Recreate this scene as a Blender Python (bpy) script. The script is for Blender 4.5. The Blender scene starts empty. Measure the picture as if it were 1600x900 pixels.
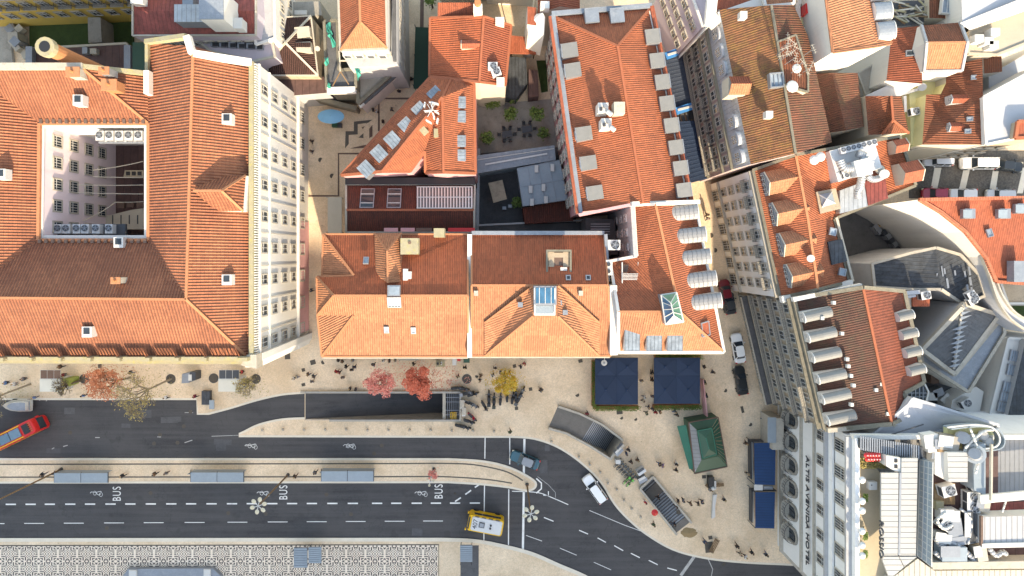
import bpy, bmesh, math, random
from mathutils import Vector, Matrix
from mathutils.geometry import tessellate_polygon
R = math.radians
rnd = random.Random(7)
SC = bpy.context.scene
COL = SC.collection
# ---------------------------------------------------------------- camera, sky, sun, exposure
H, F, NX, NY = 100.0, 1050.0, 778.0, 400.0        # flight height (m), focal length in photo pixels, nadir pixel
cam_d = bpy.data.cameras.new("camera"); cam = bpy.data.objects.new("camera", cam_d); COL.objects.link(cam)
cam.location = (0, 0, H); cam_d.sensor_width = 36; cam_d.lens = F / 1600 * 36
cam_d.shift_x = 22 / 1600; cam_d.shift_y = -50 / 1600; cam_d.clip_start = 1; cam_d.clip_end = 3000
SC.camera = cam
SUN_EL, SUN_AZ = 29.0, 14.0                          # sun low in the south, a little to the right
w = bpy.data.worlds.new("World"); SC.world = w; w.use_nodes = True
nt = w.node_tree; nt.nodes.clear()
sky = nt.nodes.new('ShaderNodeTexSky'); sky.sky_type = 'NISHITA'; sky.sun_disc = False
sky.sun_elevation = R(SUN_EL); sky.sun_rotation = R(180 - SUN_AZ)
bg = nt.nodes.new('ShaderNodeBackground'); bg.inputs[1].default_value = 0.15
wo = nt.nodes.new('ShaderNodeOutputWorld')
nt.links.new(sky.outputs[0], bg.inputs[0]); nt.links.new(bg.outputs[0], wo.inputs[0])
sd = bpy.data.lights.new("sun", 'SUN'); sd.energy = 2.0; sd.angle = R(0.6); sd.color = (1, .95, .88)
so = bpy.data.objects.new("sun", sd); COL.objects.link(so)
sv = Vector((math.sin(R(SUN_AZ)) * math.cos(R(SUN_EL)), -math.cos(R(SUN_AZ)) * math.cos(R(SUN_EL)), math.sin(R(SUN_EL))))
so.rotation_euler = (-sv).to_track_quat('-Z', 'Y').to_euler()
SC.view_settings.view_transform = 'Standard'; SC.view_settings.look = 'None'
SC.view_settings.exposure = 2.12; SC.view_settings.gamma = 1; SC.view_settings.use_curve_mapping = False
SC.view_settings.use_white_balance = True; SC.view_settings.white_balance_temperature = 8900; SC.view_settings.white_balance_tint = 8
SC.cycles.max_bounces = 6; SC.cycles.diffuse_bounces = 4; SC.cycles.use_denoising = True

def P(x, y, z=0.0):
    k = (H - z) / F
    return Vector(((x - NX) * k, (NY - y) * k, z))

# ---------------------------------------------------------------- materials
class G:
    def __init__(s, name):
        s.m = bpy.data.materials.new(name); s.m.use_nodes = True; s.t = s.m.node_tree
        s.b = s.t.nodes['Principled BSDF']
    def n(s, typ, **k):
        o = s.t.nodes.new(typ)
        for a, v in k.items(): setattr(o, a, v)
        return o
    def l(s, a, b): s.t.links.new(a, b)
    def math(s, op, a, b=None):
        o = s.n('ShaderNodeMath', operation=op)
        for i, v in enumerate((a, b)):
            if v is None: continue
            if isinstance(v, (int, float)): o.inputs[i].default_value = v
            else: s.l(v, o.inputs[i])
        return o.outputs[0]
    def mix(s, f, a, b, mode='MIX'):
        o = s.n('ShaderNodeMix', data_type='RGBA', blend_type=mode)
        for i, v in ((0, f), (6, a), (7, b)):
            if isinstance(v, (int, float)): o.inputs[i].default_value = v
            elif isinstance(v, tuple): o.inputs[i].default_value = (*v[:3], 1)
            else: s.l(v, o.inputs[i])
        return o.outputs[2]
    def noise(s, co, sc, det=3, rough=.6):
        o = s.n('ShaderNodeTexNoise'); o.inputs['Scale'].default_value = sc
        o.inputs['Detail'].default_value = det; o.inputs['Roughness'].default_value = rough
        s.l(co, o.inputs['Vector']); return o.outputs[0]
    def ramp(s, f, a, b):
        o = s.n('ShaderNodeMapRange'); s.l(f, o.inputs[0])
        o.inputs[1].default_value = a; o.inputs[2].default_value = b; return o.outputs[0]
    def pos(s): return s.n('ShaderNodeNewGeometry').outputs['Position']
    def uv(s): return s.n('ShaderNodeUVMap').outputs[0]
    def bump(s, h, dist, st=1.0):
        o = s.n('ShaderNodeBump'); o.inputs['Strength'].default_value = st
        o.inputs['Distance'].default_value = dist; s.l(h, o.inputs['Height']); s.l(o.outputs[0], s.b.inputs['Normal'])

def sc(c, k): return tuple(min(1, v * k) for v in c)
def surf(name, c, rough=.8, amt=.25, scale=1.2, fine=9, dirt=None, dirtamt=.5, bump=0, metal=0, streak=False):
    g = G(name); p = g.pos()
    n1 = g.ramp(g.noise(p, scale, 5), .3, .7); n2 = g.ramp(g.noise(p, fine, 3), .3, .7)
    col = g.mix(n1, sc(c, 1 - amt), sc(c, 1 + amt * .5)); col = g.mix(.45, col, g.mix(n2, sc(c, 1 - amt), sc(c, 1 + amt * .6)))
    if dirt:
        q = p
        if streak:
            vm = g.n('ShaderNodeVectorMath', operation='MULTIPLY'); g.l(p, vm.inputs[0]); vm.inputs[1].default_value = (1, 1, .12); q = vm.outputs[0]
        d = g.ramp(g.noise(q, scale * .9 + .3, 6, .75), .52, .72); col = g.mix(g.math('MULTIPLY', d, dirtamt), col, dirt)
    oi = g.n('ShaderNodeObjectInfo'); col = g.mix(g.math('MULTIPLY', oi.outputs['Random'], .22), col, sc(c, .62))
    g.l(col, g.b.inputs['Base Color']); g.b.inputs['Roughness'].default_value = rough; g.b.inputs['Metallic'].default_value = metal
    if bump: g.bump(n2, bump)
    return g.m
def plain(name, c, rough=.5, metal=0, emit=0):
    g = G(name); g.b.inputs['Base Color'].default_value = (*c, 1); g.b.inputs['Roughness'].default_value = rough; g.b.inputs['Metallic'].default_value = metal
    return g.m
def glass(name, c=(.03, .04, .05), rough=.08):
    g = G(name); g.b.inputs['Roughness'].default_value = rough
    n = g.noise(g.pos(), .8, 2); g.l(g.mix(n, sc(c, .5), sc(c, 1.6)), g.b.inputs['Base Color'])
    return g.m

def tile(name, c, stain=(.10, .06, .04), st=.35, pitch=.34, row=.42, groove=.6, moss=None, bumpd=.13):
    """clay roof tiles: U runs along the eave, V up the slope, in metres"""
    g = G(name); uv = g.uv(); p = g.pos()
    sp = g.n('ShaderNodeSeparateXYZ'); g.l(uv, sp.inputs[0])
    u = g.math('DIVIDE', sp.outputs[0], pitch); v = g.math('DIVIDE', sp.outputs[1], row)
    wv = g.math('COSINE', g.math('MULTIPLY', u, 2 * math.pi))
    wv = g.math('ADD', g.math('MULTIPLY', wv, .5), .5)
    saw = g.math('FRACT', v)
    hgt = g.math('SUBTRACT', wv, g.math('MULTIPLY', saw, .35)); g.bump(hgt, bumpd)
    cid = g.n('ShaderNodeCombineXYZ'); g.l(g.math('FLOOR', u), cid.inputs[0]); g.l(g.math('FLOOR', v), cid.inputs[1])
    wn = g.n('ShaderNodeTexWhiteNoise'); g.l(cid.outputs[0], wn.inputs[0])
    col = g.mix(wn.outputs[0], sc(c, .82), sc(c, 1.15))
    cp = g.n('ShaderNodeCombineXYZ'); g.l(g.math('FLOOR', g.math('DIVIDE', u, 11)), cp.inputs[0]); g.l(g.math('FLOOR', g.math('DIVIDE', v, 6)), cp.inputs[1]); cp.inputs[2].default_value = 3.3
    wp = g.n('ShaderNodeTexWhiteNoise'); g.l(cp.outputs[0], wp.inputs[0]); col = g.mix(g.math('MULTIPLY', g.ramp(wp.outputs[0], .93, .95), .45), col, sc(c, 1.35)); col = g.mix(g.math('MULTIPLY', g.ramp(wp.outputs[0], .07, .05), .45), col, sc(c, .62))
    ns = g.ramp(g.noise(p, .35, 6, .7), .35, .7); col = g.mix(g.math('MULTIPLY', ns, st), col, stain)
    vm = g.n('ShaderNodeVectorMath', operation='MULTIPLY'); g.l(uv, vm.inputs[0]); vm.inputs[1].default_value = (3.3, .35, 1)
    n3 = g.ramp(g.noise(vm.outputs[0], 1, 3), .45, .75); col = g.mix(g.math('MULTIPLY', n3, st * .7), col, stain)
    if moss:
        n4 = g.ramp(g.noise(p, .9, 7, .8), .48, .62); col = g.mix(g.math('MULTIPLY', n4, .75), col, moss)
    gr = g.math('MULTIPLY', g.ramp(wv, .55, 0), groove); col = g.mix(gr, col, sc(stain, .8))
    rw = g.math('MULTIPLY', g.ramp(saw, .16, 0), groove * .6); col = g.mix(rw, col, sc(stain, .8))
    g.l(col, g.b.inputs['Base Color']); g.b.inputs['Roughness'].default_value = .85
    return g.m

def seam(name, c, pitch=.6, axis=0, rough=.5, metal=.0, amt=.2, line=.35):
    """standing-seam metal sheet / boards: lines every pitch along U"""
    g = G(name); uv = g.uv(); p = g.pos()
    sp = g.n('ShaderNodeSeparateXYZ'); g.l(uv, sp.inputs[0])
    f = g.math('FRACT', g.math('DIVIDE', sp.outputs[axis], pitch))
    ln = g.ramp(g.math('ABSOLUTE', g.math('SUBTRACT', f, .5)), .40, .47)
    n1 = g.ramp(g.noise(p, 1.1, 5, .7), .3, .7)
    col = g.mix(n1, sc(c, 1 - amt), sc(c, 1 + amt)); col = g.mix(g.math('MULTIPLY', ln, line), col, sc(c, .3))
    g.l(col, g.b.inputs['Base Color']); g.b.inputs['Roughness'].default_value = rough; g.b.inputs['Metallic'].default_value = metal
    g.bump(ln, .04)
    return g.m

M = {}
T = {}
T['hotel'] = tile('clay_hotel', (.37, .135, .068), (.15, .045, .028), .42)
T['orange'] = tile('clay_orange', (.44, .185, .095), (.20, .08, .045), .32, .28, groove=.3, bumpd=.07)
T['red'] = tile('clay_red', (.30, .078, .038), (.13, .035, .02), .35, .28, groove=.4, bumpd=.07)
T['palace'] = tile('clay_palace', (.36, .10, .044), (.13, .045, .025), .42, .26, groove=.25, bumpd=.05)
T['old'] = tile('clay_old', (.27, .078, .036), (.08, .035, .02), .6, .28, groove=.4, bumpd=.08)
T['rear'] = tile('clay_rear', (.40, .098, .04), (.16, .05, .025), .4, .28, groove=.3, bumpd=.06)
T['dark'] = tile('clay_dark', (.15, .034, .02), (.05, .02, .015), .6, .28, bumpd=.06)
T['lichen'] = tile('clay_lichen', (.27, .105, .045), (.07, .035, .022), .95, .28, groove=.3, moss=(.24, .13, .038), bumpd=.05)
T['lichen2'] = tile('clay_lichen_brown', (.19, .062, .034), (.06, .032, .022), .7, .28, groove=.35, moss=(.11, .07, .035), bumpd=.06)
T['moss_shade'] = tile('clay_moss_shade', (.115, .040, .025), (.045, .026, .02), .7, .28, groove=.3, moss=(.075, .05, .03), bumpd=.05)  # mossy clay with the roof's shade mixed into its colour
T['clean'] = tile('clay_smooth', (.33, .085, .042), (.18, .05, .03), .3, .28, groove=.15, bumpd=.03)
T['brown'] = tile('clay_brown', (.075, .028, .022), (.03, .015, .012), .4, .28)
M['white'] = surf('white_plaster', (.68, .65, .61), .8, .07, .5, 6, dirt=(.45, .42, .38), dirtamt=.35, streak=True)
M['brightwhite'] = surf('bright_white_plaster', (.80, .79, .78), .8, .06, .5, 6, dirt=(.5, .46, .42), dirtamt=.3, streak=True)
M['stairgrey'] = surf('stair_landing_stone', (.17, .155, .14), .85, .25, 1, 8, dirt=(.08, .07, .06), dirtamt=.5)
M['courtlilac'] = surf('courtyard_plaster', (.78, .66, .70), .8, .06, .5, 6, dirt=(.5, .42, .44), dirtamt=.3, streak=True)
M['lilac'] = surf('lilac_plaster', (.50, .43, .48), .8, .08, .5, 6, dirt=(.4, .36, .38), dirtamt=.3, streak=True)
M['pink'] = surf('pink_plaster', (.62, .33, .34), .8, .1, .6, 6, dirt=(.3, .18, .17), dirtamt=.4, streak=True)
M['cream'] = surf('cream_plaster', (.50, .45, .37), .8, .1, .5, 6, dirt=(.35, .3, .22), dirtamt=.4, streak=True)
M['yellow'] = surf('ochre_plaster', (.62, .43, .10), .8, .12, .6, 6, dirt=(.4, .28, .12), dirtamt=.4, streak=True)
M['pale_yellow'] = surf('pale_yellow_plaster', (.66, .62, .34), .8, .1, .6, 6, dirt=(.4, .36, .2), dirtamt=.3)
M['grey'] = surf('grey_plaster', (.42, .42, .43), .8, .15, .6, 6, dirt=(.2, .2, .2), dirtamt=.5, streak=True)
M['stone'] = surf('limestone', (.44, .40, .34), .8, .2, 1.5, 10, dirt=(.2, .18, .14), dirtamt=.6, bump=.01)
M['mossy'] = surf('lichened_stone', (.34, .30, .20), .9, .25, 1.6, 8, dirt=(.42, .36, .08), dirtamt=.8)
M['oldstone'] = surf('weathered_stone', (.20, .18, .14), .9, .35, 1.4, 8, dirt=(.10, .09, .06), dirtamt=.8)
M['tan'] = surf('tan_plaster', (.42, .33, .24), .85, .25, .9, 7, dirt=(.15, .12, .09), dirtamt=.6, streak=True)
M['mauve'] = surf('mauve_plaster', (.46, .36, .36), .85, .2, .9, 7, dirt=(.2, .15, .13), dirtamt=.5, streak=True)
M['ridge'] = surf('mortar_ridge', (.46, .19, .095), .9, .2, 2, 8)
M['ridge_dark'] = surf('mortar_ridge_red', (.36, .11, .055), .9, .2, 2, 8)
M['conc'] = surf('concrete', (.34, .31, .27), .9, .25, .8, 7, dirt=(.12, .11, .09), dirtamt=.6)
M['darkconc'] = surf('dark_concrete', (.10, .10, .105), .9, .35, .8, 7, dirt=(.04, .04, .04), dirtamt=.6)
M['black'] = plain('black_paint', (.015, .015, .017), .5)
M['dgrey'] = plain('dark_grey_metal', (.06, .065, .075), .5, .3)
M['mgrey'] = surf('grey_metal', (.28, .30, .33), .45, .2, 1.5, 9, metal=.4)
M['lead'] = surf('lead_sheet', (.25, .28, .32), .5, .25, 1.2, 7, dirt=(.5, .5, .5), dirtamt=.4, metal=.2)
M['zinc'] = seam('zinc_sheet', (.38, .40, .42), .55, 0, .45, .3)
M['zinc_w'] = seam('pale_zinc_sheet', (.24, .24, .245), .55, 0, .5, .1, .08)
M['dormer_grey'] = seam('lead_dormer_sheet', (.22, .26, .30), .45, 0, .5, .2, .35)
M['dormer_pale'] = surf('weathered_pale_sheet', (.20, .20, .195), .7, .18, 1.5, 9, dirt=(.25, .23, .2), dirtamt=.5)
M['slate'] = seam('dark_standing_seam', (.045, .052, .062), .5, 0, .8, .0, .5)
M['slate2'] = tile('slate_tiles', (.075, .08, .09), (.16, .17, .18), .5, pitch=.4, row=.3, groove=.2, bumpd=.02)
M['redmetal'] = seam('red_painted_sheet', (.22, .05, .04), .5, 0, .6, .1, .4)
M['brownflat'] = seam('brown_roof_sheet', (.10, .055, .05), 1.0, 0, .8, 0, .25, .2)
M['glass'] = glass('window_glass'); M['skyglass'] = glass('skylight_glass', (.22, .27, .32), .1)
M['blueglass'] = glass('blue_glass', (.04, .13, .22), .2); M['greenglass'] = glass('green_glass', (.10, .22, .16), .15)
M['frost'] = surf('pale_grey_membrane', (.42, .43, .46), .8, .08, .5, 6, dirt=(.3, .3, .3), dirtamt=.3)
M['sandroof'] = surf('sand_membrane', (.42, .36, .28), .8, .12, .5, 6, dirt=(.25, .2, .15), dirtamt=.4)
M['paleglass'] = surf('frosted_glass', (.26, .31, .35), .4, .12, .7, 4, dirt=(.3, .36, .42), dirtamt=.5)
M['frame'] = plain('white_frame', (.54, .53, .51), .6); M['wood'] = surf('brown_wood', (.20, .12, .06), .8, .3, 3, 20)
M['deck'] = seam('timber_deck', (.30, .19, .10), .2, 0, .8, 0, .2, .4)
M['palefloor'] = surf('pale_terrace_tiles', (.46, .38, .27), .8, .12, .8, 6)
M['canvas_navy'] = surf('navy_canvas', (.014, .032, .072), .9, .15, .6, 6)
M['canvas_green'] = surf('dark_green_canvas', (.012, .045, .028), .8, .25, .6, 8)
M['canvas_blue'] = surf('deep_blue_canvas', (.008, .045, .13), .9, .2, .6, 6)
M['teal'] = surf('teal_tarpaulin', (.03, .34, .27), .7, .3, 2, 8); M['tarp'] = surf('blue_tarpaulin', (.04, .25, .60), .6, .3, 2, 8)
M['kgreen'] = surf('green_painted_sheet', (.022, .085, .05), .5, .2, 1, 7); M['kteal'] = surf('teal_painted_sheet', (.008, .13, .085), .6, .2, 1, 7)
M['lawn'] = surf('lawn_grass', (.05, .085, .02), .95, .4, 1.5, 14, bump=.05)
M['hedge'] = surf('hedge_leaf', (.13, .20, .035), .9, .4, 4, 20)
M['mark'] = surf('white_road_paint', (.80, .79, .76), .7, .06, 1.5, 12, dirt=(.25, .25, .25), dirtamt=.5)
M['wornmark'] = surf('worn_road_paint', (.45, .44, .42), .7, .2, 1.5, 12, dirt=(.1, .1, .1), dirtamt=.9)
M['kerb'] = surf('kerb_limestone', (.72, .64, .53), .85, .15, 1, 8)
M['darkstone'] = surf('dark_basalt_setts', (.12, .105, .09), .9, .3, 1.2, 12)
M['brownstone'] = surf('brown_setts', (.15, .095, .075), .9, .3, 1.2, 12)
M['redpaint'] = plain('red_paint', (.55, .02, .02), .35); M['yellowpaint'] = plain('yellow_paint', (.75, .42, .01), .35)
M['whitepaint'] = surf('white_paint', (.60, .60, .60), .35, .06, 1.5, 7, dirt=(.3, .28, .25), dirtamt=.35); M['rubber'] = plain('rubber', (.02, .02, .02), .8)
M['chrome'] = plain('chrome', (.6, .6, .6), .25, .9); M['lampglass'] = plain('lamp_glass', (.55, .50, .38), .3)
M['cast'] = surf('cast_iron', (.09, .075, .06), .8, .3, 3, 15)
M['terracotta'] = plain('terracotta', (.40, .16, .07), .9)
M['duct'] = surf('silver_duct', (.40, .41, .43), .35, .15, 2, 9, metal=.4)

def asphalt():
    g = G('asphalt'); p = g.pos()
    vm = g.n('ShaderNodeVectorMath', operation='MULTIPLY'); g.l(p, vm.inputs[0]); vm.inputs[1].default_value = (.05, 1.3, 1)
    a = g.ramp(g.noise(vm.outputs[0], 1, 5, .7), .38, .64); b = g.ramp(g.noise(p, 14, 2), .3, .7); c = g.ramp(g.noise(p, .13, 5, .7), .4, .6)
    col = g.mix(a, (.030, .029, .032), (.072, .069, .071)); col = g.mix(.4, col, g.mix(b, (.024, .024, .027), (.080, .077, .080)))
    col = g.mix(g.math('MULTIPLY', c, .55), col, (.075, .071, .072))
    v = g.n('ShaderNodeTexVoronoi'); v.feature = 'DISTANCE_TO_EDGE'; v.inputs['Scale'].default_value = .09
    w_ = g.n('ShaderNodeTexNoise'); w_.inputs['Scale'].default_value = .5; w_.inputs['Detail'].default_value = 5; g.l(p, w_.inputs['Vector']); wv = g.n('ShaderNodeVectorMath', operation='SCALE'); g.l(w_.outputs['Color'], wv.inputs[0]); wv.inputs['Scale'].default_value = 7; wa = g.n('ShaderNodeVectorMath', operation='ADD'); g.l(p, wa.inputs[0]); g.l(wv.outputs[0], wa.inputs[1]); g.l(wa.outputs[0], v.inputs['Vector'])
    ck = g.ramp(v.outputs[0], .008, .003); ol = g.ramp(g.noise(p, .35, 2, .5), .66, .70); col = g.mix(g.math('MULTIPLY', ol, .35), col, (.030, .029, .030))
    col = g.mix(g.math('MULTIPLY', ck, .3), col, (.018, .018, .019))
    o = g.ramp(g.noise(p, .9, 5, .8), .62, .72); col = g.mix(g.math('MULTIPLY', o, .5), col, (.026, .025, .026))
    g.l(col, g.b.inputs['Base Color']); g.b.inputs['Roughness'].default_value = .8; return g.m
M['asphalt'] = asphalt()
def calcada():
    g = G('calcada_paving'); p = g.pos()
    a = g.ramp(g.noise(p, .15, 6, .7), .40, .62); b = g.ramp(g.noise(p, 2.6, 4, .8), .35, .7); c = g.ramp(g.noise(p, .7, 6, .8), .56, .74)
    col = g.mix(a, (.66, .485, .32), (.88, .69, .50)); col = g.mix(g.math('MULTIPLY', b, .5), col, (.62, .48, .33))
    col = g.mix(g.math('MULTIPLY', c, .6), col, (.36, .27, .18))
    vp = g.n('ShaderNodeTexVoronoi'); vp.inputs['Scale'].default_value = .22; g.l(p, vp.inputs['Vector']); sx = g.n('ShaderNodeSeparateColor'); g.l(vp.outputs['Color'], sx.inputs[0]); col = g.mix(g.math('MULTIPLY', g.ramp(sx.outputs[0], .55, .95), .28), col, (.55, .43, .31))
    v = g.n('ShaderNodeTexVoronoi'); v.inputs['Scale'].default_value = 5.5; g.l(p, v.inputs['Vector'])
    col = g.mix(g.math('MULTIPLY', g.ramp(v.outputs[0], .3, .75), .3), col, (.38, .30, .22))
    v2 = g.n('ShaderNodeTexVoronoi'); v2.inputs['Scale'].default_value = .55; g.l(p, v2.inputs['Vector'])
    col = g.mix(g.math('MULTIPLY', g.ramp(v2.outputs[0], .06, .03), .6), col, (.20, .15, .10))
    g.l(col, g.b.inputs['Base Color']); g.b.inputs['Roughness'].default_value = .8; g.bump(b, .01); return g.m
M['calcada'] = calcada()
def mosaic():
    """black and white interlace pavement with its own repeat of about 2.85 m"""
    g = G('mosaic_paving'); p = g.pos(); sp = g.n('ShaderNodeSeparateXYZ'); g.l(p, sp.inputs[0])
    per = 2.86
    def cell(o, off): return g.math('PINGPONG', g.math('ADD', o, off), per / 2)
    x = cell(sp.outputs[0], 400 + .1); y = cell(g.math('MULTIPLY', sp.outputs[1], 1.27), 400 + .9)
    d1 = g.math('ADD', x, y); mx = g.math('MAXIMUM', x, y); mn = g.math('MINIMUM', x, y)
    def band(v, period, wid, ph=0.0):
        f = g.math('ABSOLUTE', g.math('SUBTRACT', g.math('FRACT', g.math('DIVIDE', g.math('ADD', v, ph), period)), .5))
        return g.math('LESS_THAN', f, wid)
    # stepped rings round the middle, a lattice of dots on the repeat's edges, a rosette in the core
    zone = g.math('MULTIPLY', g.math('GREATER_THAN', d1, .78), g.math('LESS_THAN', d1, 1.75))
    rings = g.math('MULTIPLY', band(g.math('SUBTRACT', mx, g.math('MULTIPLY', mn, .001)), .37, .27, .02), zone)
    gap = g.math('LESS_THAN', mn, .16)
    dot = g.math('MULTIPLY', band(d1, .38, .30, .1), band(g.math('SUBTRACT', x, y), .38, .30, .1))
    out = g.math('MULTIPLY', dot, g.math('GREATER_THAN', d1, 1.75))
    core = g.math('MULTIPLY', g.math('LESS_THAN', g.math('ABSOLUTE', g.math('SUBTRACT', d1, .48)), .16), g.math('LESS_THAN', mn, .17))
    k = g.math('MAXIMUM', g.math('MULTIPLY', rings, g.math('SUBTRACT', 1, gap)), g.math('MAXIMUM', out, core))
    arc = g.math('ABSOLUTE', g.math('SUBTRACT', g.math('SQRT', g.math('ADD', g.math('POWER', g.math('SUBTRACT', x, per / 2), 2), g.math('POWER', y, 2))), .30))
    k = g.math('MAXIMUM', k, g.math('LESS_THAN', arc, .085))
    n = g.ramp(g.noise(p, .25, 5), .3, .7); n2 = g.ramp(g.noise(p, 6, 3), .3, .7)
    base = g.mix(n, (.80, .66, .53), (.88, .76, .63)); base = g.mix(g.math('MULTIPLY', n2, .3), base, (.36, .3, .24))
    col = g.mix(g.math('MULTIPLY', k, .95), base, (.06, .045, .045))
    g.l(col, g.b.inputs['Base Color']); g.b.inputs['Roughness'].default_value = .8; return g.m
M['mosaic'] = mosaic()
def setts():
    g = G('basalt_setts'); p = g.pos(); v = g.n('ShaderNodeTexVoronoi'); v.inputs['Scale'].default_value = 4; g.l(p, v.inputs['Vector'])
    n = g.ramp(g.noise(p, .5, 4), .3, .7)
    col = g.mix(g.ramp(v.outputs[0], .1, .8), (.13, .115, .10), (.06, .052, .046)); col = g.mix(g.math('MULTIPLY', n, .4), col, (.15, .12, .09))
    g.l(col, g.b.inputs['Base Color']); g.b.inputs['Roughness'].default_value = .8; return g.m
M['setts'] = setts()
LEAF = {}
def leafmat(name, a, b):
    g = G(name); oi = g.n('ShaderNodeNewGeometry'); n = g.noise(oi.outputs['Position'], 4.5, 4); m = g.ramp(n, .38, .62)
    g.l(g.mix(m, a, b), g.b.inputs['Base Color']); g.b.inputs['Roughness'].default_value = .7; return g.m
LEAF['red'] = leafmat('red_leaves', (.55, .10, .05), (.72, .22, .14)); LEAF['pink'] = leafmat('pink_leaves', (.60, .12, .10), (.78, .36, .28))
LEAF['rust'] = leafmat('rust_leaves', (.36, .12, .05), (.58, .22, .12)); LEAF['gold'] = leafmat('golden_leaves', (.65, .33, .03), (.42, .36, .05))
LEAF['green'] = leafmat('green_leaves', (.06, .12, .02), (.16, .22, .05)); LEAF['olive'] = leafmat('sparse_olive_leaves', (.26, .20, .08), (.40, .32, .09))
M['bark'] = surf('bark', (.13, .10, .07), .95, .3, 3, 12); M['palebark'] = surf('pale_bark', (.26, .21, .15), .95, .3, 3, 12)

# ---------------------------------------------------------------- mesh helpers
class MB:
    def __init__(s): s.v = []; s.f = []; s.mi = []; s.ms = []
    def mid(s, m):
        if m not in s.ms: s.ms.append(m)
        return s.ms.index(m)
    def add(s, vs, fs, m):
        o = len(s.v); k = s.mid(m); s.v += [Vector(a) for a in vs]
        for f in fs: s.f.append([o + i for i in f]); s.mi.append(k)
        return s
    def poly(s, pts, m): return s.add(pts, [list(range(len(pts)))], m)
    def box(s, c, d, m, rz=0, mat=None):
        x, y, z = d[0] / 2, d[1] / 2, d[2] / 2
        vs = [Vector((a * x, b * y, e * z)) for a in (-1, 1) for b in (-1, 1) for e in (-1, 1)]
        q = mat if mat else Matrix.Rotation(rz, 3, 'Z')
        vs = [q @ v + Vector(c) for v in vs]
        return s.add(vs, [(0, 1, 3, 2), (4, 6, 7, 5), (0, 4, 5, 1), (2, 3, 7, 6), (0, 2, 6, 4), (1, 5, 7, 3)], m)
    def bar(s, a, b, wd, ht, m):
        a, b = Vector(a), Vector(b); d = b - a; L = d.length
        if L < 1e-5: return s
        x = d.normalized(); up = Vector((0, 0, 1))
        if abs(x.z) > .98: up = Vector((1, 0, 0))
        y = up.cross(x).normalized(); z = x.cross(y)
        q = Matrix((x, y, z)).transposed()
        return s.box((a + b) / 2, (L, wd, ht), m, mat=q)
    def prism(s, pts, z0, z1, m, mt=None):
        n = len(pts); A = [Vector((p[0], p[1], z0)) for p in pts]; B = [Vector((p[0], p[1], z1)) for p in pts]
        ar = sum(pts[i][0] * pts[(i + 1) % n][1] - pts[(i + 1) % n][0] * pts[i][1] for i in range(n))
        if ar < 0: A.reverse(); B.reverse()
        s.add(A + B, [(i, (i + 1) % n, n + (i + 1) % n, n + i) for i in range(n)] + [list(range(n - 1, -1, -1))], m)
        s.add(B, [list(range(n))], mt or m); return s
    def cyl(s, a, b, r0, r1, m, n=10, cap=True):
        a, b = Vector(a), Vector(b); x = (b - a).normalized(); up = Vector((0, 0, 1)) if abs(x.z) < .95 else Vector((1, 0, 0))
        y = up.cross(x).normalized(); z = x.cross(y); vs = []
        for c, r in ((a, r0), (b, r1)):
            for i in range(n):
                t = 2 * math.pi * i / n; vs.append(c + (y * math.cos(t) + z * math.sin(t)) * r)
        fs = [(i, (i + 1) % n, n + (i + 1) % n, n + i) for i in range(n)]
        if cap: fs += [list(range(n - 1, -1, -1)), list(range(n, 2 * n))]
        return s.add(vs, fs, m)
    def ball(s, c, r, m, n=8, sx=1, sy=1, sz=1, half=False):
        vs = []; fs = []; k = n // 2
        for j in range(k + 1):
            ph = -math.pi / 2 + math.pi * j / k if not half else math.pi / 2 * j / k
            for i in range(n):
                t = 2 * math.pi * i / n; vs.append(Vector(c) + Vector((math.cos(t) * math.cos(ph) * r * sx, math.sin(t) * math.cos(ph) * r * sy, math.sin(ph) * r * sz)))
        for j in range(k):
            for i in range(n): fs.append((j * n + i, j * n + (i + 1) % n, (j + 1) * n + (i + 1) % n, (j + 1) * n + i))
        return s.add(vs, fs, m)
    def mesh(s, name, off=Vector((0, 0, 0)), smooth=False):
        me = bpy.data.meshes.new(name); me.from_pydata([v - off for v in s.v], [], s.f)
        for m in s.ms: me.materials.append(m)
        me.polygons.foreach_set('material_index', s.mi)
        uvl = me.uv_layers.new(name='UVMap'); Z = Vector((0, 0, 1))
        dat = [0.0] * (2 * len(me.loops)); vv = s.v
        for p in me.polygons:
            n = p.normal
            if abs(n.z) > .9995 or n.length < .5: e = Vector((1, 0, 0)); t = Vector((0, 1, 0))
            else: e = Z.cross(n).normalized(); t = n.cross(e)
            for li in p.loop_indices:
                q = vv[me.loops[li].vertex_index]; dat[2 * li] = q.dot(e); dat[2 * li + 1] = q.dot(t)
        uvl.data.foreach_set('uv', dat)
        if smooth: me.polygons.foreach_set('use_smooth', [True] * len(me.polygons))
        me.update(); return me
W = {}                                            # world position of each thing / part
def thing(name, label, cat, loc=(0, 0, 0), rz=0, group=None):
    o = bpy.data.objects.new(name, None); COL.objects.link(o); o.location = loc; o.rotation_euler = (0, 0, rz)
    o.empty_display_size = .5; o['label'] = label; o['category'] = cat
    if group: o['group'] = group
    W[o] = Vector(loc); return o
def part(name, mb, parent, smooth=False, local=False, label=None):
    off = Vector((0, 0, 0)) if local else W[parent]
    o = bpy.data.objects.new(name, mb.mesh(name, off, smooth)); COL.objects.link(o); o.parent = parent
    W[o] = W[parent]
    if label: o['label'] = label
    return o
def solo(name, mb, label, cat, group=None, smooth=False):
    c = sum(mb.v, Vector()) / len(mb.v); c.z = min(v.z for v in mb.v)
    o = bpy.data.objects.new(name, mb.mesh(name, c, smooth)); COL.objects.link(o); o.location = c
    o['label'] = label; o['category'] = cat
    if group: o['group'] = group
    W[o] = c; return o
def struct(name, mb, kind='structure'):
    o = bpy.data.objects.new(name, mb.mesh(name)); COL.objects.link(o); o['kind'] = kind
    if kind == 'stuff': o['label'] = name
    return o
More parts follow.
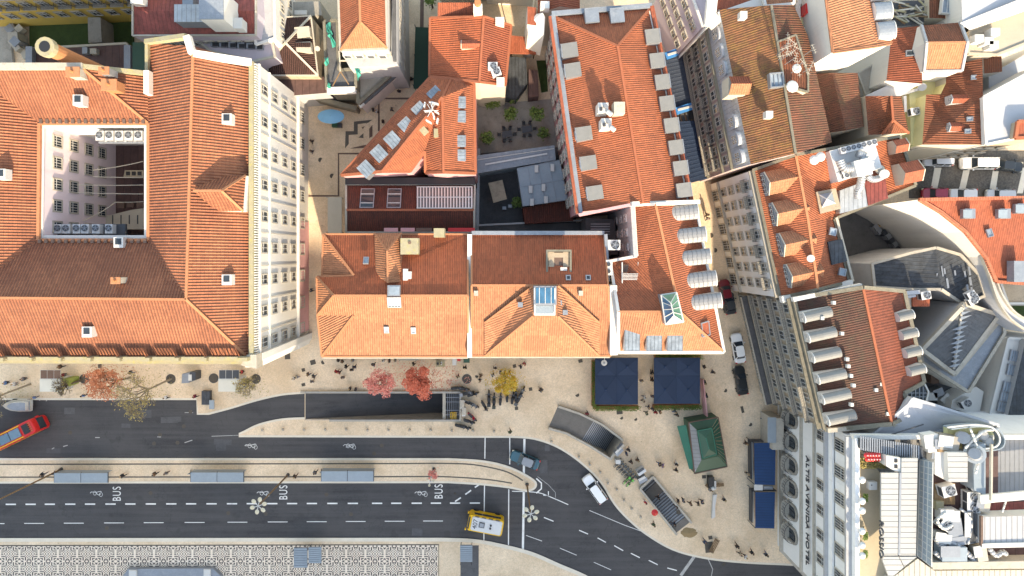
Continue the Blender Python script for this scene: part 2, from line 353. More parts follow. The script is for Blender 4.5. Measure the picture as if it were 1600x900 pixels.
def copy_tree(o, parent=None):
    c = o.copy(); COL.objects.link(c)
    if parent: c.parent = parent
    for ch in list(o.children): copy_tree(ch, c)
    return c
def smooth_pts(p, n=6, closed=False):
    out = []; L = len(p)
    for i in range(L if closed else L - 1):
        a, b, c, d = [Vector((*(p[j % L] if closed else p[max(0, min(L - 1, j))]), 0)) for j in (i - 1, i, i + 1, i + 2)]
        for k in range(n):
            t = k / n
            q = .5 * ((2 * b) + (c - a) * t + (2 * a - 5 * b + 4 * c - d) * t * t + (3 * b - a - 3 * c + d) * t ** 3)
            out.append((q.x, q.y))
    if not closed: out.append(tuple(p[-1]))
    return out
def sheet(mb, outer, holes, z, m, zb=None, mside=None):
    loops = [[Vector((a, b, z)) for a, b in l] for l in [outer] + holes]
    flat = [v for l in loops for v in l]; tri = tessellate_polygon(loops)
    fs = []
    for t in tri:
        a, b, c = [flat[i] for i in t]
        fs.append(t if (b - a).cross(c - a).z > 0 else t[::-1])
    mb.add(flat, fs, m)
    if zb is not None:
        for k, l in enumerate(loops):
            n = len(l)
            for i in range(n):
                a, b = l[i], l[(i + 1) % n]
                mb.poly([a, b, Vector((b.x, b.y, zb)), Vector((a.x, a.y, zb))], mside or m)
def strip(mb, pts, wd, z, m, closed=False, side=0):
    """flat ribbon along a polyline (world xy)"""
    v = [Vector((a, b, z)) for a, b in pts]; n = len(v); A = []; B = []
    for i in range(n):
        p, q = (v[i - 1] if i or closed else v[i]), (v[(i + 1) % n] if i < n - 1 or closed else v[i])
        d = (q - p); d.z = 0; d.normalize(); nn = Vector((-d.y, d.x, 0))
        A.append(v[i] + nn * wd * (.5 + side / 2)); B.append(v[i] - nn * wd * (.5 - side / 2))
    for i in range(n if closed else n - 1):
        j = (i + 1) % n; mb.poly([B[i], B[j], A[j], A[i]], m)
def W2(pts): return [tuple(P(x, y)[:2]) for x, y in pts]

# ---------------------------------------------------------------- building kit
def bldg(name, label, cat, V, Fs, tmat, wall, ridges=(), trim=None, rm=None, drop=0.0, tw=.3, th=.22, group=None, trimskip=(), fm=None):
    vp = {k: P(*v) for k, v in V.items()}
    c = sum(vp.values(), Vector()) / len(vp); c.z = 0
    t = thing(name, label, cat, c, group=group)
    rf = MB(); used = {}
    for i, f in enumerate(Fs):
        pts = [vp[k] for k in f]
        nn = Vector()
        for a in range(len(pts)): nn += pts[a].cross(pts[(a + 1) % len(pts)])
        ff = list(f)
        if nn.z < 0: ff.reverse()
        m = (fm or {}).get(i, tmat)
        rf.poly([vp[k] for k in ff], m)
        for a in range(len(ff)):
            e = (ff[a], ff[(a + 1) % len(ff)]); used[e] = 1
    bound = [e for e in used if (e[1], e[0]) not in used]
    for a, b in ridges: rf.bar(vp[a] + Vector((0, 0, .03)), vp[b] + Vector((0, 0, .03)), .28, .16, rm or M['ridge'])
    ro = part('roof', rf, t)
    wl = MB()
    for a, b in bound:
        A, B = vp[a], vp[b]
        wl.poly([A - Vector((0, 0, .01)), Vector((A.x, A.y, drop)), Vector((B.x, B.y, drop)), B - Vector((0, 0, .01))], wall)
    part('wall', wl, t)
    if trim:
        tr = MB()
        for i, (a, b) in enumerate(bound):
            if (a, b) in trimskip or (b, a) in trimskip: continue
            dz = Vector((0, 0, .02 + .004 * i)); tr.bar(vp[a] + dz, vp[b] + dz, tw, th, trim)
        part('cornice', tr, t)
    t['_n'] = 0
    return t
WM = {}
def win_mesh(w_, h_, st):
    k = (round(w_, 2), round(h_, 2), st)
    if k in WM: return WM[k]
    f = MB(); p = MB(); fr = M['stone'] if st != 'w' else M['frame']; b = .13
    for s in (-1, 1): f.box((.06, s * (w_ / 2 + b / 2), h_ / 2), (.13, b, h_ + 2 * b), fr)
    f.box((.06, 0, -b / 2), (.15, w_ - .01, b), fr); f.box((.08, 0, h_ + b / 2), (.2, w_ - .01, b), fr)
    mm = M['frame']
    f.box((.05, 0, h_ / 2), (.05, .06, h_), mm); f.box((.052, 0, h_ * .62), (.05, w_, .06), mm)
    for s in (-1, 1): f.box((.045, s * (w_ / 2 - .03), h_ / 2), (.05, .06, h_), mm)
    if w_ > 1.25:
        for s in (-1, 1): f.box((.048, s * w_ / 4, h_ / 2), (.04, .04, h_), mm)
    p.box((.015, 0, h_ / 2), (.03, w_, h_), M['glass'])
    WM[k] = (f.mesh('window_frame'), p.mesh('pane')); return WM[k]
BM = {}
def balcony_mesh(L, d=.55, mat='dgrey'):
    k = (round(L, 2), round(d, 2), mat)
    if k in BM: return BM[k]
    b = MB(); b.box((d / 2, 0, -.1), (d, L, .16), M['stone']); r = M[mat]
    b.box((d - .03, 0, .95), (.05, L, .05), r); n = max(3, int(L / .22))
    for i in range(n + 1): b.box((d - .03, -L / 2 + .02 + (L - .04) * i / n, .46), (.03, .03, .95), r)
    for s in (-1, 1):
        b.box((d / 2, s * (L / 2 - .02), .95), (d, .04, .04), r)
        for q in (.25, .5, .75): b.box((d * q, s * (L / 2 - .02), .46), (.03, .03, .95), r)
    BM[k] = b.mesh('balcony'); return BM[k]
def put(name, me, parent, loc, rz=0):
    o = bpy.data.objects.new(name, me); COL.objects.link(o); o.parent = parent; o.location = Vector(loc) - W[parent]; o.rotation_euler = (0, 0, rz)
    W[o] = Vector(loc); return o
def facade(t, A, B, zs, n, w_=1.1, h_=1.9, st='s', m0=.5, balc=None, cornices=(), cm=None, skip=(), bmat='dgrey', cw=.35, bd=.55):
    """windows on the wall A->B (outside is on the right hand), zs = sill heights; balc = {row: 'each'|'long'}"""
    A = Vector(A); B = Vector(B); A.z = B.z = 0; d = B - A; L = d.length; u = d / L; nr = Vector((u.y, -u.x, 0)); rz = math.atan2(nr.y, nr.x)
    for zc in cornices:
        mb = MB(); mb.bar(A + nr * cw / 2 + Vector((0, 0, zc)), B + nr * cw / 2 + Vector((0, 0, zc)), cw, .28, cm or M['stone']); part('ledge', mb, t)
    for r, z in enumerate(zs):
        for i in range(n):
            if (r, i) in skip: continue
            q = A + u * (m0 + (L - 2 * m0) * (i + .5) / n) + nr * .012; q.z = z
            me = win_mesh(w_, h_, st); o = put('window', me[0], t, q, rz)
            pn = bpy.data.objects.new('pane', me[1]); COL.objects.link(pn); pn.parent = o
            if balc and balc.get(r) == 'each': put('balcony', balcony_mesh(w_ + .7, bd, bmat), t, q, rz)
        if balc and balc.get(r) == 'long':
            q = (A + B) / 2; q.z = z; put('balcony', balcony_mesh(L - .6, bd + .1, bmat), t, q, rz)
def dormer(t, px, py, z, ang, wd, ln, ht, top, side=None, kind='flat', front=None, panes=1, rise=.5, name='dormer'):
    """front centre at (px,py,z base); faces ang (deg, world); body runs back into the roof"""
    q = P(px, py, z); b = MB(); side = side or top; y = wd / 2; zz = ht
    if kind == 'flat': prof = [(-y, zz), (y, zz)]
    elif kind == 'gable': prof = [(-y, zz), (0, zz + rise), (y, zz)]
    else: prof = [(-y * math.cos(a), zz + rise * math.sin(a)) for a in [math.pi * i / 8 for i in range(9)]]
    n = len(prof)
    for i in range(n - 1):
        (a, za), (c, zc) = prof[i], prof[i + 1]
        b.poly([(.08, a, za), (.08, c, zc), (-ln, c, zc + .12), (-ln, a, za + .12)][::-1], top)
    for s in (-1, 1): b.poly([(0, s * y, zz), (0, s * y, -1.2), (-ln, s * y, -.9), (-ln, s * y, zz + .1)][::s], side)
    b.poly([(0, -y, -.6), (0, y, -.6)] + [(0, a, c) for a, c in prof[::-1]], front or side)
    b.poly([(-ln, y, -1.2), (-ln, -y, -1.2)] + [(-ln, a, c + .1) for a, c in prof], side)
    for i in range(n - 1): b.bar((.06, *prof[i]), (.06, *prof[i + 1]), .1, .1, side)
    o = part(name, b, t, local=True); o.location = q - W[t]; o.rotation_euler = (0, 0, R(ang)); W[o] = q
    ww = (wd - .5) / panes
    for i in range(panes):
        me = win_mesh(max(.3, ww - .1), max(.5, ht - .45), 'w'); c = bpy.data.objects.new('window', me[0]); COL.objects.link(c); c.parent = o
        c.location = (.02, -wd / 2 + .25 + ww * (i + .5), .12); gmb = me[1]
        # pane joined in the same window piece (sub-part level reached)
        c.data = dormer_win(max(.3, ww - .1), max(.5, ht - .45))
    return o
DW = {}
def dormer_win(w_, h_):
    k = (round(w_, 2), round(h_, 2))
    if k not in DW:
        f = MB(); f.box((.02, 0, h_ / 2), (.03, w_, h_), M['glass'])
        for s in (-1, 0, 1): f.box((.04, s * (w_ / 2 - .03), h_ / 2), (.05, .06, h_), M['frame'])
        for z in (0.03, h_ - .03, h_ * .55): f.box((.043, 0, z), (.05, w_, .06), M['frame'])
        DW[k] = f.mesh('window')
    return DW[k]
def skylight(t, px, py, z, w_, l_, ang=0, tilt=0, tdir=0, gm=None, bars=0, h_=.25, fr=None, name='skylight'):
    q = P(px, py, z); b = MB(); fr = fr or M['mgrey']; g = MB()
    for s in (-1, 1):
        b.box((s * w_ / 2, 0, 0), (.12, l_ + .12, h_), fr); b.box((0, s * l_ / 2, .003), (w_ - .12, .12, h_), fr)
    g.box((0, 0, h_ * .1), (w_, l_, .05), gm or M['skyglass'])
    for i in range(bars): b.box((-w_ / 2 + w_ * (i + 1) / (bars + 1), 0, h_ * .2 + .03), (.07, l_, .08), fr)
    o = part(name, b, t, local=True); o.location = q - W[t]; W[o] = q
    m = Matrix.Rotation(R(tilt), 4, Vector((-math.sin(R(tdir)), math.cos(R(tdir)), 0))) @ Matrix.Rotation(R(ang), 4, 'Z')
    o.rotation_euler = m.to_euler(); p_ = part('pane', g, o, local=True); return o
def text_mesh(s, size, depth=.03, spacing=1.0, mat=None):
    c = bpy.data.curves.new('t', 'FONT'); c.body = s; c.size = size; c.extrude = depth; c.align_x = 'CENTER'; c.align_y = 'CENTER'; c.space_character = spacing
    o = bpy.data.objects.new('t', c); COL.objects.link(o); dg = bpy.context.evaluated_depsgraph_get()
    me = bpy.data.meshes.new_from_object(o.evaluated_get(dg)); bpy.data.objects.remove(o); me.materials.clear(); me.materials.append(mat); return me
# ================================================================ GROUND, ROADS, PAVEMENTS
RZ = -0.12
BIG = [(-9000, -9000), (9000, -9000), (9000, 9000), (-9000, 9000)]
ramp_h = [(475, 614), (718, 614), (718, 655), (475, 655)]
st1 = smooth_pts([(872, 634), (905, 645), (940, 662), (972, 686)], 4) + smooth_pts([(953, 716), (920, 695), (885, 676), (857, 668)], 4)
st2 = [(1019, 743), (1079, 815), (1056, 833), (999, 762)]
holes = [W2(ramp_h), W2(st1), W2(st2)]
ramp_in = W2([(474, 613), (719, 613), (719, 656), (474, 656)])
mb = MB(); sheet(mb, [tuple(P(x, y)[:2]) for x, y in BIG], [W2(h) for h in (ramp_h, st1, st2)], RZ - .01, M['conc']); struct('ground', mb)
# unseen hill added far south of the frame to cast shade over the square
mb = MB(); cr = [(-420, 84), (-300, 90), (-180, 93), (-60, 92), (20, 92.5), (60, 91.5), (76, 88), (90, 20)]
row = [[Vector((x, -118 - .05 * abs(x), 0)) for x, z in cr], [Vector((x, -140, z * .6)) for x, z in cr], [Vector((x, -160, z)) for x, z in cr], [Vector((x, -260, z * .9)) for x, z in cr], [Vector((x, -420, 0)) for x, z in cr]]
for r0, r1 in zip(row, row[1:]):
    for i in range(len(cr) - 1): mb.poly([r0[i], r0[i + 1], r1[i + 1], r1[i]][::-1], M['tan'])
struct('shade_hill', mb)
# carriageway
nb = [(-700, 622), (307, 622), (310, 646), (326, 645)] + smooth_pts([(326, 645), (360, 636), (400, 624), (440, 615), (476, 612)], 4)[1:]
sb = smooth_pts([(476, 655), (440, 657), (405, 665), (382, 676), (373, 680)], 4)
up = [(800, 681)] ; nroad = smooth_pts([(800, 681), (835, 684), (872, 697), (908, 721), (940, 752), (962, 787), (985, 812), (1012, 834), (1052, 857), (1100, 870), (1160, 877), (1240, 881), (1330, 886)], 5)
south = smooth_pts([(1120, 1050), (1000, 960), (925, 910), (872, 886), (830, 868), (785, 856), (740, 848), (690, 846)], 5) + [(-700, 847)]
road = [(-700, 622)] + nb[1:] + sb + [(800, 681)] + nroad[1:] + [(1330, 1200), (1120, 1200)] + south
mb = MB(); sheet(mb, W2(road), [], RZ, M['asphalt'])
struct('road', mb)
# pavements: north slab (with stair and ramp openings), median, south square
north = [(-9000, -9000), (9000, -9000), (9000, 1201), (1331, 1201), (1331, 886)] + nroad[::-1][1:] + sb[::-1] + nb[::-1]
north = north[:-1] + [(-9000, 622)]
# the ramp mouth on the kerb line
mb = MB(); sheet(mb, W2(north), [W2([(477, 614), (718, 614), (718, 655), (477, 655)]), W2(st1), W2(st2)], 0, M['calcada'], RZ - .02, M['kerb'])
struct('pavement', mb)
kb = MB()
strip(kb, W2(nb), .30, .006, M['kerb'], side=-1); strip(kb, W2(sb + [(800, 681)] + nroad[1:]), .30, .007, M['kerb'], side=-1)
med = smooth_pts([(700, 716), (752, 719), (790, 727), (820, 740), (838, 753), (836, 764), (822, 768), (795, 763), (750, 758), (700, 755)], 5)
med = [(-700, 716)] + med + [(-700, 756)]
mb = MB(); sheet(mb, W2(med), [], 0, M['calcada'], RZ - .02, M['kerb']); struct('median', mb)
strip(kb, W2(med), .30, .008, M['kerb'], side=-1)
sq = south + [(-9000, 847), (-9000, 9000), (1120, 9000), (1120, 1201)]
mb = MB(); sheet(mb, W2([p for p in south] + [(-900, 1500), (1119, 1500)]), [], 0, M['calcada'], RZ - .02, M['kerb']); struct('square_paving', mb)
strip(kb, W2(south), .55, .009, M['kerb'], side=-1)
struct('kerb', kb)
mb = MB(); mb.poly([Vector((*q, .012)) for q in W2([(-700, 855), (684, 852), (684, 1500), (-700, 1500)][::-1])], M['mosaic'])
strip(mb, W2([(-700, 854), (685.5, 851), (685.5, 1500)]), .18, .016, M['darkstone']); struct('mosaic_pavement', mb)
# dark bands in the paving
mb = MB()
for pts in ([(-700, 727), (600, 724.3)], [(-700, 746.5), (600, 744.8)], [(600, 724.3), (645, 724.2), (690, 724), (740, 726), (785, 735), (806, 744), (817, 751)], [(600, 744.8), (650, 744.6), (700, 745), (760, 749), (800, 755)]):
    strip(mb, W2(smooth_pts(pts, 4)), .20, .012, M['darkstone'])
for pts, m_, wd in ((([(482, 306), (529, 306), (529, 240), (600, 240)]), 'brownstone', .30), (([(592, 205), (592, 154), (650, 154)]), 'brownstone', .3), (([(660, -40), (659, 45)]), 'brownstone', .55)):
    strip(mb, W2(pts), wd, .013, M[m_])
for z, q, m_ in ((.014, [(540, 205), (553, 205), (553, 190), (582, 187), (575, 192), (559, 194), (559, 210), (545, 211), (545, 225), (539, 232)], 'darkstone'), (.014, [(560, 215), (568, 208), (568, 216)], 'darkstone'), (.014, [(546, 232), (572, 226), (572, 231), (552, 232)], 'brownstone'), (.014, [(577, 201), (582, 195), (582, 213), (577, 216)], 'brownstone'), (.014, [(565, 199), (570, 197), (567, 202)], 'brownstone')):
    mb.poly([Vector((*a, z)) for a in W2(q)][::1], M[m_])
struct('paving_pattern', mb)
mb = MB(); mb.poly([Vector((*a, .01)) for a in W2([(1420, 235), (1640, 235), (1640, 315), (1420, 310)])][::-1], M['setts'])
struct('cobbled_lane', mb)
mb = MB()
for x0, x1, xb0, xb1 in ((1460, 1471, 1453, 1463), (1506, 1516, 1497, 1507), (1552, 1561, 1545, 1555), (1598, 1608, 1589, 1598)):
    mb.poly([Vector((*a, .016)) for a in W2([(x0, 262), (x1, 262), (xb1, 302), (xb0, 302)])][::-1], M['kerb'])
for a, b, c in ((690, 846, 0), ):
    pass
mb.poly([Vector((*a, .012)) for a in W2([(720, 852), (748, 852), (748, 930), (719, 930)])][::-1], M['darkconc'])
for q in ([(750, 856), (790, 862), (815, 872), (800, 880), (770, 876), (752, 880)], [(690, 856), (700, 860), (702, 880), (715, 890), (700, 905), (690, 905)], [(800, 885), (835, 880), (850, 895), (830, 910), (805, 905)]):
    pass
struct('parking_bands', mb)
# road markings
mk = MB(); wm = MB(); ZM = RZ + .006
def dash(x0, y0, x1, y1, wpx, m=None): strip(m or mk, W2([(x0, y0), (x1, y1)]), wpx / 10.5, ZM, M['mark'] if m is None else M['wornmark'])
for i, x in enumerate([-24, 8, 39, 69, 101, 132, 164, 195, 227, 259, 290, 322, 354, 385, 417, 448, 479, 511, 543, 581, 611, 643, 673, 703, 734]): dash(x, 788.5 - .0028 * x, x + 16, 788.5 - .0028 * x, 2.1)
for x in (-25, 37, 99, 162, 224, 288, 355, 418, 479, 540, 601, 661): dash(x, 818.5 - .006 * x, x + 31, 818.5 - .006 * x, 1.1)
for a in ((711, 784, 720, 778), (727, 773, 736, 766.5), (742, 762, 751, 756)): dash(*a, 2.2)
for a in ((758, 683, 757.5, 717), (757, 759, 756, 845), (796.5, 682, 796.5, 726), (795, 765, 794.5, 852)): dash(*a, 1.6)
for a in ((819.5, 686, 818.5, 741), (818.5, 768, 817, 862)): dash(*a, 3.4)
for a in ((850, 809, 865, 815), (905, 829, 919, 835), (934, 841, 947, 848), (960, 853, 974, 861), (986, 865, 1000, 872), (1014, 876, 1028, 883), (1043, 888, 1058, 892), (854, 879, 871, 887), (886, 892, 901, 900)): dash(*a, 1.5)
for a in ((822, 837, 847, 846), (875, 857, 901, 868), (928, 879, 955, 891), (921, 798, 976, 821), (976, 821, 1034, 842)): dash(*a, .8)
strip(mk, W2(smooth_pts([(800, 768), (840, 770), (865, 779), (888, 789)], 5)), .12, ZM, M['mark'])
strip(mk, W2([(838, 748), (846, 755), (846, 764), (838, 771)]), .2, ZM + .003, M['mark']); strip(mk, W2([(857, 768), (857, 775), (849, 774)]), .16, ZM, M['mark'])
strip(mk, W2([(840, 745), (857, 758), (868, 770), (868, 778)]), .07, ZM, M['wornmark'])
strip(wm, W2([(1088, 866), (1064, 900)]), .45, ZM, M['wornmark']); strip(wm, W2([(1105, 870), (1114, 890), (1111, 905)]), .12, ZM, M['wornmark'])
for a in ((98, 698, 105, 696), (80, 702, 84, 700), (288, 692, 300, 688), (383, 697, 398, 695), (540, 699, 552, 696), (245, 683, 251, 683), (148, 684, 155, 684), (60, 626, 71, 621), (71, 627, 77, 621)): dash(*a, 1.3, wm)
for a in ((330, 682, 382, 680), (288, 645, 301, 645)): dash(*a, .9, wm)
def bike(cx, cy):
    for dx in (-4.5, 5):
        c = P(cx + dx, cy + (2.2 if dx > 0 else 0)); strip(mk, [(c.x + .24 * math.cos(t), c.y + .3 * math.sin(t)) for t in [2 * math.pi * i / 12 for i in range(12)]], .05, ZM, M['mark'], closed=True)
    for a in ((-10, -2, -3, -1), (-3, -1, 1, 3), (1, 3, 5, 1), (-3, -1, 4, -3), (-10, -2, -12, 0), (4, -3, 6, -2)): strip(mk, W2([(cx + a[0], cy + a[1]), (cx + a[2], cy + a[3])]), .07, ZM + .003, M['mark'])
for x in (152, 413, 660): bike(x, 771)
mk_, mk = mk, wm; bike(394, 697); bike(548, 697); mk = mk_
rr = random.Random(8)
for i in range(26):
    x, y = rr.choice([(rr.uniform(5, 780), rr.uniform(765, 840)), (rr.uniform(5, 800), rr.uniform(688, 712)), (rr.uniform(90, 300), rr.uniform(630, 680))]); q = P(x, y)
    if i % 3: wm.cyl((q.x, q.y, RZ - .01), (q.x, q.y, RZ + .012 + .0003 * i), .3, .3, M['cast'], 12)
    else: wm.box((q.x, q.y, RZ + .0012 + .0007 * (i // 3)), (rr.uniform(1.2, 3), rr.uniform(.6, 1.2), .004), M['darkconc'], rr.uniform(-.05, .05))
struct('road_marking', mk); struct('worn_road_marking', wm)
for x, y in ((182.5, 772), (443, 770), (686, 768.5)):
    me = text_mesh('BUS', 1.75, .002, 1.18, M['mark']); o = bpy.data.objects.new('road_lettering', me); COL.objects.link(o)
    o.location = P(x, y) + Vector((0, 0, ZM + .004)); o.rotation_euler = (0, 0, R(90)); o['kind'] = 'structure'; o.scale = (.66, 1.0, 1)

# ---- underground ramp
t = thing('underpass_ramp', 'sunken asphalt car ramp with pale coping walls beside the kerb', 'car ramp', P(600, 635))
mb = MB(); A, B, C, D = P(477, 614.5), P(718, 614.5), P(718, 654.5), P(477, 654.5); zb = -4.6
for v in (B, C): v.z = zb
for v in (A, D): v.z = RZ - .012
mb.poly([D, C, B, A], M['asphalt']); part('carriageway', mb, t)
mb = MB(); a, d = P(477, 614.5), P(477, 654.5); b, c = P(718, 614.5), P(718, 654.5)
for v in (a, b, c, d): v.z = -.01
mb.poly([a, b, B, A], M['conc']); mb.poly([d, D, C, c], M['conc']); mb.poly([b, c, C, B], M['black']); part('retaining_wall', mb, t)
mb = MB(); mb.bar(P(470, 612.6, .15), P(720, 612.6, .15), .3, .5, M['stone']); mb.bar(P(515, 656.6, .15), P(720, 656.6, .15), .3, .5, M['stone']); mb.bar(P(719.6, 612, .2), P(719.6, 657, .2), .28, .5, M['stone']); part('coping', mb, t)
mb = MB(); mb.box(P(694, 634.5, -.1), (.45, 4.0, .3), M['stone'])
for i in range(7): mb.box(P(699 + i * 3, 634.5, -.15), (.06, 3.9, .1), M['mgrey'])
for y in (621, 628, 641, 648): mb.box(P(707, y, -.1), (2.2, .06, .08), M['mgrey'])
part('grating', mb, t)
mb = MB(); mb.bar(P(477, 613, 1.0), P(718, 613, 1.0), .05, .05, M['mgrey'])
for i in range(25): mb.box(P(477 + i * 10, 613, .7), (.04, .04, .6), M['mgrey'])
mb.bar(P(477, 656, 1.0), P(718, 656, 1.0), .05, .05, M['mgrey'])
for i in range(25): mb.box(P(477 + i * 10, 656, .7), (.04, .04, .6), M['mgrey'])
part('railing', mb, t)
mb = MB()
for dx in (0, 5): mb.box(P(706 + dx, 649, -.02), (.4, .95, .25), M['yellowpaint']); mb.box(P(706 + dx, 649, .15), (.12, .8, .2), M['dgrey'])
solo('road_barrier', mb, 'pair of yellow machine blocks on the grating at the ramp end', 'barrier')

# ---- metro stairs
def stair(name, label, L1, L2, low_first, steps, land=(), depth=4.2):
    """L1, L2: the two long edges (pixel lists, same count); stairs go down from end to start"""
    t = thing(name, label, 'stairs', P(*L1[len(L1) // 2]))
    n = steps; A = [P(*p) for p in L1]; B = [P(*p) for p in L2]
    def at(Ls, f):
        f = f * (len(Ls) - 1); i = min(int(f), len(Ls) - 2); return Ls[i].lerp(Ls[i + 1], f - i)
    st = MB(); z = -.02
    for i in range(n):
        f0, f1 = i / n, (i + 1) / n
        flat = any(a <= (f0 + f1) / 2 <= b for a, b in land)
        if not flat: z -= depth / (n * (1 - sum(b - a for a, b in land)))
        if low_first: g0, g1 = 1 - f0, 1 - f1
        else: g0, g1 = f0, f1
        q = [at(A, g0), at(A, g1), at(B, g1), at(B, g0)]
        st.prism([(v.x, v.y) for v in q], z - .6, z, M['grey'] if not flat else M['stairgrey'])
        if not flat:
            e0, e1 = at(A, g1), at(B, g1); dd = (at(A, g0) - e0) * .36
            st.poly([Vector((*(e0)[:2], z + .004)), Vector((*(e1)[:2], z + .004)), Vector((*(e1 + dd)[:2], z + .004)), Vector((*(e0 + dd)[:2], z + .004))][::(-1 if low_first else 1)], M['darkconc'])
    part('steps', st, t)
    wl = MB(); cp = MB(); rl = MB(); loop = A + B[::-1]
    for i in range(len(loop)):
        a, b = loop[i], loop[(i + 1) % len(loop)]
        top = (i == len(loop) - 1 and low_first is False) or (i == len(A) - 1 and low_first)
        wl.poly([Vector((a.x, a.y, -.012)), Vector((b.x, b.y, -.012)), Vector((b.x, b.y, -depth - 1)), Vector((a.x, a.y, -depth - 1))], M['stone'])
        if not top:
            cp.bar(a + Vector((0, 0, .25)), b + Vector((0, 0, .253 + .004 * (i % 2))), .32, .75, M['stone'])
    part('side_wall', wl, t); part('coping', cp, t); return t
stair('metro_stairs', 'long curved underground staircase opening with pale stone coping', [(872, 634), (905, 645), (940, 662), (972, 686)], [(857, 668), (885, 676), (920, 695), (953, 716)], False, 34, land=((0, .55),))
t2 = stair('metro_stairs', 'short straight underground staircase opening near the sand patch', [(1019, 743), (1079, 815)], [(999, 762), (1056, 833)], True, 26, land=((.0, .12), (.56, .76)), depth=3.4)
# ================================================================ BUILDINGS
# ---- the big courtyard hotel (left)
V = dict(N0=(-60, 105, 26), N1=(130, 108, 26), N2=(230, 118, 22), C1=(232, 193, 22), C0=(62, 193, 22), C2=(232, 375, 22), C3=(60, 375, 22),
         S0=(-60, 465, 26), S1=(291, 468, 26), E0=(-160, 562, 22), E1=(391, 562, 22), T0=(230, 68, 22), T1=(302, 72, 26), T2=(390, 98, 22), WN=(-160, 105, 22))
t = hotel = bldg('courtyard_hotel', 'huge pale hotel with terracotta roofs around a square courtyard', 'hotel', V,
    [('N1', 'N0', 'C0', 'C1'), ('N1', 'C1', 'N2'), ('N0', 'S0', 'C3', 'C0'), ('S0', 'S1', 'C2', 'C3'), ('T0', 'N2', 'C1', 'C2', 'S1', 'T1'), ('T1', 'S1', 'E1', 'T2'), ('S0', 'E0', 'E1', 'S1'), ('N0', 'WN', 'E0', 'S0')],
    T['hotel'], M['white'], ridges=[('S0', 'S1'), ('T1', 'S1'), ('S1', 'E1'), ('N1', 'C1')], trim=None)
# eave detail round the courtyard and parapets
mb = MB()
cy = [P(62, 193, 22.05), P(232, 193, 22.05), P(232, 375, 22.05), P(60, 375, 22.05)]
for i in range(4): mb.bar(cy[i], cy[(i + 1) % 4] + Vector((0, 0, .004 * i)), .35, .3, M['ridge'])
inn = [P(66, 196, 21.7), P(229, 196, 21.7), P(229, 371, 21.7), P(64, 371, 21.7)]
for i in range(4): mb.bar(inn[i], inn[(i + 1) % 4] + Vector((0, 0, .004 * i)), .5, .12, M['white'])
part('eave', mb, t)
mb = MB()
for i in range(17): mb.box(P(64 + i * 10, 189.5, 22.35), (.35, .5, .22), M['brownstone']); 
for i in range(17): mb.box(P(62 + i * 10.3, 377, 22.35), (.35, .4, .2), M['brownstone'])
part('snow_guards', mb, t)
mb = MB()
mb.bar(P(-60, 104, 26.1), P(130, 104, 26.1), .7, .6, M['stone']); mb.bar(P(130, 104, 26.0), P(230, 115, 22.4), .5, .5, M['mossy'])
mb.bar(P(230, 66, 22.5), P(293, 57, 25.8), .5, .8, M['mossy']); mb.bar(P(293, 57, 26.2), P(301, 84, 26.2), .7, .8, M['white']); mb.bar(P(301, 84, 26), P(392, 98, 22.8), .7, .9, M['white'])
mb.bar(P(231, 68, 22.5), P(231, 118, 22.5), .35, .7, M['mossy']); mb.bar(P(232.5, 112, 22.9), P(232.5, 148, 22.9), .6, 1.2, M['white'])
part('parapet', mb, t)
# south balustrade
mb = MB(); ml = M['mossy']
yb = 560
mb.bar(P(-160, 562, 21.6), P(398, 564, 21.6), .7, .5, ml)
xs = [(-34, 1), (14, 47), (58, 92), (103, 137), (149, 183), (194, 228), (240, 274), (285, 320), (328, 372)]; prev = -160
for k, (a, b) in enumerate(xs + [(391, 391)]):
    if a - prev > 1: mb.box(P((a + prev) / 2, yb, 22.95), ((a - prev) * .0735, .42, 1.9), ml)
    if b > a:
        mb.box(P((a + b) / 2, yb, 23.7), ((b - a) * .0735, .38, .45), ml); mb.box(P((a + b) / 2, yb, 22.2), ((b - a) * .0735, .38, .5), ml)
        n = 7
        for i in range(n): mb.box(P(a + (b - a) * (i + .5) / n, yb, 22.95), (.13, .13, 1.4), ml)
    prev = b
part('balustrade', mb, t)
# east parapet: a solid band, a dentil row and a slim balustrade
mb = MB(); mb.bar(P(395, 98, 22.2), P(395, 562, 22.2), .5, 1.2, M['mossy']); mb.bar(P(404, 100, 21.3), P(405, 566, 21.3), .4, .4, M['white'])
for i in range(118): mb.box(P(400, 102 + i * 3.95, 22), (.32, .14, .9), M['white'])
part('east_parapet', mb, t)
ge = P(391, 98, 22).x + .55
t_e = MB()
A, B = Vector((ge, P(0, 575, 22).y, 0)), Vector((ge, P(0, 96, 22).y, 0))
t_e.prism([(ge, A.y), (ge, B.y), (ge - .58, B.y), (ge - .58, A.y)], 0, 21.2, M['white'])
part('east_facade', t_e, t)
facade(t, A, B, [18.0, 14.3, 10.4, 6.6], 9, 1.15, 2.1, 's', .7, cornices=(17.2,), cm=M['white'], cw=.18)
facade(t, A, B, [2.4], 9, 1.5, 2.1, 's', .7, cornices=(5.6,), cm=M['white'])
mb = MB()
for i in range(8): 
    y = A.y + (B.y - A.y) * (i + 1) / 9; mb.box((ge + .07, y, 13.5), (.07, .07, 15), M['stone'])
mb.prism([(ge + .01, A.y + 2), (ge + .07, A.y + 2), (ge + .07, A.y + 18), (ge + .01, A.y + 18)], 0.02, 5.2, M['pink'])
part('downpipes', mb, t)
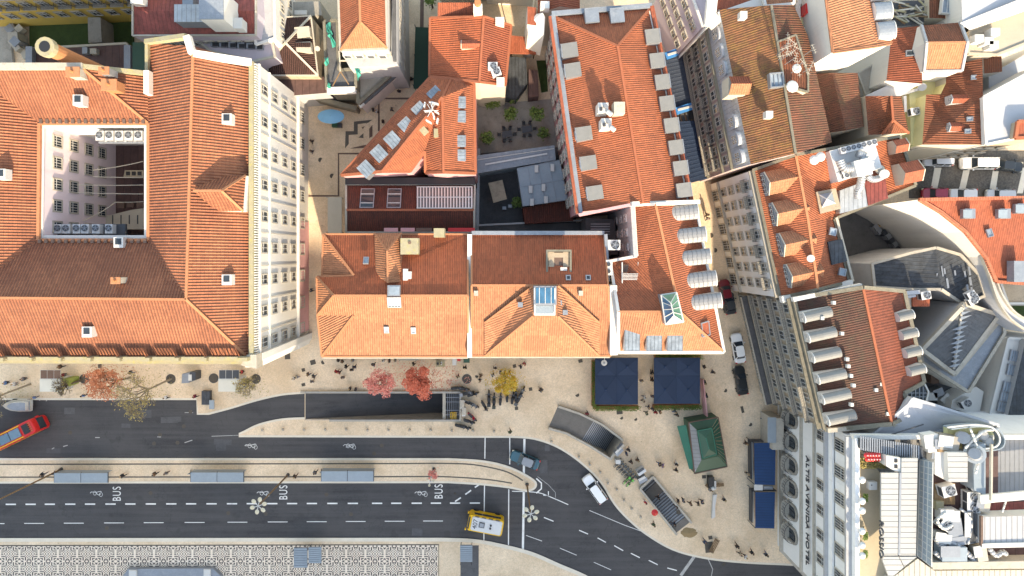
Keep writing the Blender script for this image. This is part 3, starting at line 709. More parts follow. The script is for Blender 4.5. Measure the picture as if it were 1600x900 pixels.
# south-east corner block
mb = MB(); c0 = P(393, 562, 22); mb.prism([(c0.x - .9, c0.y - .5), (c0.x + .9, c0.y - .9), (c0.x + .9, c0.y + .7), (c0.x - .2, c0.y + .7)], 20.8, 22.9, M['stone'])
mb.prism([(ge - 1.5, A.y - .1), (ge + .05, A.y - .1), (ge + .55, A.y + .8), (ge + .55, A.y + 1.6), (ge - 1.5, A.y + 1.6)], 0, 21, M['white']); part('corner_block', mb, t)
# east-slope gabled attic
mb = MB()
d = [P(302, 298, 26.3), P(346, 298, 26.3), P(384, 274, 23.7), P(380, 330, 23.7), P(318, 276, 24.0), P(338, 330, 24.2)]
mb.poly([d[0], d[4], d[2], d[1]], T['hotel']); mb.poly([d[0], d[1], d[3], d[5]], T['hotel']); mb.poly([d[1], d[2], d[3]], T['hotel'])
for a, b in ((d[3], d[2]), (d[4], d[2]), (d[5], d[3])): mb.poly([a, b, b - Vector((0, 0, 2.5)), a - Vector((0, 0, 2.5))], M['white'])
for a, b in ((0, 1), (1, 2), (1, 3)): mb.bar(d[a], d[b], .25, .14, M['ridge'])
part('attic_gable', mb, t)
for x, y, z in ((357, 187, 23.6), (357, 437, 23.6), (140, 518, 24.2), (126, 158, 24.6), (6, 273, 24.4), (189, 379, 22.4)):
    mb = MB(); q = P(x, y, z); mb.box(q, (1.1, 1.2, 1.1), M['frame']); mb.box(q + Vector((0, .12, .56)), (.7, .7, .06), M['glass']); part('roof_hatch', mb, t)
for x, y, z, s, m_ in ((122, 116, 26, 1.3, 'stone'), (178, 136, 25, 1.5, 'terracotta'), (188, 438, 25.3, .9, 'stone'), (170, 114, 26, 1.0, 'mgrey')):
    mb = MB(); q = P(x, y, z); mb.box(q, (s, s * .7, 1.8), M[m_]); mb.box(q + Vector((0, 0, .95)), (s * 1.15, s * .85, .14), M['ridge']); mb.cyl(q + Vector((0, 0, 1)), q + Vector((0, 0, 1.5)), .16, .14, M['terracotta'], 8); part('chimney', mb, t)
# brick industrial chimney at the north edge
mb = MB(); b0 = P(131, 101, 21.5); b0.z = 6; mb.cyl(b0, Vector((b0.x, b0.y, 28)), 1.0, .8, M['terracotta'], 14); mb.cyl(Vector((b0.x, b0.y, 27.6)), Vector((b0.x, b0.y, 28.3)), 1.05, 1.05, M['mossy'], 14)
mb.cyl(Vector((b0.x, b0.y, 28.31)), Vector((b0.x, b0.y, 28.33)), .6, .6, M['black'], 14); solo('brick_chimney', mb, 'tall round brick chimney with a lichened rim behind the hotel roof', 'chimney')
# courtyard walls and windows (visible west side), courtyard floor structures
xw = P(62, 0, 22).x + .02; yn, ys = P(0, 193, 22).y, P(0, 375, 22).y
mb = MB(); mb.prism([(xw, ys), (xw + .06, ys), (xw + .06, yn), (xw, yn)], 6, 21.6, M['courtlilac']); part('courtyard_wall', mb, t)
facade(t, (xw + .06, ys, 0), (xw + .06, yn, 0), [18.3, 15.2, 12.1, 9.2], 5, 1.3, 1.5, 's', .3)
xr = P(232, 0, 22).x
mb = MB(); mb.prism([(xw, ys), (xr, ys), (xr, yn), (xw, yn)], 6.0, 6.6, M['brownflat']); part('courtyard_floor', mb, t)
# courtyard roof lights, canopy
mb = MB()
def PP(x, y, z): return P(x, y, z)
mb.prism([tuple(PP(*q, 9)[:2]) for q in ((135, 345), (205, 328), (226, 325), (226, 358), (135, 358))], 6.6, 9, M['cream'])
for i in range(6): mb.box(PP(150 + i * 13, 343, 9.06), (.12, 1.2, .08), M['dgrey'])
for i in range(3): mb.box(PP(190 + i * 15, 321 - (i % 2), 8.5), (.9, .7, .5), M['brownstone'])
solo('courtyard_canopy', mb, 'beige slatted canopy low in the south-east of the hotel courtyard', 'canopy')
mb = MB(); mb.prism([tuple(PP(*q, 9)[:2]) for q in ((195, 266), (224, 266), (224, 276), (193, 276))], 6.6, 9, M['palefloor'])
for i in range(3): mb.box(PP(200 + i * 9, 271, 9.06), (.5, .5, .1), M['black'])
solo('courtyard_canopy', mb, 'small pale box with dark openings on the courtyard floor', 'canopy')
pz = 13
for a, b in (((145, 266), (224, 252)), ((145, 276), (224, 277)), ((120, 289), (224, 289)), ((122, 301), (224, 303)), ((130, 345), (180, 316)), ((180, 316), (224, 315))):
    mb = MB(); A_, B_ = PP(*a, 16), PP(*b, pz); prv = A_
    for i in range(1, 7):
        q = A_.lerp(B_, i / 6); q.z -= .5 * math.sin(math.pi * i / 6); mb.bar(prv, q, .09, .09, M['cream']); prv = q
    solo('awning_cable', mb, 'pale sagging awning cable strung across the hotel courtyard', 'cable', 'awning cables over the hotel courtyard')

ACM = {}
def ac(x, y, z, rz=0, label=None, s=1.0, group='air conditioning units on the roofs', face='up'):
    q = P(x, y, z); t = thing('air_conditioner', label or 'grey boxed air conditioning unit with a round fan', 'air conditioner', q, R(rz), group)
    if 'b' not in ACM:
        b = MB(); b.box((0, 0, .4), (1.05, .85, .78), M['whitepaint']); b.box((-.47, 0, .5), (.14, .72, .5), M['dgrey']); b.box((0, 0, .0), (1.1, .12, .08), M['dgrey']); b.box((0, .3, .0), (1.0, .12, .08), M['dgrey'])
        f = MB(); f.cyl((.08, 0, .79), (.08, 0, .83), .36, .36, M['dgrey'], 14); f.cyl((.08, 0, .83), (.08, 0, .86), .10, .10, M['mgrey'], 8)
        for i in range(5): a = i * math.pi / 2.5; f.bar((.08, 0, .845), (.08 + .33 * math.cos(a), .33 * math.sin(a), .85), .09, .02, M['mgrey'])
        for rr in (.2, .36): 
            for i in range(12): a, c = i * math.pi / 6, (i + 1) * math.pi / 6; f.bar((.08 + rr * math.cos(a), rr * math.sin(a), .88), (.08 + rr * math.cos(c), rr * math.sin(c), .88), .03, .03, M['mgrey'])
        ACM['b'] = b.mesh('body'); ACM['f'] = f.mesh('fan')
    for n_, k in (('body', 'b'), ('fan', 'f')):
        o = bpy.data.objects.new(n_, ACM[k]); COL.objects.link(o); o.parent = t
    t.scale = (s, s, s); return t
mb = MB(); mb.prism([tuple(P(*q, 19)[:2]) for q in ((154, 203), (227, 203), (227, 224), (154, 224))], 18.6, 19, M['mgrey']); part('service_platform', mb, hotel)
mb = MB(); mb.prism([tuple(P(*q, 19)[:2]) for q in ((90, 350), (196, 350), (196, 367), (90, 367))], 18.6, 19, M['dgrey']); part('service_platform', mb, hotel)
for i in range(5): ac(162 + i * 15, 214, 19, 90, 'boxed fan unit in the row under the north eave of the courtyard', 1.1, 'fan units under the north courtyard eave')
for i, x in enumerate((97, 110, 126, 139, 156, 176)): ac(x, 358, 19, 90, 'boxed fan unit in the row on the south side of the courtyard', 1.05, 'fan units on the south courtyard side')

# ---- row in the middle: B9, B10, B11
V = dict(a=(505, 366, 15), b=(731, 366, 15), r2=(731, 462, 18.3), r1=(522, 462, 18.3), w1=(495, 432, 15.6), h1=(553, 430, 17), w0=(503, 432, 15), s0=(496, 493, 15.6), e=(731, 557, 15), d=(503, 557, 15), h2=(553, 493, 17))
t = mid1 = bldg('terracotta_row_house', 'long terracotta-roofed block with notched west end facing the car ramp', 'building', V,
    [('a', 'b', 'r2', 'r1', 'w1', 'h1'), ('a', 'h1', 'w0'), ('w1', 'r1', 's0'), ('r1', 'r2', 'e', 'd', 'h2', 's0'), ('s0', 'h2', 'd')],
    T['orange'], M['cream'], ridges=[('r1', 'r2'), ('a', 'h1'), ('w1', 'r1'), ('r1', 's0'), ('h2', 'd')], trim=M['ridge'], tw=.22, th=.12, fm={0: T['rear']})
mb = MB(); d = [P(605, 392, 18.3), P(606, 442, 18.3), P(585, 364, 15.4), P(627, 364, 15.4), P(587, 425, 16.9), P(628, 425, 16.9), P(592, 434, 17.2), P(628, 440, 17.5)]
for f in ((2, 4, 6, 1, 0), (0, 1, 7, 5, 3), (2, 0, 3)):
    mb.poly([d[i] for i in f][::-1] if f[0] else [d[i] for i in f][::-1], T['orange'])
for a, b in ((0, 1), (0, 2), (0, 3)): mb.bar(d[a], d[b], .22, .12, M['ridge'])
for a, b in ((2, 3), (4, 2), (3, 5)): mb.poly([d[a], d[b], d[b] - Vector((0, 0, 1)), d[a] - Vector((0, 0, 1))], M['cream'])
part('cross_gable', mb, t)
for x, y in ((572, 407), (651, 424), (682, 424), (710, 424)): skylight(t, x, y, 16.7, .55, .8, 0, 25, 90, M['skyglass'])
for x, y in ((604, 515), (646, 516)): skylight(t, x, y, 16.5, .5, .8, 0, -25, 90, M['skyglass'], fr=M['mgrey'])
mb = MB(); mb.box(P(641, 385, 16.6), (2.2, 2.0, 1.6), M['mossy']); mb.cyl(P(640, 379, 17.4), P(640, 379, 17.5), .2, .2, M['brownstone'], 8); part('stair_tower', mb, t)
mb = MB(); mb.box(P(687, 364, 16), (1.3, 1.1, 2), M['mossy']); part('chimney', mb, t)
mb = MB(); mb.box(P(634, 429, 17.6), (.55, 1.4, .9), M['frame']); mb.box(P(640, 430, 17.4), (.5, .9, .6), M['frame']); part('vent_box', mb, t)
mb = MB(); mb.box(P(616, 454, 18.5), (1.5, 1.3, .9), M['mgrey']); mb.box(P(616, 454, 18.97), (1.2, 1.0, .05), M['skyglass']); part('roof_lantern', mb, t)
skylight(t, 616, 472, 18.2, 1.55, 1.3, 0, -25, 90, M['paleglass'], bars=3)
A, B = P(503, 557, 15), P(731, 557, 15)
facade(t, A, B, [11.2, 7.6, 4.2, .2], 9, 1.2, 2.0, 's', .6, balc={0: 'each', 1: 'each'}, cornices=(14.4, 3.7))
V = dict(a=(737, 366, 15), b=(943, 366, 15), r2=(950, 446, 18.3), r1=(737, 446, 18.3), e=(954, 556, 15), d=(737, 556, 15))
t = mid2 = bldg('terracotta_row_house', 'terracotta-roofed block with a glass lantern and a hipped front wing', 'building', V,
    [('a', 'b', 'r2', 'r1'), ('r1', 'r2', 'e', 'd')], T['orange'], M['cream'], ridges=[('r1', 'r2')], trim=M['ridge'], tw=.22, th=.12, fm={0: T['rear']})
mb = MB(); d = [P(833, 494, 19.3), P(872, 494, 19.3), P(757, 557, 15.25), P(937, 557, 15.25), P(757, 505, 16.9), P(937, 505, 16.9), P(833, 447, 18.9), P(872, 447, 18.9), P(757, 500, 16.8)]
mb.poly([d[2], d[3], d[1], d[0]], T['orange']); mb.poly([d[6], d[4], d[2], d[0]], T['orange']); mb.poly([d[7], d[1], d[3], d[5]], T['orange']); mb.poly([d[6], d[0], d[1], d[7]], T['orange'])
for a, b in ((0, 2), (1, 3), (4, 6), (5, 7)): mb.bar(d[a], d[b], .22, .12, M['ridge'])
for a, b in ((2, 4), (3, 5), (4, 6), (5, 7), (2, 3)): mb.poly([d[a], d[b], d[b] - Vector((0, 0, 2)), d[a] - Vector((0, 0, 2))], M['cream'])
part('front_wing_roof', mb, t)
mb = MB(); q = P(851, 461, 19.4); mb.box(q, (2.7, 2.2, 1.9), M['mgrey']); mb.box(q + Vector((0, 0, .97)), (2.2, 1.8, .06), M['blueglass']); mb.box(P(851, 484, 19.2), (2.5, 1.3, 1.1), M['frame']); mb.box(P(851, 484, 19.78), (2.1, .95, .05), M['paleglass'])
for dx in (-.7, 0, .7): mb.box(q + Vector((dx, 0, 1.02)), (.07, 1.9, .08), M['frame'])
mb.bar(P(835, 450, 20.5), P(835, 492, 20.0), .1, .12, M['frame']); mb.bar(P(867, 450, 20.5), P(867, 492, 20.0), .1, .12, M['frame']); part('glass_lantern', mb, t)
for x, y in ((813, 476), (883, 488), (874, 473)): 
    mb = MB(); mb.box(P(x, y, 18.6), (.6, .6, .5), M['mgrey']); part('vent_box', mb, t)
for x, y in ((888, 434), (919, 434)): skylight(t, x, y, 17.9, .5, .55, 0, 25, 90, M['glass'])
for x, y in ((744, 458), (907, 458)): 
    mb = MB(); mb.box(P(x, y, 18.3), (.5, .6, .8), M['stone']); part('chimney', mb, t)
# sunken light well
mb = MB(); q = P(873, 410, 17.2)
for s in (-1, 1): mb.box(q + Vector((s * 1.45, 0, 0)), (.25, 2.9, .5), M['oldstone']); mb.box(q + Vector((0, s * 1.45, .004)), (3.1, .25, .5), M['oldstone']); mb.box(q + Vector((s * .9, 0, -.1)), (.7, 2.6, .06), M['tan']); mb.box(q + Vector((0, s * .9, -.095)), (2.6, .6, .06), M['tan'])
mb.box(q + Vector((0, 0, -.2)), (2.8, 2.8, .1), M['brownstone']); mb.box(q + Vector((.6, -.8, .1)), (.8, .4, .3), M['frame']); part('light_well', mb, t)
mb = MB(); mb.bar(P(734, 366, 16), P(734, 558, 15.9), .55, 1.0, M['white']); mb.bar(P(737, 364, 15.2), P(944, 364, 15.2), .5, .5, M['lead']); mb.bar(P(946, 366, 15.6), P(950, 440, 15.7), .4, .6, M['lead']); mb.bar(P(957, 445, 16.6), P(958, 553, 15.8), .9, 1.4, M['white']); part('parapet', mb, t)
mb = MB(); mb.box(P(951, 418, 16.4), (.8, 1.9, 1.0), M['frame']); mb.cyl(P(951, 413, 16.9), P(951, 413, 17), .25, .25, M['dgrey'], 10); mb.cyl(P(951, 424, 16.9), P(951, 424, 17), .25, .25, M['dgrey'], 10); part('extractor', mb, t)
facade(t, P(737, 556, 15), P(954, 556, 15), [11.2, 7.6, 4.2, .2], 8, 1.2, 2.0, 's', .6, balc={0: 'each'}, cornices=(14.4, 3.7))
# B11
V = dict(a=(990, 320, 17), g=(1024, 319, 19.5), b=(1086, 318, 15.6), c=(1131, 550, 15.6), d=(966, 550, 15.6), L=(966, 487, 18.3), k=(1062, 487, 19.5), n=(995, 400, 16.8), m=(953, 408, 15.4))
t = mid3 = bldg('terracotta_row_house', 'orange-roofed corner house with barrel dormers along its east side', 'building', V,
    [('a', 'g', 'k', 'n'), ('n', 'k', 'L', 'm'), ('L', 'k', 'c', 'd'), ('g', 'b', 'c', 'k')], T['palace'], M['white'], ridges=[('g', 'k'), ('k', 'c'), ('L', 'k')], trim=M['white'], tw=.35, th=.3, fm={2: T['orange']})
for x, y in ((1084, 331), (1096, 366), (1103, 400), (1112, 434), (1120, 468)): dormer(t, x, y, 16.2, 6, 1.9, 4.3, 1.3, M['zinc_w'], M['white'], 'barrel')
for x in (985, 1019, 1051): dormer(t, x, 546, 16.0, -90, 1.9, 3.0, 1.15, M['dormer_grey'], M['frame'], 'flat')
mb = MB(); q = [P(1033, 461, 20), P(1057, 457, 20), P(1068, 503, 20), P(1040, 507, 20)]; ap = P(1048, 473, 21.5); ap2 = P(1053, 493, 21.5)
mb.poly([q[0], ap, q[1]][::-1], M['greenglass']); mb.poly([q[1], ap, ap2, q[2]][::-1], M['greenglass']); mb.poly([q[3], ap2, ap, q[0]][::-1], M['blueglass']); mb.poly([q[2], ap2, q[3]][::-1], M['whitepaint'])
for i in range(4): mb.bar(q[i], q[(i + 1) % 4], .16, .16, M['frame']); mb.poly([q[i], q[(i + 1) % 4], q[(i + 1) % 4] - Vector((0, 0, 2)), q[i] - Vector((0, 0, 2))], M['mgrey'])
mb.bar(ap, ap2, .1, .1, M['frame'])
for f in (.0, .25, .5, .75, 1): mb.bar(q[0].lerp(q[3], f), ap.lerp(ap2, f), .08, .08, M['frame']); mb.bar(q[1].lerp(q[2], f), ap.lerp(ap2, f), .08, .08, M['frame'])
part('glass_lantern', mb, t)
skylight(t, 1102, 514, 17.2, 1.2, 1.7, 10, 28, -5, T['clean'])
mb = MB()
for i in range(5): mb.box(P(985, 428 + i * 2.2, 17), (2.0, .08, .08), M['frame'])
for s in (0, 1): mb.box(P(972 + s * 25, 426, 16.8), (.12, 2.6, .3), M['frame'])
mb.box(P(985, 428, 16.4), (2.0, 2.3, .1), M['brownstone']); part('roof_terrace_frame', mb, t)
facade(t, P(966, 550, 15.6), P(1131, 550, 15.6), [11.3, 7.6, 4.2, .3], 6, 1.2, 2.0, 's', .6, cornices=(15.1,))
# grey courtyard wall west of B11 + dark light shaft
mb = MB(); a, b, c = P(991, 322, 17), P(996, 402, 17), P(954, 408, 15)
mb.prism([(a.x - .02, a.y), (b.x - .02, b.y), (b.x - .5, b.y), (a.x - .5, a.y)], 0, 17.2, M['grey'])
u = (b - a).normalized(); part('light_shaft_wall', mb, t)
facade(t, Vector((a.x - .52, a.y, 0)), Vector((b.x - .52, b.y, 0)), [13.2, 9.8, 6.4], 3, .8, 1.3, 'w', .4)
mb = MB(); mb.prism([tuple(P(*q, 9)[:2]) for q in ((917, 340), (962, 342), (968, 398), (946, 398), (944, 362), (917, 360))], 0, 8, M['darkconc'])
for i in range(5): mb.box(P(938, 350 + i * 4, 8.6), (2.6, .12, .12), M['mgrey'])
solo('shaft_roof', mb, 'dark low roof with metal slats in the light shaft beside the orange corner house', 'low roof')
ac(957, 383, 14.5, 0, 'white fan unit at the north-east corner of the block with a glass lantern', 1.5)

# ---- B8 dark workshop roof, B7 triangular house, B6
V = dict(a=(541, 288, 10), b=(742, 288, 10), r2=(741, 328, 11.6), r1=(541, 328, 11.6), c=(741, 363, 10), d=(541, 363, 10))
t = bldg('workshop_hall', 'low dark brown tiled hall with two skylights and a white louvred panel', 'hall', V, [('a', 'b', 'r2', 'r1'), ('r1', 'r2', 'c', 'd')], T['dark'], M['grey'], ridges=[('r1', 'r2')], rm=M['ridge_dark'], trim=M['stone'], tw=.25, th=.2)
for x in (574, 616): skylight(t, x, 310, 10.95, 1.75, 2.7, 0, 20, 90, M['glass'], bars=0); 
for x in (574, 616):
    mb = MB()
    for k in (-.5, .5): mb.box(P(x, 310 + k * 14, 11.2), (1.75, .1, .1), M['frame'])
    part('glazing_bar', mb, t)
mb = MB(); mb.poly([P(651, 292, 10.4), P(651, 325, 11.75), P(738, 325, 11.75), P(738, 292, 10.4)], M['dgrey'])
for i in range(19): mb.bar(P(652.5 + i * 4.7, 292, 10.5), P(652.5 + i * 4.7, 325, 11.9), .2, .08, M['frame'])
for y, z in ((292, 10.55), (325, 11.95), (308, 11.2)): mb.bar(P(651, y, z), P(738, y, z), .12, .1, M['frame'])
part('louvred_panel', mb, t)
mb = MB(); mb.bar(P(540, 283, 10.2), P(742, 283, 10.2), .9, .5, M['black']); part('gutter', mb, t)
mb = MB(); mb.prism([tuple(P(*q, 3)[:2]) for q in ((512, 308), (534, 308), (534, 364), (512, 364))], 2.7, 3.0, M['cream'])
for y in (309, 363):
    for x in (513, 533): mb.box(P(x, y, 1.35), (.08, .08, 2.7), M['frame'])
solo('pale_awning', mb, 'flat cream awning against the west end of the dark workshop', 'awning')
# back terrace strip between hall and row (pink sheets)
mb = MB()
for x0, x1, m_ in ((600, 622, 'pink'), (626, 648, 'pink'), (650, 675, 'brownstone'), (700, 742, 'redpaint')): mb.box(P((x0 + x1) / 2, 359, 11.4), ((x1 - x0) * .084, .5, .12), M[m_])
solo('terrace_awnings', mb, 'row of pink and red sheets behind the dark brown hall', 'sheets')
V = dict(a=(672, 121, 13.5), c=(741, 131, 13.5), tt=(705, 123, 13.5), d=(743, 271, 13.5), r2=(693, 269, 16.4), n2=(665, 270, 14), n0=(664, 236, 15), n1=(641, 268, 14), r1=(597, 268, 15.8), r0=(691, 152, 16.8), g=(533, 274, 13.5))
t = tri = bldg('triangular_house', 'wedge-shaped red-roofed house with grey skylight dormers', 'house', V,
    [('a', 'r0', 'r1', 'g'), ('r0', 'n0', 'n1', 'r1'), ('r0', 'r2', 'n2', 'n0'), ('r0', 'c', 'd', 'r2'), ('a', 'tt', 'r0'), ('tt', 'c', 'r0')], T['palace'], M['pink'], ridges=[('r0', 'r1'), ('r0', 'r2'), ('tt', 'r0')], rm=M['ridge_dark'], trim=M['ridge_dark'], tw=.35, th=.2)
for x, y in ((675, 143), (651, 167), (630, 191), (608, 213), (587, 234), (567, 258)): dormer(t, x, y, 14.9, 133, 1.6, 1.7, .8, M['dormer_grey'], M['mgrey'], 'flat')
for x, y in ((727, 162), (727, 184), (727, 222), (727, 244)): dormer(t, x, y, 14.3, 0, 1.45, 1.6, .75, M['dormer_grey'], M['mgrey'], 'flat')
for x, y, r_ in ((662, 204, 40), (683, 208, 0)):
    mb = MB(); mb.box(P(x, y, 16.1), (.8, 1.1, .25), M['mossy'], R(r_)); part('roof_hatch', mb, t)
mb = MB(); mb.prism([tuple(P(*q, 8)[:2]) for q in ((640, 266), (663, 238), (663, 268))], 0, 8, M['darkconc']); part('notch_floor', mb, t)
mb = MB(); q = P(676, 178, 16.5); rr = random.Random(3)
for i in range(9): mb.box(q + Vector((rr.uniform(-.9, .9), rr.uniform(-1.3, 1.3), .7 + rr.random() * .5)), (.5 + rr.random() * .5, .15, .5 + rr.random() * .6), M['whitepaint'], rr.random() * 3)
mb.cyl(q, q + Vector((0, 0, 2.4)), .06, .05, M['mgrey'], 6)
for i in range(6): a = i * 1.05; mb.bar(q + Vector((0, 0, 2)), q + Vector((math.cos(a) * .9, math.sin(a) * .9, 1.9)), .06, .06, M['whitepaint'])
solo('antenna_mast', mb, 'cluster of white telecom antennas on the wedge-shaped red roof', 'antenna')
V = dict(a=(672, 28, 12), r0=(756, 26, 14.5), b=(799, 40, 12), c=(790, 133, 12), r1=(749, 128, 14.5), d=(671, 119, 12))
t = bldg('red_gabled_house', 'square weathered red gabled roof north of the wedge-shaped house', 'house', V, [('a', 'r0', 'r1', 'd'), ('r0', 'b', 'c', 'r1')], T['red'], M['cream'], ridges=[('r0', 'r1')], rm=M['ridge_dark'], trim=M['ridge_dark'], tw=.3, th=.15, fm={0: T['rear'], 1: T['red']})
dormer(t, 722, 73, 13.2, 180, 1.1, 2.6, .9, T['clean'], M['cream'], 'gable', rise=.35)
for x, y in ((770, 106), (775, 115)): ac(x, y, 13.4, 20 if x > 772 else 0, 'grey fan unit on the east slope of the weathered red gabled roof' if x > 772 else 'pale blue-grey fan unit by the east eave of the weathered red gabled roof', 1.15)
for x, y, s in ((782, 128, 1), (781, 35, 1.1), (748, 22, .9)):
    mb = MB(); mb.box(P(x, y, 13.4), (s, s * .8, 1.4), M['white']); part('chimney', mb, t)
mb = MB(); mb.prism([tuple(P(*q, 6)[:2]) for q in ((797, 55), (826, 58), (838, 84), (797, 83))], 5.6, 6, T['clean']); 
for q in ((799, 57), (825, 60), (835, 82), (799, 81)): mb.box(P(*q, 2.8), (.15, .15, 5.6), M['wood'])
solo('garden_shed_roof', mb, 'plain red lean-to roof at the north end of the shaded garden', 'lean-to')

# ---- palace B12
V = dict(a=(866, 26, 16.5), b=(1016, 13, 16.5), v=(965, 72, 19.5), r1=(1005, 318, 19.5), c=(1077, 314, 16.5), d=(908, 331, 16.5))
t = pal = bldg('long_palace', 'long palace with a bright orange hipped roof and many square grey dormers', 'palace', V, [('a', 'b', 'v'), ('v', 'r1', 'd', 'a'), ('b', 'c', 'r1', 'v')], T['palace'], M['pink'], ridges=[('a', 'v'), ('b', 'v'), ('v', 'r1')], rm=M['ridge_dark'], trim=None)
mb = MB(); mb.bar(P(863, 24, 16.6), P(906, 334, 16.6), .7, .5, M['lead']); mb.bar(P(859, 26, 16.7), P(902, 334, 16.7), .35, .5, T['clean']); mb.bar(P(862, 22, 16.7), P(1018, 9, 16.71), .6, .5, M['lead']); mb.bar(P(1018, 10, 16.72), P(1080, 314, 16.73), .5, .5, T['clean']); mb.bar(P(1013, 12, 16.5), P(1075, 314, 16.5), .35, .3, M['white'])
mb.bar(P(905, 336, 17), P(985, 320, 18.5), .35, .9, M['pink']); mb.bar(P(985, 319, 18.9), P(1090, 316, 17), .5, 1.3, M['white']); part('parapet', mb, t)
for x, y in ((1027, 60), (1034, 97), (1042, 130), (1049, 163), (1056, 197), (1063, 231), (1070, 263), (1075, 297)): dormer(t, x, y, 16.6, 8, 1.75, 1.75, 1.25, M['dormer_pale'], M['mgrey'], 'flat')
for x, y in ((877, 84), (882, 115), (899, 213), (906, 258), (916, 304)): dormer(t, x, y, 16.6, 188, 1.7, 1.9, 1.2, M['dormer_pale'], M['mgrey'], 'flat')
for x in (922, 961): dormer(t, x, 19, 16.6, 95, 1.7, 1.7, 1.2, M['lead'], M['lead'], 'flat')
for x, y, z, a in ((940, 172, 19, 1.3), (945, 196, 18.9, 1.1)):
    mb = MB(); q = P(x, y, z); mb.box(q + Vector((0, 0, .2)), (1.2, 1.2, 2.2), M['white']); mb.cyl(q + Vector((.2, .1, 1.3)), q + Vector((.2, .1, 1.9)), .25, .25, M['mgrey'], 10); mb.box(q + Vector((-.3, -.2, 1.5)), (.3, .4, .4), M['dgrey']); mb.cyl(q + Vector((.5, -.5, 1.4)), q + Vector((.9, -.9, 1.6)), .3, .28, M['frame'], 10); part('chimney', mb, t)
mb = MB(); mb.box(P(965, 172, 19.2), (1.3, 1.4, 2.6), M['stone']); part('chimney', mb, t)
A, B = P(862, 26, 16.5), P(904, 331, 16.5); facade(t, A, B, [12.6, 8.8, 4.8], 11, 1.1, 1.9, 's', .8, cornices=(15.8,))
# ---- garden courtyard
mb = MB(); mb.prism([tuple(P(*q)[:2]) for q in ((745, 165), (862, 155), (872, 230), (745, 240))], .01, .10, M['conc']); struct('garden_terrace', mb)
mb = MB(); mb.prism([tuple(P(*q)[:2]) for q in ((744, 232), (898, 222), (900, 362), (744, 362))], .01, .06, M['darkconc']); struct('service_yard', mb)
mb = MB(); mb.prism([tuple(P(*q)[:2]) for q in ((838, 95), (853, 95), (856, 143), (846, 145))], .01, .14, M['lawn']); struct('grass_strip', mb, 'stuff')
mb = MB(); mb.prism([tuple(P(*q, 3.2)[:2]) for q in ((790, 88), (822, 90), (824, 130), (806, 155), (786, 150))], 0, 3.2, M['slate']); solo('garden_pavilion', mb, 'dark grey sheet roof in the shaded garden', 'pavilion')
mb = MB(); mb.prism([tuple(P(*q, 3)[:2]) for q in ((826, 108), (840, 110), (842, 150), (826, 152))], 0, 3, M['brownflat']); solo('garden_shed', mb, 'brown flat-roofed shed beside the grass strip in the garden', 'shed')
t = thing('glass_gallery', 'long blue-grey glazed gallery crossing the shaded garden', 'gallery', P(806, 248))
mb = MB(); g4 = [tuple(P(*q, 5)[:2]) for q in ((745, 243), (866, 227), (868, 250), (745, 271))]; mb.prism(g4, 0, 5, M['paleglass'], M['lead']); part('glazing', mb, t)
mb = MB()
for i in range(13):
    f = i / 12; a = P(745 + f * 121, 243 - f * 16, 5.05); b = P(745 + f * 123, 271 - f * 21, 5.05); mb.bar(a, b, .08, .08, M['mgrey'])
mb.bar(P(745, 250, 5.1), P(866, 232, 5.1), .1, .1, M['frame']); mb.bar(P(758, 257, 5.2), P(855, 240, 5.2), .22, .08, M['whitepaint']); part('glazing_bar', mb, t)
t = thing('tiled_roof_terrace', 'square blue-grey panelled roof terrace in the garden yard', 'roof terrace', P(848, 285))
mb = MB(); mb.prism([tuple(P(*q, 5)[:2]) for q in ((808, 263), (874, 250), (888, 312), (817, 322))], 0, 5, M['paleglass']); part('deck', mb, t)
mb = MB()
for i in range(5): mb.bar(P(808 + i * 16.5, 263 - i * 3.2, 5.05), P(817 + i * 17.7, 322 - i * 2.5, 5.05), .07, .06, M['mgrey'])
for i in range(3): mb.bar(P(808 + i * 4.5, 263 + i * 29.5, 5.06), P(874 + i * 7, 250 + i * 31, 5.06), .07, .06, M['mgrey'])
part('panel_joint', mb, t)
for x, y in ((838, 264), (863, 262), (829, 296), (849, 293), (853, 312), (831, 316)):
    mb = MB(); mb.box(P(x, y, 5.3), (.5, 1.0, .35), M['frame']); part('vent_box', mb, t)
mb = MB(); mb.prism([tuple(P(*q, 4)[:2]) for q in ((817, 325), (889, 312), (896, 345), (820, 350))], 0, 4, T['dark']); solo('yard_shed', mb, 'dark mossy shed roof south of the panelled terrace', 'shed')
mb = MB(); mb.prism([tuple(P(*q, 3)[:2]) for q in ((763, 286), (785, 281), (792, 311), (771, 317))], 2.85, 3, M['tan'])
for q in ((765, 287), (784, 283), (790, 310), (773, 315)): mb.box(P(*q, 1.4), (.1, .1, 2.8), M['wood'])
solo('yard_parasol', mb, 'square tan canopy in the dark service yard', 'canopy')
mb = MB(); mb.prism([tuple(P(*q, 2.6)[:2]) for q in ((746, 232), (744, 362), (748, 362), (750, 232))], 0, 2.6, M['grey']); mb.bar(P(745, 352, 3), P(915, 344, 3), .25, .3, M['grey']); mb.prism([tuple(P(*q, 2)[:2]) for q in ((745, 354), (915, 347), (915, 362), (745, 362))], 0, 2, M['darkconc']); solo('yard_wall', mb, 'grey wall round the dark service yard', 'wall')
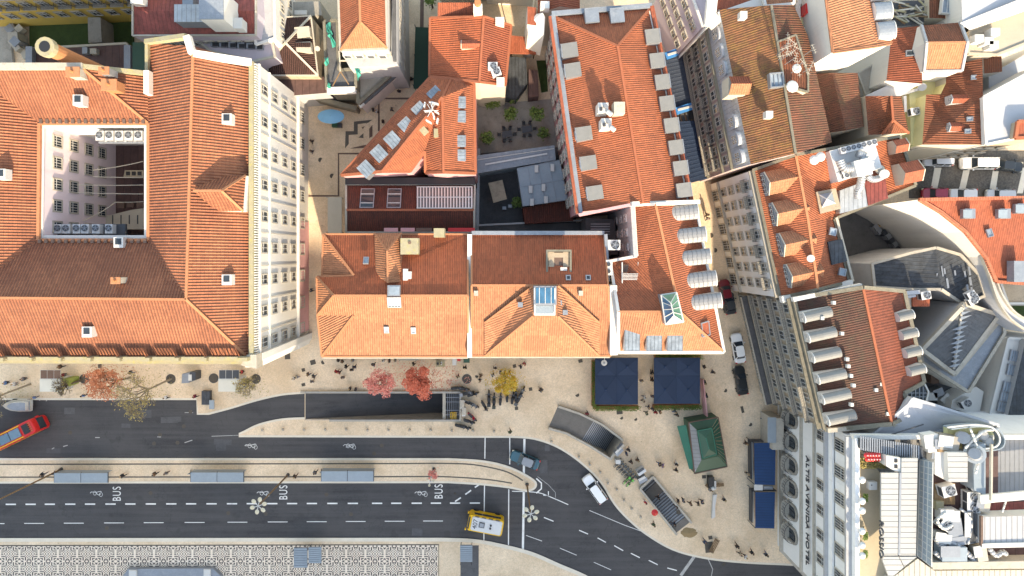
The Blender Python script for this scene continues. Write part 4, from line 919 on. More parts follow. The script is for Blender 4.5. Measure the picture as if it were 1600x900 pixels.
def tset(x, y, label):
    t = thing('garden_table_set', label, 'table and chairs', P(x, y, .1))
    mb = MB(); q = P(x, y, .1); mb.cyl(q, q + Vector((0, 0, .7)), .05, .05, M['black'], 6); mb.box(q + Vector((0, 0, .74)), (1.5, .95, .05), M['dgrey'], .2); part('table', mb, t)
    for dx, dy in ((-.45, .9), (.45, .95), (-1.15, 0), (1.15, .1), (-.4, -.9), (.45, -.85)):
        mb = MB(); c = q + Vector((dx, dy, 0)); mb.box(c + Vector((0, 0, .42)), (.45, .45, .06), M['black']); mb.box(c + Vector((dx * .2, dy * .22, .7)), (.45 if abs(dy) > .5 else .06, .06 if abs(dy) > .5 else .45, .5), M['black'])
        for a in (-.2, .2):
            for b in (-.2, .2): mb.box(c + Vector((a, b, .2)), (.04, .04, .4), M['black'])
        part('chair', mb, t)
tset(792, 211, 'left dark table with chairs on the garden terrace'); tset(823, 203, 'right dark table with chairs on the garden terrace')
for i, (x, y) in enumerate(((788, 325), (797, 322))):
    mb = MB(); mb.box(P(x, y, .5), (.7, .6, .6), M['dgrey']); mb.box(P(x, y, .83), (.55, .45, .06), M['mgrey']); solo('yard_bin', mb, ('left' if i == 0 else 'right') + ' grey box in the dark service yard', 'box')
def gable(name, label, q, z, r, zr, tm, wall, fm=None, trim=None, cat='house', rm=None, drop=0, ridge=True):
    """q: 4 eave corners (a,b,c,d), ridge r=(ra between a-d side, rb between b-c side)"""
    zz = z if isinstance(z, (list, tuple)) else [z] * 4
    V = {k: (*p, zk) for k, p, zk in zip('abcd', q, zz)}; V['r'] = (*r[0], zr); V['s'] = (*r[1], zr)
    rs, ab, bc = [Vector((*q_[1], 0)) - Vector((*q_[0], 0)) for q_ in ((r[0], r[1]), (q[0], q[1]), (q[1], q[2]))]
    along = abs(rs.normalized().dot(ab.normalized())) > abs(rs.normalized().dot(bc.normalized()))
    return bldg(name, label, cat, V, [('a', 'b', 's', 'r'), ('r', 's', 'c', 'd')] if along else [('a', 'r', 's', 'd'), ('r', 'b', 'c', 's')], tm, wall, ridges=[('r', 's')] if ridge else [], rm=rm or M['ridge_dark'], trim=trim, tw=.3, th=.16, drop=drop, fm=fm)
def hipped(name, label, V, Fs, tm, wall, ridges=(), **k): return bldg(name, label, k.pop('cat', 'house'), V, Fs, tm, wall, ridges=ridges, rm=k.pop('rm', M['ridge_dark']), trim=k.pop('trim', None), **k)
def flat(name, label, q, z, m, wall, trim=None, cat='house', drop=0, tw=.3, th=.3):
    V = {chr(97 + i): (*p, z if not isinstance(z, (list, tuple)) else z[i]) for i, p in enumerate(q)}
    return bldg(name, label, cat, V, [tuple(V)], m, wall, trim=trim, tw=tw, th=th, drop=drop)

# ---- top left
t = flat('ochre_apartment_house', 'ochre yellow apartment house with a striped facade over the lawn', [(-190, -46), (212, -62), (212, -110), (-190, -110)], 20, M['conc'], M['yellow'], cat='apartment house')
A, B = P(-190, -46, 20), P(212, -62, 20); facade(t, A, B, [15.6, 11.6, 7.6, 3.6], 12, 1.1, 1.7, 's', 1, cornices=(10.6,), balc={2: 'each'})
mb = MB(); mb.prism([tuple(P(*q)[:2]) for q in ((48, 30), (210, 30), (210, 76), (48, 78))], .01, .3, M['lawn']); struct('lawn', mb, 'stuff')
flat('garden_stair_tower', 'pale concrete block standing in the middle of the dark lawn', [(137, 27), (157, 27), (159, 66), (138, 67)], 3.5, M['conc'], M['conc'], cat='concrete block')
flat('flat_roofed_shed', 'long brown flat roof between the lawn and the courtyard hotel', [(52, 76), (198, 68), (228, 112), (54, 108)], 6, M['brownflat'], M['cream'], trim=M['cream'], cat='shed')
flat('green_flat_roof', 'small dark green flat roof beside the north corner of the courtyard hotel', [(207, 66), (226, 66), (228, 114), (207, 110)], 8, M['kgreen'], M['grey'], cat='flat roof')
for i, (x, y, w_, d_, m_) in enumerate(((48, 92, 10, 36, 'mgrey'), (201, 90, 10, 36, 'mgrey'), (135, 80, 8, 10, 'mgrey'), (148, 81, 10, 8, 'stone'))):
    mb = MB(); mb.box(P(x, y, 6.5), (w_ * .09, d_ * .09, .8), M[m_]); solo('roof_box', mb, ['long grey roof box at the west end of the brown flat roof', 'long grey roof box at the east end of the brown flat roof', 'small grey roof box in the middle of the brown flat roof', 'small stone roof box in the middle of the brown flat roof'][i], 'roof box')
t = flat('cobbled_yard_house', 'grey low house with cluttered boxes at the far left edge', [(-40, 25), (12, 30), (20, 98), (-40, 98)], .5, M['conc'], M['grey'])
rr = random.Random(11)
for i in range(9):
    mb = MB(); mb.box(P(18 + rr.random() * 26, 34 + rr.random() * 60, .5 + rr.random()), (.5 + rr.random() * 1.4, .5 + rr.random() * 1.4, 1 + rr.random() * 1.5), M[rr.choice(['stone', 'mgrey', 'conc', 'cream'])], rr.random()); part('yard_box', mb, t)
# B3 red metal roof
t = bldg('red_metal_hall', 'red sheet-metal roofed building with grey rooftop plant rooms', 'building', dict(a=(208, -60, 16), b=(400, -60, 16), c=(400, 55, 16), d=(208, 56, 16), r=(208, 17, 17.2), s=(400, 17, 17.2)), [('a', 'b', 's', 'r'), ('r', 's', 'c', 'd')], M['redmetal'], M['lilac'], trim=M['stone'], tw=.2, th=.3)
for x, y, wx, wy, hh, m_, s_ in ((302, 26, 3.4, 2.0, 2.2, 'zinc', 'mgrey'), (298, 5, 1.2, 2.4, 1.4, 'lead', 'mgrey'), (343, 18, 2.8, 3.4, 4.5, 'lead', 'white'), (376, 40, 1.0, 1.2, 1.6, 'frame', 'frame'), (218, 3, 1.4, .8, 1.2, 'frame', 'frame')):
    mb = MB(); q = P(x, y, 17 + hh / 2); mb.box(q, (wx, wy, hh), M[s_]); mb.box(q + Vector((0, 0, hh / 2 + .05)), (wx + .1, wy + .1, .12), M[m_]); part('plant_room', mb, t)
facade(t, P(208, 56, 16), P(400, 55, 16), [12.2, 8.4, 4.8], 8, 1.1, 1.8, 's', .6)
t = flat('lilac_house', 'lilac house with a row of dark roof hatches behind the hotel', [(300, 57), (424, 52), (430, 88), (395, 96), (330, 80)], 13, M['lilac'], M['lilac'], trim=M['stone'])
for i in range(6): 
    mb = MB(); mb.box(P(336 + i * 14, 69 + i * .9, 13.3), (.9, .7, .8), M['mgrey']); mb.box(P(336 + i * 14, 69 + i * .9, 13.72), (.7, .5, .05), M['black']); part('roof_hatch', mb, t)
t = flat('white_gabled_block', 'white block with grey roof beside the brown cross-ridged roof', [(398, -40), (428, -40), (430, 60), (400, 70)], 14, M['grey'], M['white'], trim=M['white'])
facade(t, P(430, 60, 14), P(428, -40, 14), [10.5, 7, 3.5], 4, .9, 1.4)
# B4 brown roof with cross ridges
V = dict(a=(426, 28, 9), b=(486, 25, 9), c=(497, 118, 9), d=(418, 118, 9), o=(446, 67, 11.2), e=(420, 100, 9))
t = bldg('cross_ridged_house', 'brown flat-tiled roof with pale ridges crossing in an X and cream patches', 'house', V, [('a', 'b', 'o'), ('b', 'c', 'o'), ('c', 'd', 'e', 'o'), ('e', 'a', 'o')], T['brown'], M['tan'], ridges=[('a', 'o'), ('b', 'o'), ('c', 'o'), ('e', 'o')], rm=M['cream'], trim=M['cream'], tw=.2, th=.15)
mb = MB()
for q, z in ((((461, 44), (484, 42), (486, 58), (461, 62)), 9.9), (((452, 68), (486, 66), (488, 82), (462, 82)), 10.1)):
    mb.prism([tuple(P(*a, z)[:2]) for a in q], z - .6, z + .35, M['cream'])
mb.box(P(470, 70, 10.5), (2.6, .6, .1), T['brown']); part('cream_patch', mb, t)
flat('brown_annex', 'brown sheet roof strip south of the cross-ridged roof', [(420, 118), (506, 120), (512, 145), (450, 150)], 7, M['brownflat'], M['grey'], cat='annex')
flat('small_yard_roof', 'low grey-brown roof with a white slab north of the cross-ridged roof', [(430, 4), (500, 2), (503, 24), (430, 26)], 6, M['conc'], M['conc'], cat='roof')
mb = MB(); mb.box(P(470, 20, 6.4), (1.7, .6, .3), M['white']); solo('white_slab', mb, 'white slab lying on the low roof north of the cross-ridged roof', 'slab')
mb = MB(); mb.cyl(P(496, 76, 9), P(496, 76, 12), .22, .2, M['stone'], 8); mb.cyl(P(496, 76, 12), P(496, 76, 12.3), .35, .35, M['stone'], 8); solo('flue_pipe', mb, 'thin pale flue pipe beside the cross-ridged roof', 'flue')
# B5 orange hipped house and ruin
V = dict(a=(527, -60, 15), b=(602, -60, 15), c=(605, 76, 15), d=(532, 79, 15), r=(560, -60, 18), s=(563, 35, 18))
t = bldg('orange_hipped_house', 'bright orange hipped roof with white attic windows along its south edge', 'house', V, [('a', 'r', 's', 'd'), ('r', 'b', 'c', 's'), ('s', 'c', 'd')], T['palace'], M['white'], ridges=[('r', 's'), ('s', 'c'), ('s', 'd')], rm=M['ridge'], trim=M['stone'], tw=.3, th=.2, fm={2: T['orange']})
mb = MB(); mb.prism([tuple(P(*q, 13)[:2]) for q in ((534, 84), (610, 80), (612, -60), (618, -60), (620, 98), (545, 104))], 0, 12.4, M['grey']); mb.bar(P(538, 88, 12.6), P(612, 84, 12.6), .5, .4, M['stone']); mb.bar(P(616, -60, 12.6), P(617, 96, 12.6), .4, .6, M['darkconc']); part('setback_floor', mb, t)
for i in range(4):
    x = 545 + i * 18; q = P(x, 83, 13); mb = MB(); mb.box(q + Vector((0, -.2, .5)), (1.15, .9, 1.1), M['frame']); mb.box(q + Vector((0, -.66, .5)), (.8, .05, .8), M['glass']); part('attic_window', mb, t)
facade(t, P(620, 98, 12.4), P(618, -60, 12.4), [8.5, 4.6], 8, .9, 1.5)
V = dict(a=(560, 104, 6.6), b=(621, 100, 6.6), c=(624, 106, 6.6), d=(560, 162, 6.6))
t = bldg('corner_terrace_house', 'bare concrete triangular roof terrace at the lane corner', 'house', V, [('a', 'b', 'c', 'd')], M['conc'], M['white'], trim=M['oldstone'], tw=.5, th=.7)
mb = MB(); mb.bar(P(566, 158, 6.2), P(626, 106, 6.2), 1.2, .3, M['darkconc']); mb.bar(P(562, 167, 5.6), P(624, 115, 5.6), .5, .5, M['white']); part('ledge', mb, t)
V = dict(a=(507, 34, 9.5), b=(527, 32, 9.5), c=(528, 78, 9.5), e=(530, 110, 9.5), f=(556, 108, 9.5), g=(556, 138, 9.5), h=(511, 140, 9.5))
t = bldg('ruined_house', 'roofless derelict house with dark rubble and torn teal tarpaulins', 'ruined house', V, [tuple(V)], M['darkconc'], M['oldstone'], trim=M['oldstone'], tw=.35, th=.5)
mb = MB(); mb.bar(P(530, 80, 10), P(532, 112, 10), .18, .3, M['cream']); mb.bar(P(532, 95, 10), P(556, 95, 10), .15, .2, M['cream']); mb.bar(P(532, 112, 11), P(520, 134, 10), .12, .12, M['wood']); mb.bar(P(532, 112, 11), P(545, 132, 10), .12, .12, M['wood']); mb.bar(P(512, 142, 9.5), P(556, 141, 9.5), .8, .9, M['white']); part('beams', mb, t)
def tarp(pts, z, label):
    mb = MB(); n = len(pts); rr = random.Random(len(label)); c = sum((P(*p, z) for p in pts), Vector()) / n + Vector((0, 0, .4)); ring = []
    for i in range(n):
        a, b = P(*pts[i], z), P(*pts[(i + 1) % n], z)
        for k in range(4): q = a.lerp(b, k / 4); q += Vector((rr.uniform(-.15, .15), rr.uniform(-.15, .15), rr.uniform(-.2, .25))); ring.append(q)
    mid = [q.lerp(c, .5) + Vector((0, 0, rr.uniform(-.25, .35))) for q in ring]; m = len(ring)
    mb.add(ring + mid + [c], [(i, (i + 1) % m, m + (i + 1) % m, m + i) for i in range(m)] + [(m + i, m + (i + 1) % m, 2 * m) for i in range(m)], M['teal']); solo('teal_tarpaulin', mb, label, 'tarpaulin', 'torn teal tarpaulins on the ruin')
tarp([(509, 40), (516, 34), (518, 52), (526, 72), (520, 74), (513, 56)], 10.2, 'long torn teal tarpaulin at the north end of the ruin')
tarp([(549, 100), (560, 104), (565, 114), (560, 126), (556, 112)], 11.8, 'crumpled teal tarpaulin hanging over the ruin east wall')
tarp([(508, 92), (513, 90), (512, 102), (508, 102)], 10.2, 'small teal tarpaulin scrap halfway along the ruin west wall')
tarp([(511, 125), (515, 130), (517, 136), (512, 138)], 10.2, 'small teal tarpaulin scrap at the ruin south-west corner')
mb = MB(); mb.bar(P(480, 149, 3), P(512, 152, 3), 1.0, .3, M['kgreen']); mb.bar(P(482, 152, 2.5), P(560, 172, 2.5), .6, 2.5, M['oldstone']); solo('rubble_wall', mb, 'broken pale boundary wall south of the ruin', 'wall')
# green shop awning, parasol
mb = MB(); mb.prism([tuple(P(*q, 3.2)[:2]) for q in ((649, 42), (672, 43), (672, 138), (646, 138))], 3.0, 3.2, M['canvas_green'])
for q in ((650, 44), (671, 45), (671, 136), (647, 136), (649, 90), (671, 90)): mb.box(P(*q, 1.5), (.08, .08, 3), M['dgrey'])
solo('green_awning', mb, 'long dark green awning beside the weathered red gabled roof', 'awning')
mb = MB(); q = P(517, 182, 2.6); n = 16; mb.add([q + Vector((0, 0, .35))] + [q + Vector((math.cos(i * 2 * math.pi / n) * 1.95, math.sin(i * 2 * math.pi / n) * 1.05, 0)) for i in range(n)], [(0, i + 1, (i + 1) % n + 1) for i in range(n)], surf('sky_blue_canvas', (.16, .40, .62), .8, .1)); mb.cyl(P(517, 182, 0), q + Vector((0, 0, .4)), .04, .04, M['dgrey'], 6)
solo('blue_parasol', mb, 'oval sky-blue parasol on the paved alley', 'parasol')
mb = MB(); mb.box(P(524, 196, .4), (.9, .6, .8), M['kgreen']); mb.box(P(531, 196, .4), (.6, .6, .8), M['dgrey']); solo('vendor_cart', mb, 'small green vendor cart just below the sky-blue parasol', 'cart')

# ---- top middle
t = gable('small_red_annex', 'small red roof with a round orange chimney north of the weathered red gabled roof', [(684, 6), (748, 8), (748, 27), (684, 26)], 12.5, ((684, 4), (748, 4)), 13.4, T['red'], M['cream'], ridge=False)
mb = MB(); q = P(747, 18, 14.5); mb.box(q, (1.1, 1.0, 2.6), M['white']); mb.cyl(q + Vector((0, .5, 1.3)), q + Vector((0, .5, 2.0)), .45, .4, M['terracotta'], 10); part('chimney', mb, t)
t = flat('cream_apartment_house', 'cream plaster apartment facade at the top edge', [(676, -60), (757, -75), (757, -110), (676, -110)], 16, M['conc'], M['cream'], cat='apartment house')
facade(t, P(676, -60, 16), P(757, -75, 16), [11.5, 8, 4.5], 3, 1.1, 1.6)
t = flat('white_apartment_house', 'white apartment facade with grey windows at the top edge', [(757, -75), (843, -70), (843, -110), (757, -110)], 17, M['conc'], M['white'], cat='apartment house')
facade(t, P(757, -75, 17), P(843, -70, 17), [13, 9.4, 5.8], 3, 1.1, 1.7, balc={2: 'long'})
t = flat('white_side_house', 'small white house with an orange strip of roof left of the long palace', [(824, 10), (838, 12), (838, 40), (824, 38)], 14, T['clean'], M['white'])
mb = MB(); a = [P(838, 22, 14.3), P(848, 20, 15.3), P(852, 27, 15.3), (P(850, 55, 13.8)), P(825, 52, 12.5), P(824, 40, 13)]; mb.poly(a, M['white'])
for i in range(6): b, c = a[i], a[(i + 1) % 6]; mb.poly([b, c, Vector((c.x, c.y, 5)), Vector((b.x, b.y, 5))], M['white'])
part('side_wing', mb, t)
t = gable('red_far_roof', 'deep red roof above the north-west corner of the long palace', [(840, -30), (906, -30), (906, 14), (840, 22)], 14, ((873, -30), (875, 10)), 15.5, T['red'], M['cream'], ridge=False)
mb = MB(); mb.box(P(851, 11, 15), (1.1, .9, 1.6), M['white']); part('chimney', mb, t)
# ---- upper right lane: blue awnings
for k, (q, lab) in enumerate(((((1036, 84), (1068, 80), (1088, 164), (1050, 172)), 'blue-grey corrugated awning filling the north end of the narrow lane'), (((1056, 190), (1094, 188), (1112, 278), (1074, 287)), 'deep navy awning filling the south end of the narrow lane'))):
    t = thing('lane_awning', lab, 'awning', P(*q[0]), group='awnings over the narrow lane'); mb = MB()
    a, b, c, d = [P(*p, 4) for p in q]; N = 30
    for i in range(N):
        f0, f1 = i / N, (i + 1) / N; z = .03 if i % 2 else 0
        mb.poly([a.lerp(d, f1) + Vector((0, 0, z)), b.lerp(c, f1) + Vector((0, 0, -z)), b.lerp(c, f0) + Vector((0, 0, z)), a.lerp(d, f0) + Vector((0, 0, -z))], M['canvas_navy'] if k else surf('steel_blue_canvas', (.04, .055, .085), .8, .2, .5) if i == 0 else (M['canvas_navy'] if k else mb.ms[0]))
    part('canvas', mb, t); mb = MB(); mb.bar(b, c, .12, .15, M['stone']); mb.bar(a, d, .12, .15, M['dgrey'])
    for v in (a, b, c, d): mb.box((v.x, v.y, 2), (.1, .1, 4), M['dgrey'])
    part('frame', mb, t)
for k, (a, b) in enumerate((((1040, 88), (1062, 80)), ((1056, 174), (1084, 165)))):
    mb = MB(); mb.bar(P(*a, 4.3), P(*b, 4.35), 1.0, .3, M['tarp']); mb.bar(P(a[0] + 3, a[1] - 2, 4.5), P(b[0] - 2, b[1] + 1, 4.45), .3, .3, M['frame']); solo('rolled_tarpaulin', mb, ('upper' if k == 0 else 'lower') + ' crumpled bright blue tarpaulin at the end of the blue-grey lane awning', 'tarpaulin')
mb = MB()
for i in range(4): mb.bar(P(1057 + i * 8, 174 + i * .5, 3.4), P(1061 + i * 8, 190, 3.4), .5, .1, M['darkconc'])
mb.box(P(1085, 178, 3), (1.9, 1.8, 1.6), M['black']); solo('lane_gap_roof', mb, 'dark patchwork roof between the two lane awnings', 'lane roof')
for i, (x, y) in enumerate(((1048, 18), (1054, 45))):
    mb = MB(); mb.box(P(x, y, 2.8), (1.4, 1.9, .1), M['black']); mb.cyl(P(x, y, 0), P(x, y, 2.8), .05, .05, M['black'], 6); solo('square_parasol', mb, ('northern' if i == 0 else 'southern') + ' square black parasol at the top end of the narrow lane', 'parasol')
# ---- B13 lichened roof house
V = dict(z0=(1102, 20, 14.5), z1=(1147, 264, 14.5), m0=(1124, 15, 18.6), m1=(1173, 257, 18.6), r0=(1205, 8, 22), r1=(1243, 240, 22), e0=(1262, 55, 19), e1=(1300, 222, 19), n=(1240, 8, 20))
t = bldg('lichened_roof_house', 'old lane house with a lichen-stained brown roof and zinc barrel dormers', 'apartment house', V, [('z0', 'm0', 'm1', 'z1'), ('m0', 'r0', 'r1', 'm1'), ('r0', 'n', 'e0', 'e1', 'r1')], T['lichen'], M['mauve'], ridges=[('r0', 'r1')], rm=M['oldstone'], trim=None, fm={0: M['zinc'], 2: T['lichen2']})
A, B = P(1102, 20, 14.5), P(1147, 264, 14.5)
facade(t, A, B, [11.3, 8.1, 4.9], 11, 1.15, 2.0, 's', .6, balc={2: 'long', 1: 'each'}, cornices=(14.2, 10.8, 4.5), cm=M['oldstone'], bmat='dgrey')
facade(t, A, B, [.5], 9, 1.8, 2.8, 's', .6)
for i in range(9):
    f = (i + .5) / 9
    if i == 5: continue
    dormer(t, 1106 + 45 * f, 18 + 243 * f, 15.3, 191, 1.7, 1.9, 2.0, M['frost'], M['frost'], 'barrel', panes=2)
mb = MB(); q = P(1146, 138, 18.5); mb.box(q, (2.0, 2.2, 2.4), M['cream']); mb.poly([q + Vector((-1, -1.1, 1.3)), q + Vector((1.4, -1.1, 1.3)), q + Vector((1.4, 0, 2.2)), q + Vector((-1, 0, 2.2))], T['orange']); mb.poly([q + Vector((-1, 0, 2.2)), q + Vector((1.4, 0, 2.2)), q + Vector((1.4, 1.1, 1.3)), q + Vector((-1, 1.1, 1.3))], T['red']); part('gable_dormer', mb, t)
for x, y in ((1160, 25), (1220, 96), (1200, 180)):
    mb = MB(); mb.box(P(x, y, 21.3), (.8, .8, 1.0), M['frame']); part('vent_box', mb, t)
# north white corner house above it
t = flat('pale_corner_house', 'pale lilac-grey house with white cornices at the top of the narrow lane', [(1062, -60), (1100, -60), (1120, 12), (1112, 28), (1098, 42)], 16, M['lilac'], M['lilac'], trim=M['white'], cat='house')
facade(t, P(1062, -60, 16), P(1098, 42, 16), [12.3, 8.6, 5], 5, 1.0, 1.6)
t = flat('white_parapet_house', 'house with a broad white parapet and a sliver of red roof at the top edge', [(1118, -60), (1190, -60), (1196, 2), (1122, 28), (1108, 40)], 18, T['clean'], M['white'], trim=M['white'], tw=1.2, th=.8)
# B14 tall white house with orange roof
t = gable('tall_white_house', 'tall white-walled house with an orange roof rising above its neighbours', [(1283, -60), (1350, -60), (1392, 68), (1301, 82)], [23, 23, 23, 23], ((1330, -60), (1372, 72)), 24.2, T['orange'], M['white'], trim=M['ridge'], ridge=False)
t.children[0].data.materials[0] = T['orange']
for x, y in ((1381, 22), (1386, 52)): dormer(t, x, y, 22.6, 5, 2.0, 1.9, 1.2, M['lead'], M['white'], 'barrel')
dormer(t, 1377, -8, 22.6, 5, 2.0, 1.9, 1.2, M['lead'], M['white'], 'barrel')
flat('ochre_terrace_house', 'small ochre and maroon terrace wedged west of the tall white house', [(1245, 5), (1283, -5), (1290, 30), (1270, 42), (1246, 50)], 17, M['pale_yellow'], M['white'], trim=M['white'], tw=.6, th=.6)
flat('red_white_corner', 'bright orange roof corner with white walls at the top right of centre', [(1180, -60), (1243, -60), (1240, 6), (1196, 10)], 19, T['orange'], M['white'], trim=M['white'])
mb = MB(); mb.box(P(1262, 16, 17.9), (1.1, 1.2, 1.4), M['redpaint']); solo('maroon_roof_box', mb, 'small maroon box on the ochre and maroon terrace', 'roof box')
# little roofs on the right
gable('small_brown_roof_house', 'small weathered brown roof with a white hatch south of the tall white house', [(1263, 116), (1340, 114), (1350, 198), (1292, 208)], 14, ((1300, 114), (1322, 204)), 15.3, T['old'], M['cream'], fm={0: T['lichen2'], 1: T['lichen2']}, ridge=False)
t = gable('small_brown_roof_house', 'ochre-flecked roof slope west of the antenna terrace', [(1200, 140), (1255, 150), (1290, 225), (1222, 245)], 19.5, ((1230, 140), (1258, 235)), 20.3, T['lichen2'], M['cream'], ridge=False)
t = gable('red_slope_house', 'red roof slope with one small dark skylight below the white barrel dormers', [(1394, 45), (1438, 40), (1440, 131), (1385, 126)], 15, ((1440, 40), (1441, 131)), 17, T['red'], M['white'], ridge=False)
skylight(t, 1422, 83, 16.5, .9, .6, 0, 10, 180, M['glass'])
t = gable('bright_gable_house', 'small gabled roof, bright on its south slope, with white rim walls', [(1439, 40), (1500, 34), (1502, 110), (1443, 112)], 17.5, ((1448, 67), (1511, 66)), 19, T['old'], M['white'], trim=M['stone'])
V = dict(a=(1439, 40, 17.5), b=(1499, 35, 17.5), c=(1502, 111, 17.5), d=(1443, 112, 17.5))
for o in list(t.children): bpy.data.objects.remove(o)
mb = MB(); A_, B_, C_, D_, r_, s_ = P(1439, 40, 17.5), P(1499, 35, 17.5), P(1502, 111, 17.5), P(1443, 112, 17.5), P(1447, 67, 19.2), P(1511, 66, 19.2)
mb.poly([A_, r_, s_, B_], T['old']); mb.poly([r_, D_, C_, s_], T['orange']); mb.bar(r_, s_, .25, .12, M['ridge']); part('roof', mb, t)
mb = MB()
for a, b in ((A_, r_), (r_, D_), (D_, C_), (C_, s_), (s_, B_), (B_, A_)): mb.poly([a, b, Vector((b.x, b.y, 0)), Vector((a.x, a.y, 0))], M['white'])
part('wall', mb, t); mb = MB()
for i, (a, b) in enumerate(((A_, r_), (r_, D_), (D_, C_), (C_, s_), (s_, B_))): mb.bar(a + Vector((0, 0, .05 + i * .004)), b + Vector((0, 0, .05 + i * .004)), .3, .3, M['grey'])
part('parapet', mb, t)
t = bldg('hipped_brown_house', 'small brown roof with a fan-shaped hip at its south end', 'house', dict(a=(1352, 150, 14.5), b=(1408, 150, 14.5), c=(1420, 208, 14.5), d=(1357, 211, 14.5), r=(1392, 150, 16), s=(1395, 188, 16), m=(1378, 210, 14.5)), [('a', 'r', 's', 'm', 'd'), ('s', 'c', 'm'), ('r', 'b', 'c', 's')], T['old'], M['cream'], ridges=[('r', 's'), ('s', 'm'), ('s', 'c')], rm=M['ridge_dark'])
t = gable('two_dormer_house', 'red-brown roof with two small red dormers above the cream lane facade', [(1470, 112), (1535, 90), (1537, 226), (1440, 226)], 15, ((1472, 112), (1441, 224)), 15.05, T['old'], M['cream'], ridge=False)
for o in list(t.children): bpy.data.objects.remove(o)
mb = MB(); ps = [P(1478, 130, 14.6), P(1478, 104, 14.6), P(1535, 91, 17.5), P(1536, 152, 17.6), P(1540, 226, 17.5), P(1441, 226, 14.5), P(1447, 148, 14.5), P(1470, 147, 14.6)]
mb.poly(ps[::-1], T['old']); part('roof', mb, t); mb = MB()
for i in range(len(ps)): a, b = ps[i], ps[(i + 1) % len(ps)]; mb.poly([a, b, Vector((b.x, b.y, 0)), Vector((a.x, a.y, 0))], M['pale_yellow'] if i >= 5 else M['cream'])
part('wall', mb, t)
for x, y in ((1481, 157), (1478, 200)): dormer(t, x, y, 15.6, 180, 1.1, 2.3, .7, T['clean'], M['grey'], 'gable', rise=.3)
for x, y in ((1515, 186), (1512, 205), (1522, 121), (1530, 172)): skylight(t, x, y, 16.9, .6, .45, 0, -15, 0, M['skyglass'])
facade(t, P(1441, 226, 14.5), P(1600, 226, 14.5), [10.8, 7.2, 3.8], 8, .9, 1.4)
t = flat('pale_yellow_house', 'pale yellow plaster house with a satellite bracket between two red roofs', [(1420, 130), (1445, 112), (1470, 112), (1476, 146), (1444, 152), (1440, 226), (1424, 226)], 12.5, M['pale_yellow'], M['pale_yellow'])
mb = MB(); mb.bar(P(1410, 147, 13), P(1440, 138, 13), .35, .35, M['duct']); mb.bar(P(1413, 150, 13), P(1414, 175, 12.8), .35, .35, M['duct']); mb.cyl(P(1441, 136, 13.2), P(1441, 136, 13.5), .5, .5, M['duct'], 12); solo('silver_duct', mb, 'bent silver duct in the gap between small red roofs', 'duct')
ac(1424, 176, 12.7, 10, 'white condenser beside the pale yellow plaster house', 1.1)
t = flat('white_shed_roof_house', 'white sloping roof south of the red roof slope with one skylight', [(1352, 150), (1390, 132), (1432, 134), (1408, 150)], 13.5, M['frost'], M['white'])
t = flat('grey_annex', 'narrow grey annex between the tall white house and the red roof slope', [(1340, 115), (1380, 92), (1383, 128), (1352, 148)], 11, M['conc'], M['grey'], trim=M['stone'], tw=.2); facade(t, P(1340, 115, 11), P(1352, 148, 11), [7], 2, .9, 1.2)
t = flat('small_brown_annex', 'tiny brown roof beside the two-dormer roof', [(1536, 88), (1565, 88), (1566, 112), (1538, 115)], 15.5, T['old'], M['white'])
t = flat('broad_white_wall_house', 'broad pale blue-white house wall and roof at the right edge', [(1536, 152), (1640, 96), (1640, 205), (1540, 226)], 18, M['frost'], M['white'], trim=M['white'])
t = flat('white_upper_house', 'white house with two tiny windows above the broad pale wall', [(1545, 118), (1640, 62), (1640, 92), (1545, 146)], 13, M['frost'], M['white'])
flat('red_edge_roof', 'small red roof at the right edge inside a brown frame', [(1590, 190), (1640, 188), (1640, 214), (1586, 216)], 19, T['clean'], M['tan'], trim=M['ridge_dark'], tw=.4)
t = flat('cream_terrace_house', 'long cream-walled terrace house running diagonally at the upper right', [(1515, 48), (1640, 0), (1640, 52), (1556, 86), (1512, 84)], 17, M['sandroof'], M['cream'], trim=M['sandroof'])
for x, y in ((1525, 62), (1540, 66), (1550, 52), (1548, 72)): 
    mb = MB(); mb.box(P(x, y, 17.6), (1.1, .9, 1.2), M['frame']); part('roof_box', mb, t)
t = flat('white_lilac_hall', 'white and lilac gabled hall at the top right corner', [(1500, -60), (1640, -60), (1640, -5), (1504, 42)], 18, M['frost'], M['white'])
mb = MB(); mb.poly([P(1500, 36, 18.1), P(1640, -20, 19), P(1640, 4, 18.4), P(1515, 47, 18.2)][::-1], M['white']); part('white_slope', mb, t)
t = flat('rubble_roof', 'collapsed rotten roof with scattered yellowed timbers', [(1385, 2), (1452, 0), (1452, 26), (1440, 38), (1398, 42), (1390, 20)], 14, M['darkconc'], M['grey'], cat='ruined roof')
rr = random.Random(5)
for i in range(26):
    mb = MB(); q = P(1420 + rr.uniform(-26, 26), 16 + rr.uniform(-14, 16), 14.3 + rr.random() * .5); a = rr.uniform(-.9, .3); L = 1 + rr.random() * 2; d = Vector((math.cos(a), math.sin(a), .05)) * L / 2
    mb.bar(q - d, q + d, .18, .12, M[rr.choice(['mossy', 'stone', 'wood', 'cream', 'mossy'])]); part('timber', mb, t)
t = flat('skylit_red_roof', 'small dark red roof around a white gridded roof light at the top right', [(1452, -30), (1504, -30), (1504, 30), (1452, 28)], 15, T['old'], M['cream'])
skylight(t, 1479, 8, 15.6, 1.3, 2.2, -6, 0, 0, M['skyglass'], bars=1, fr=M['frame'], h_=.6)
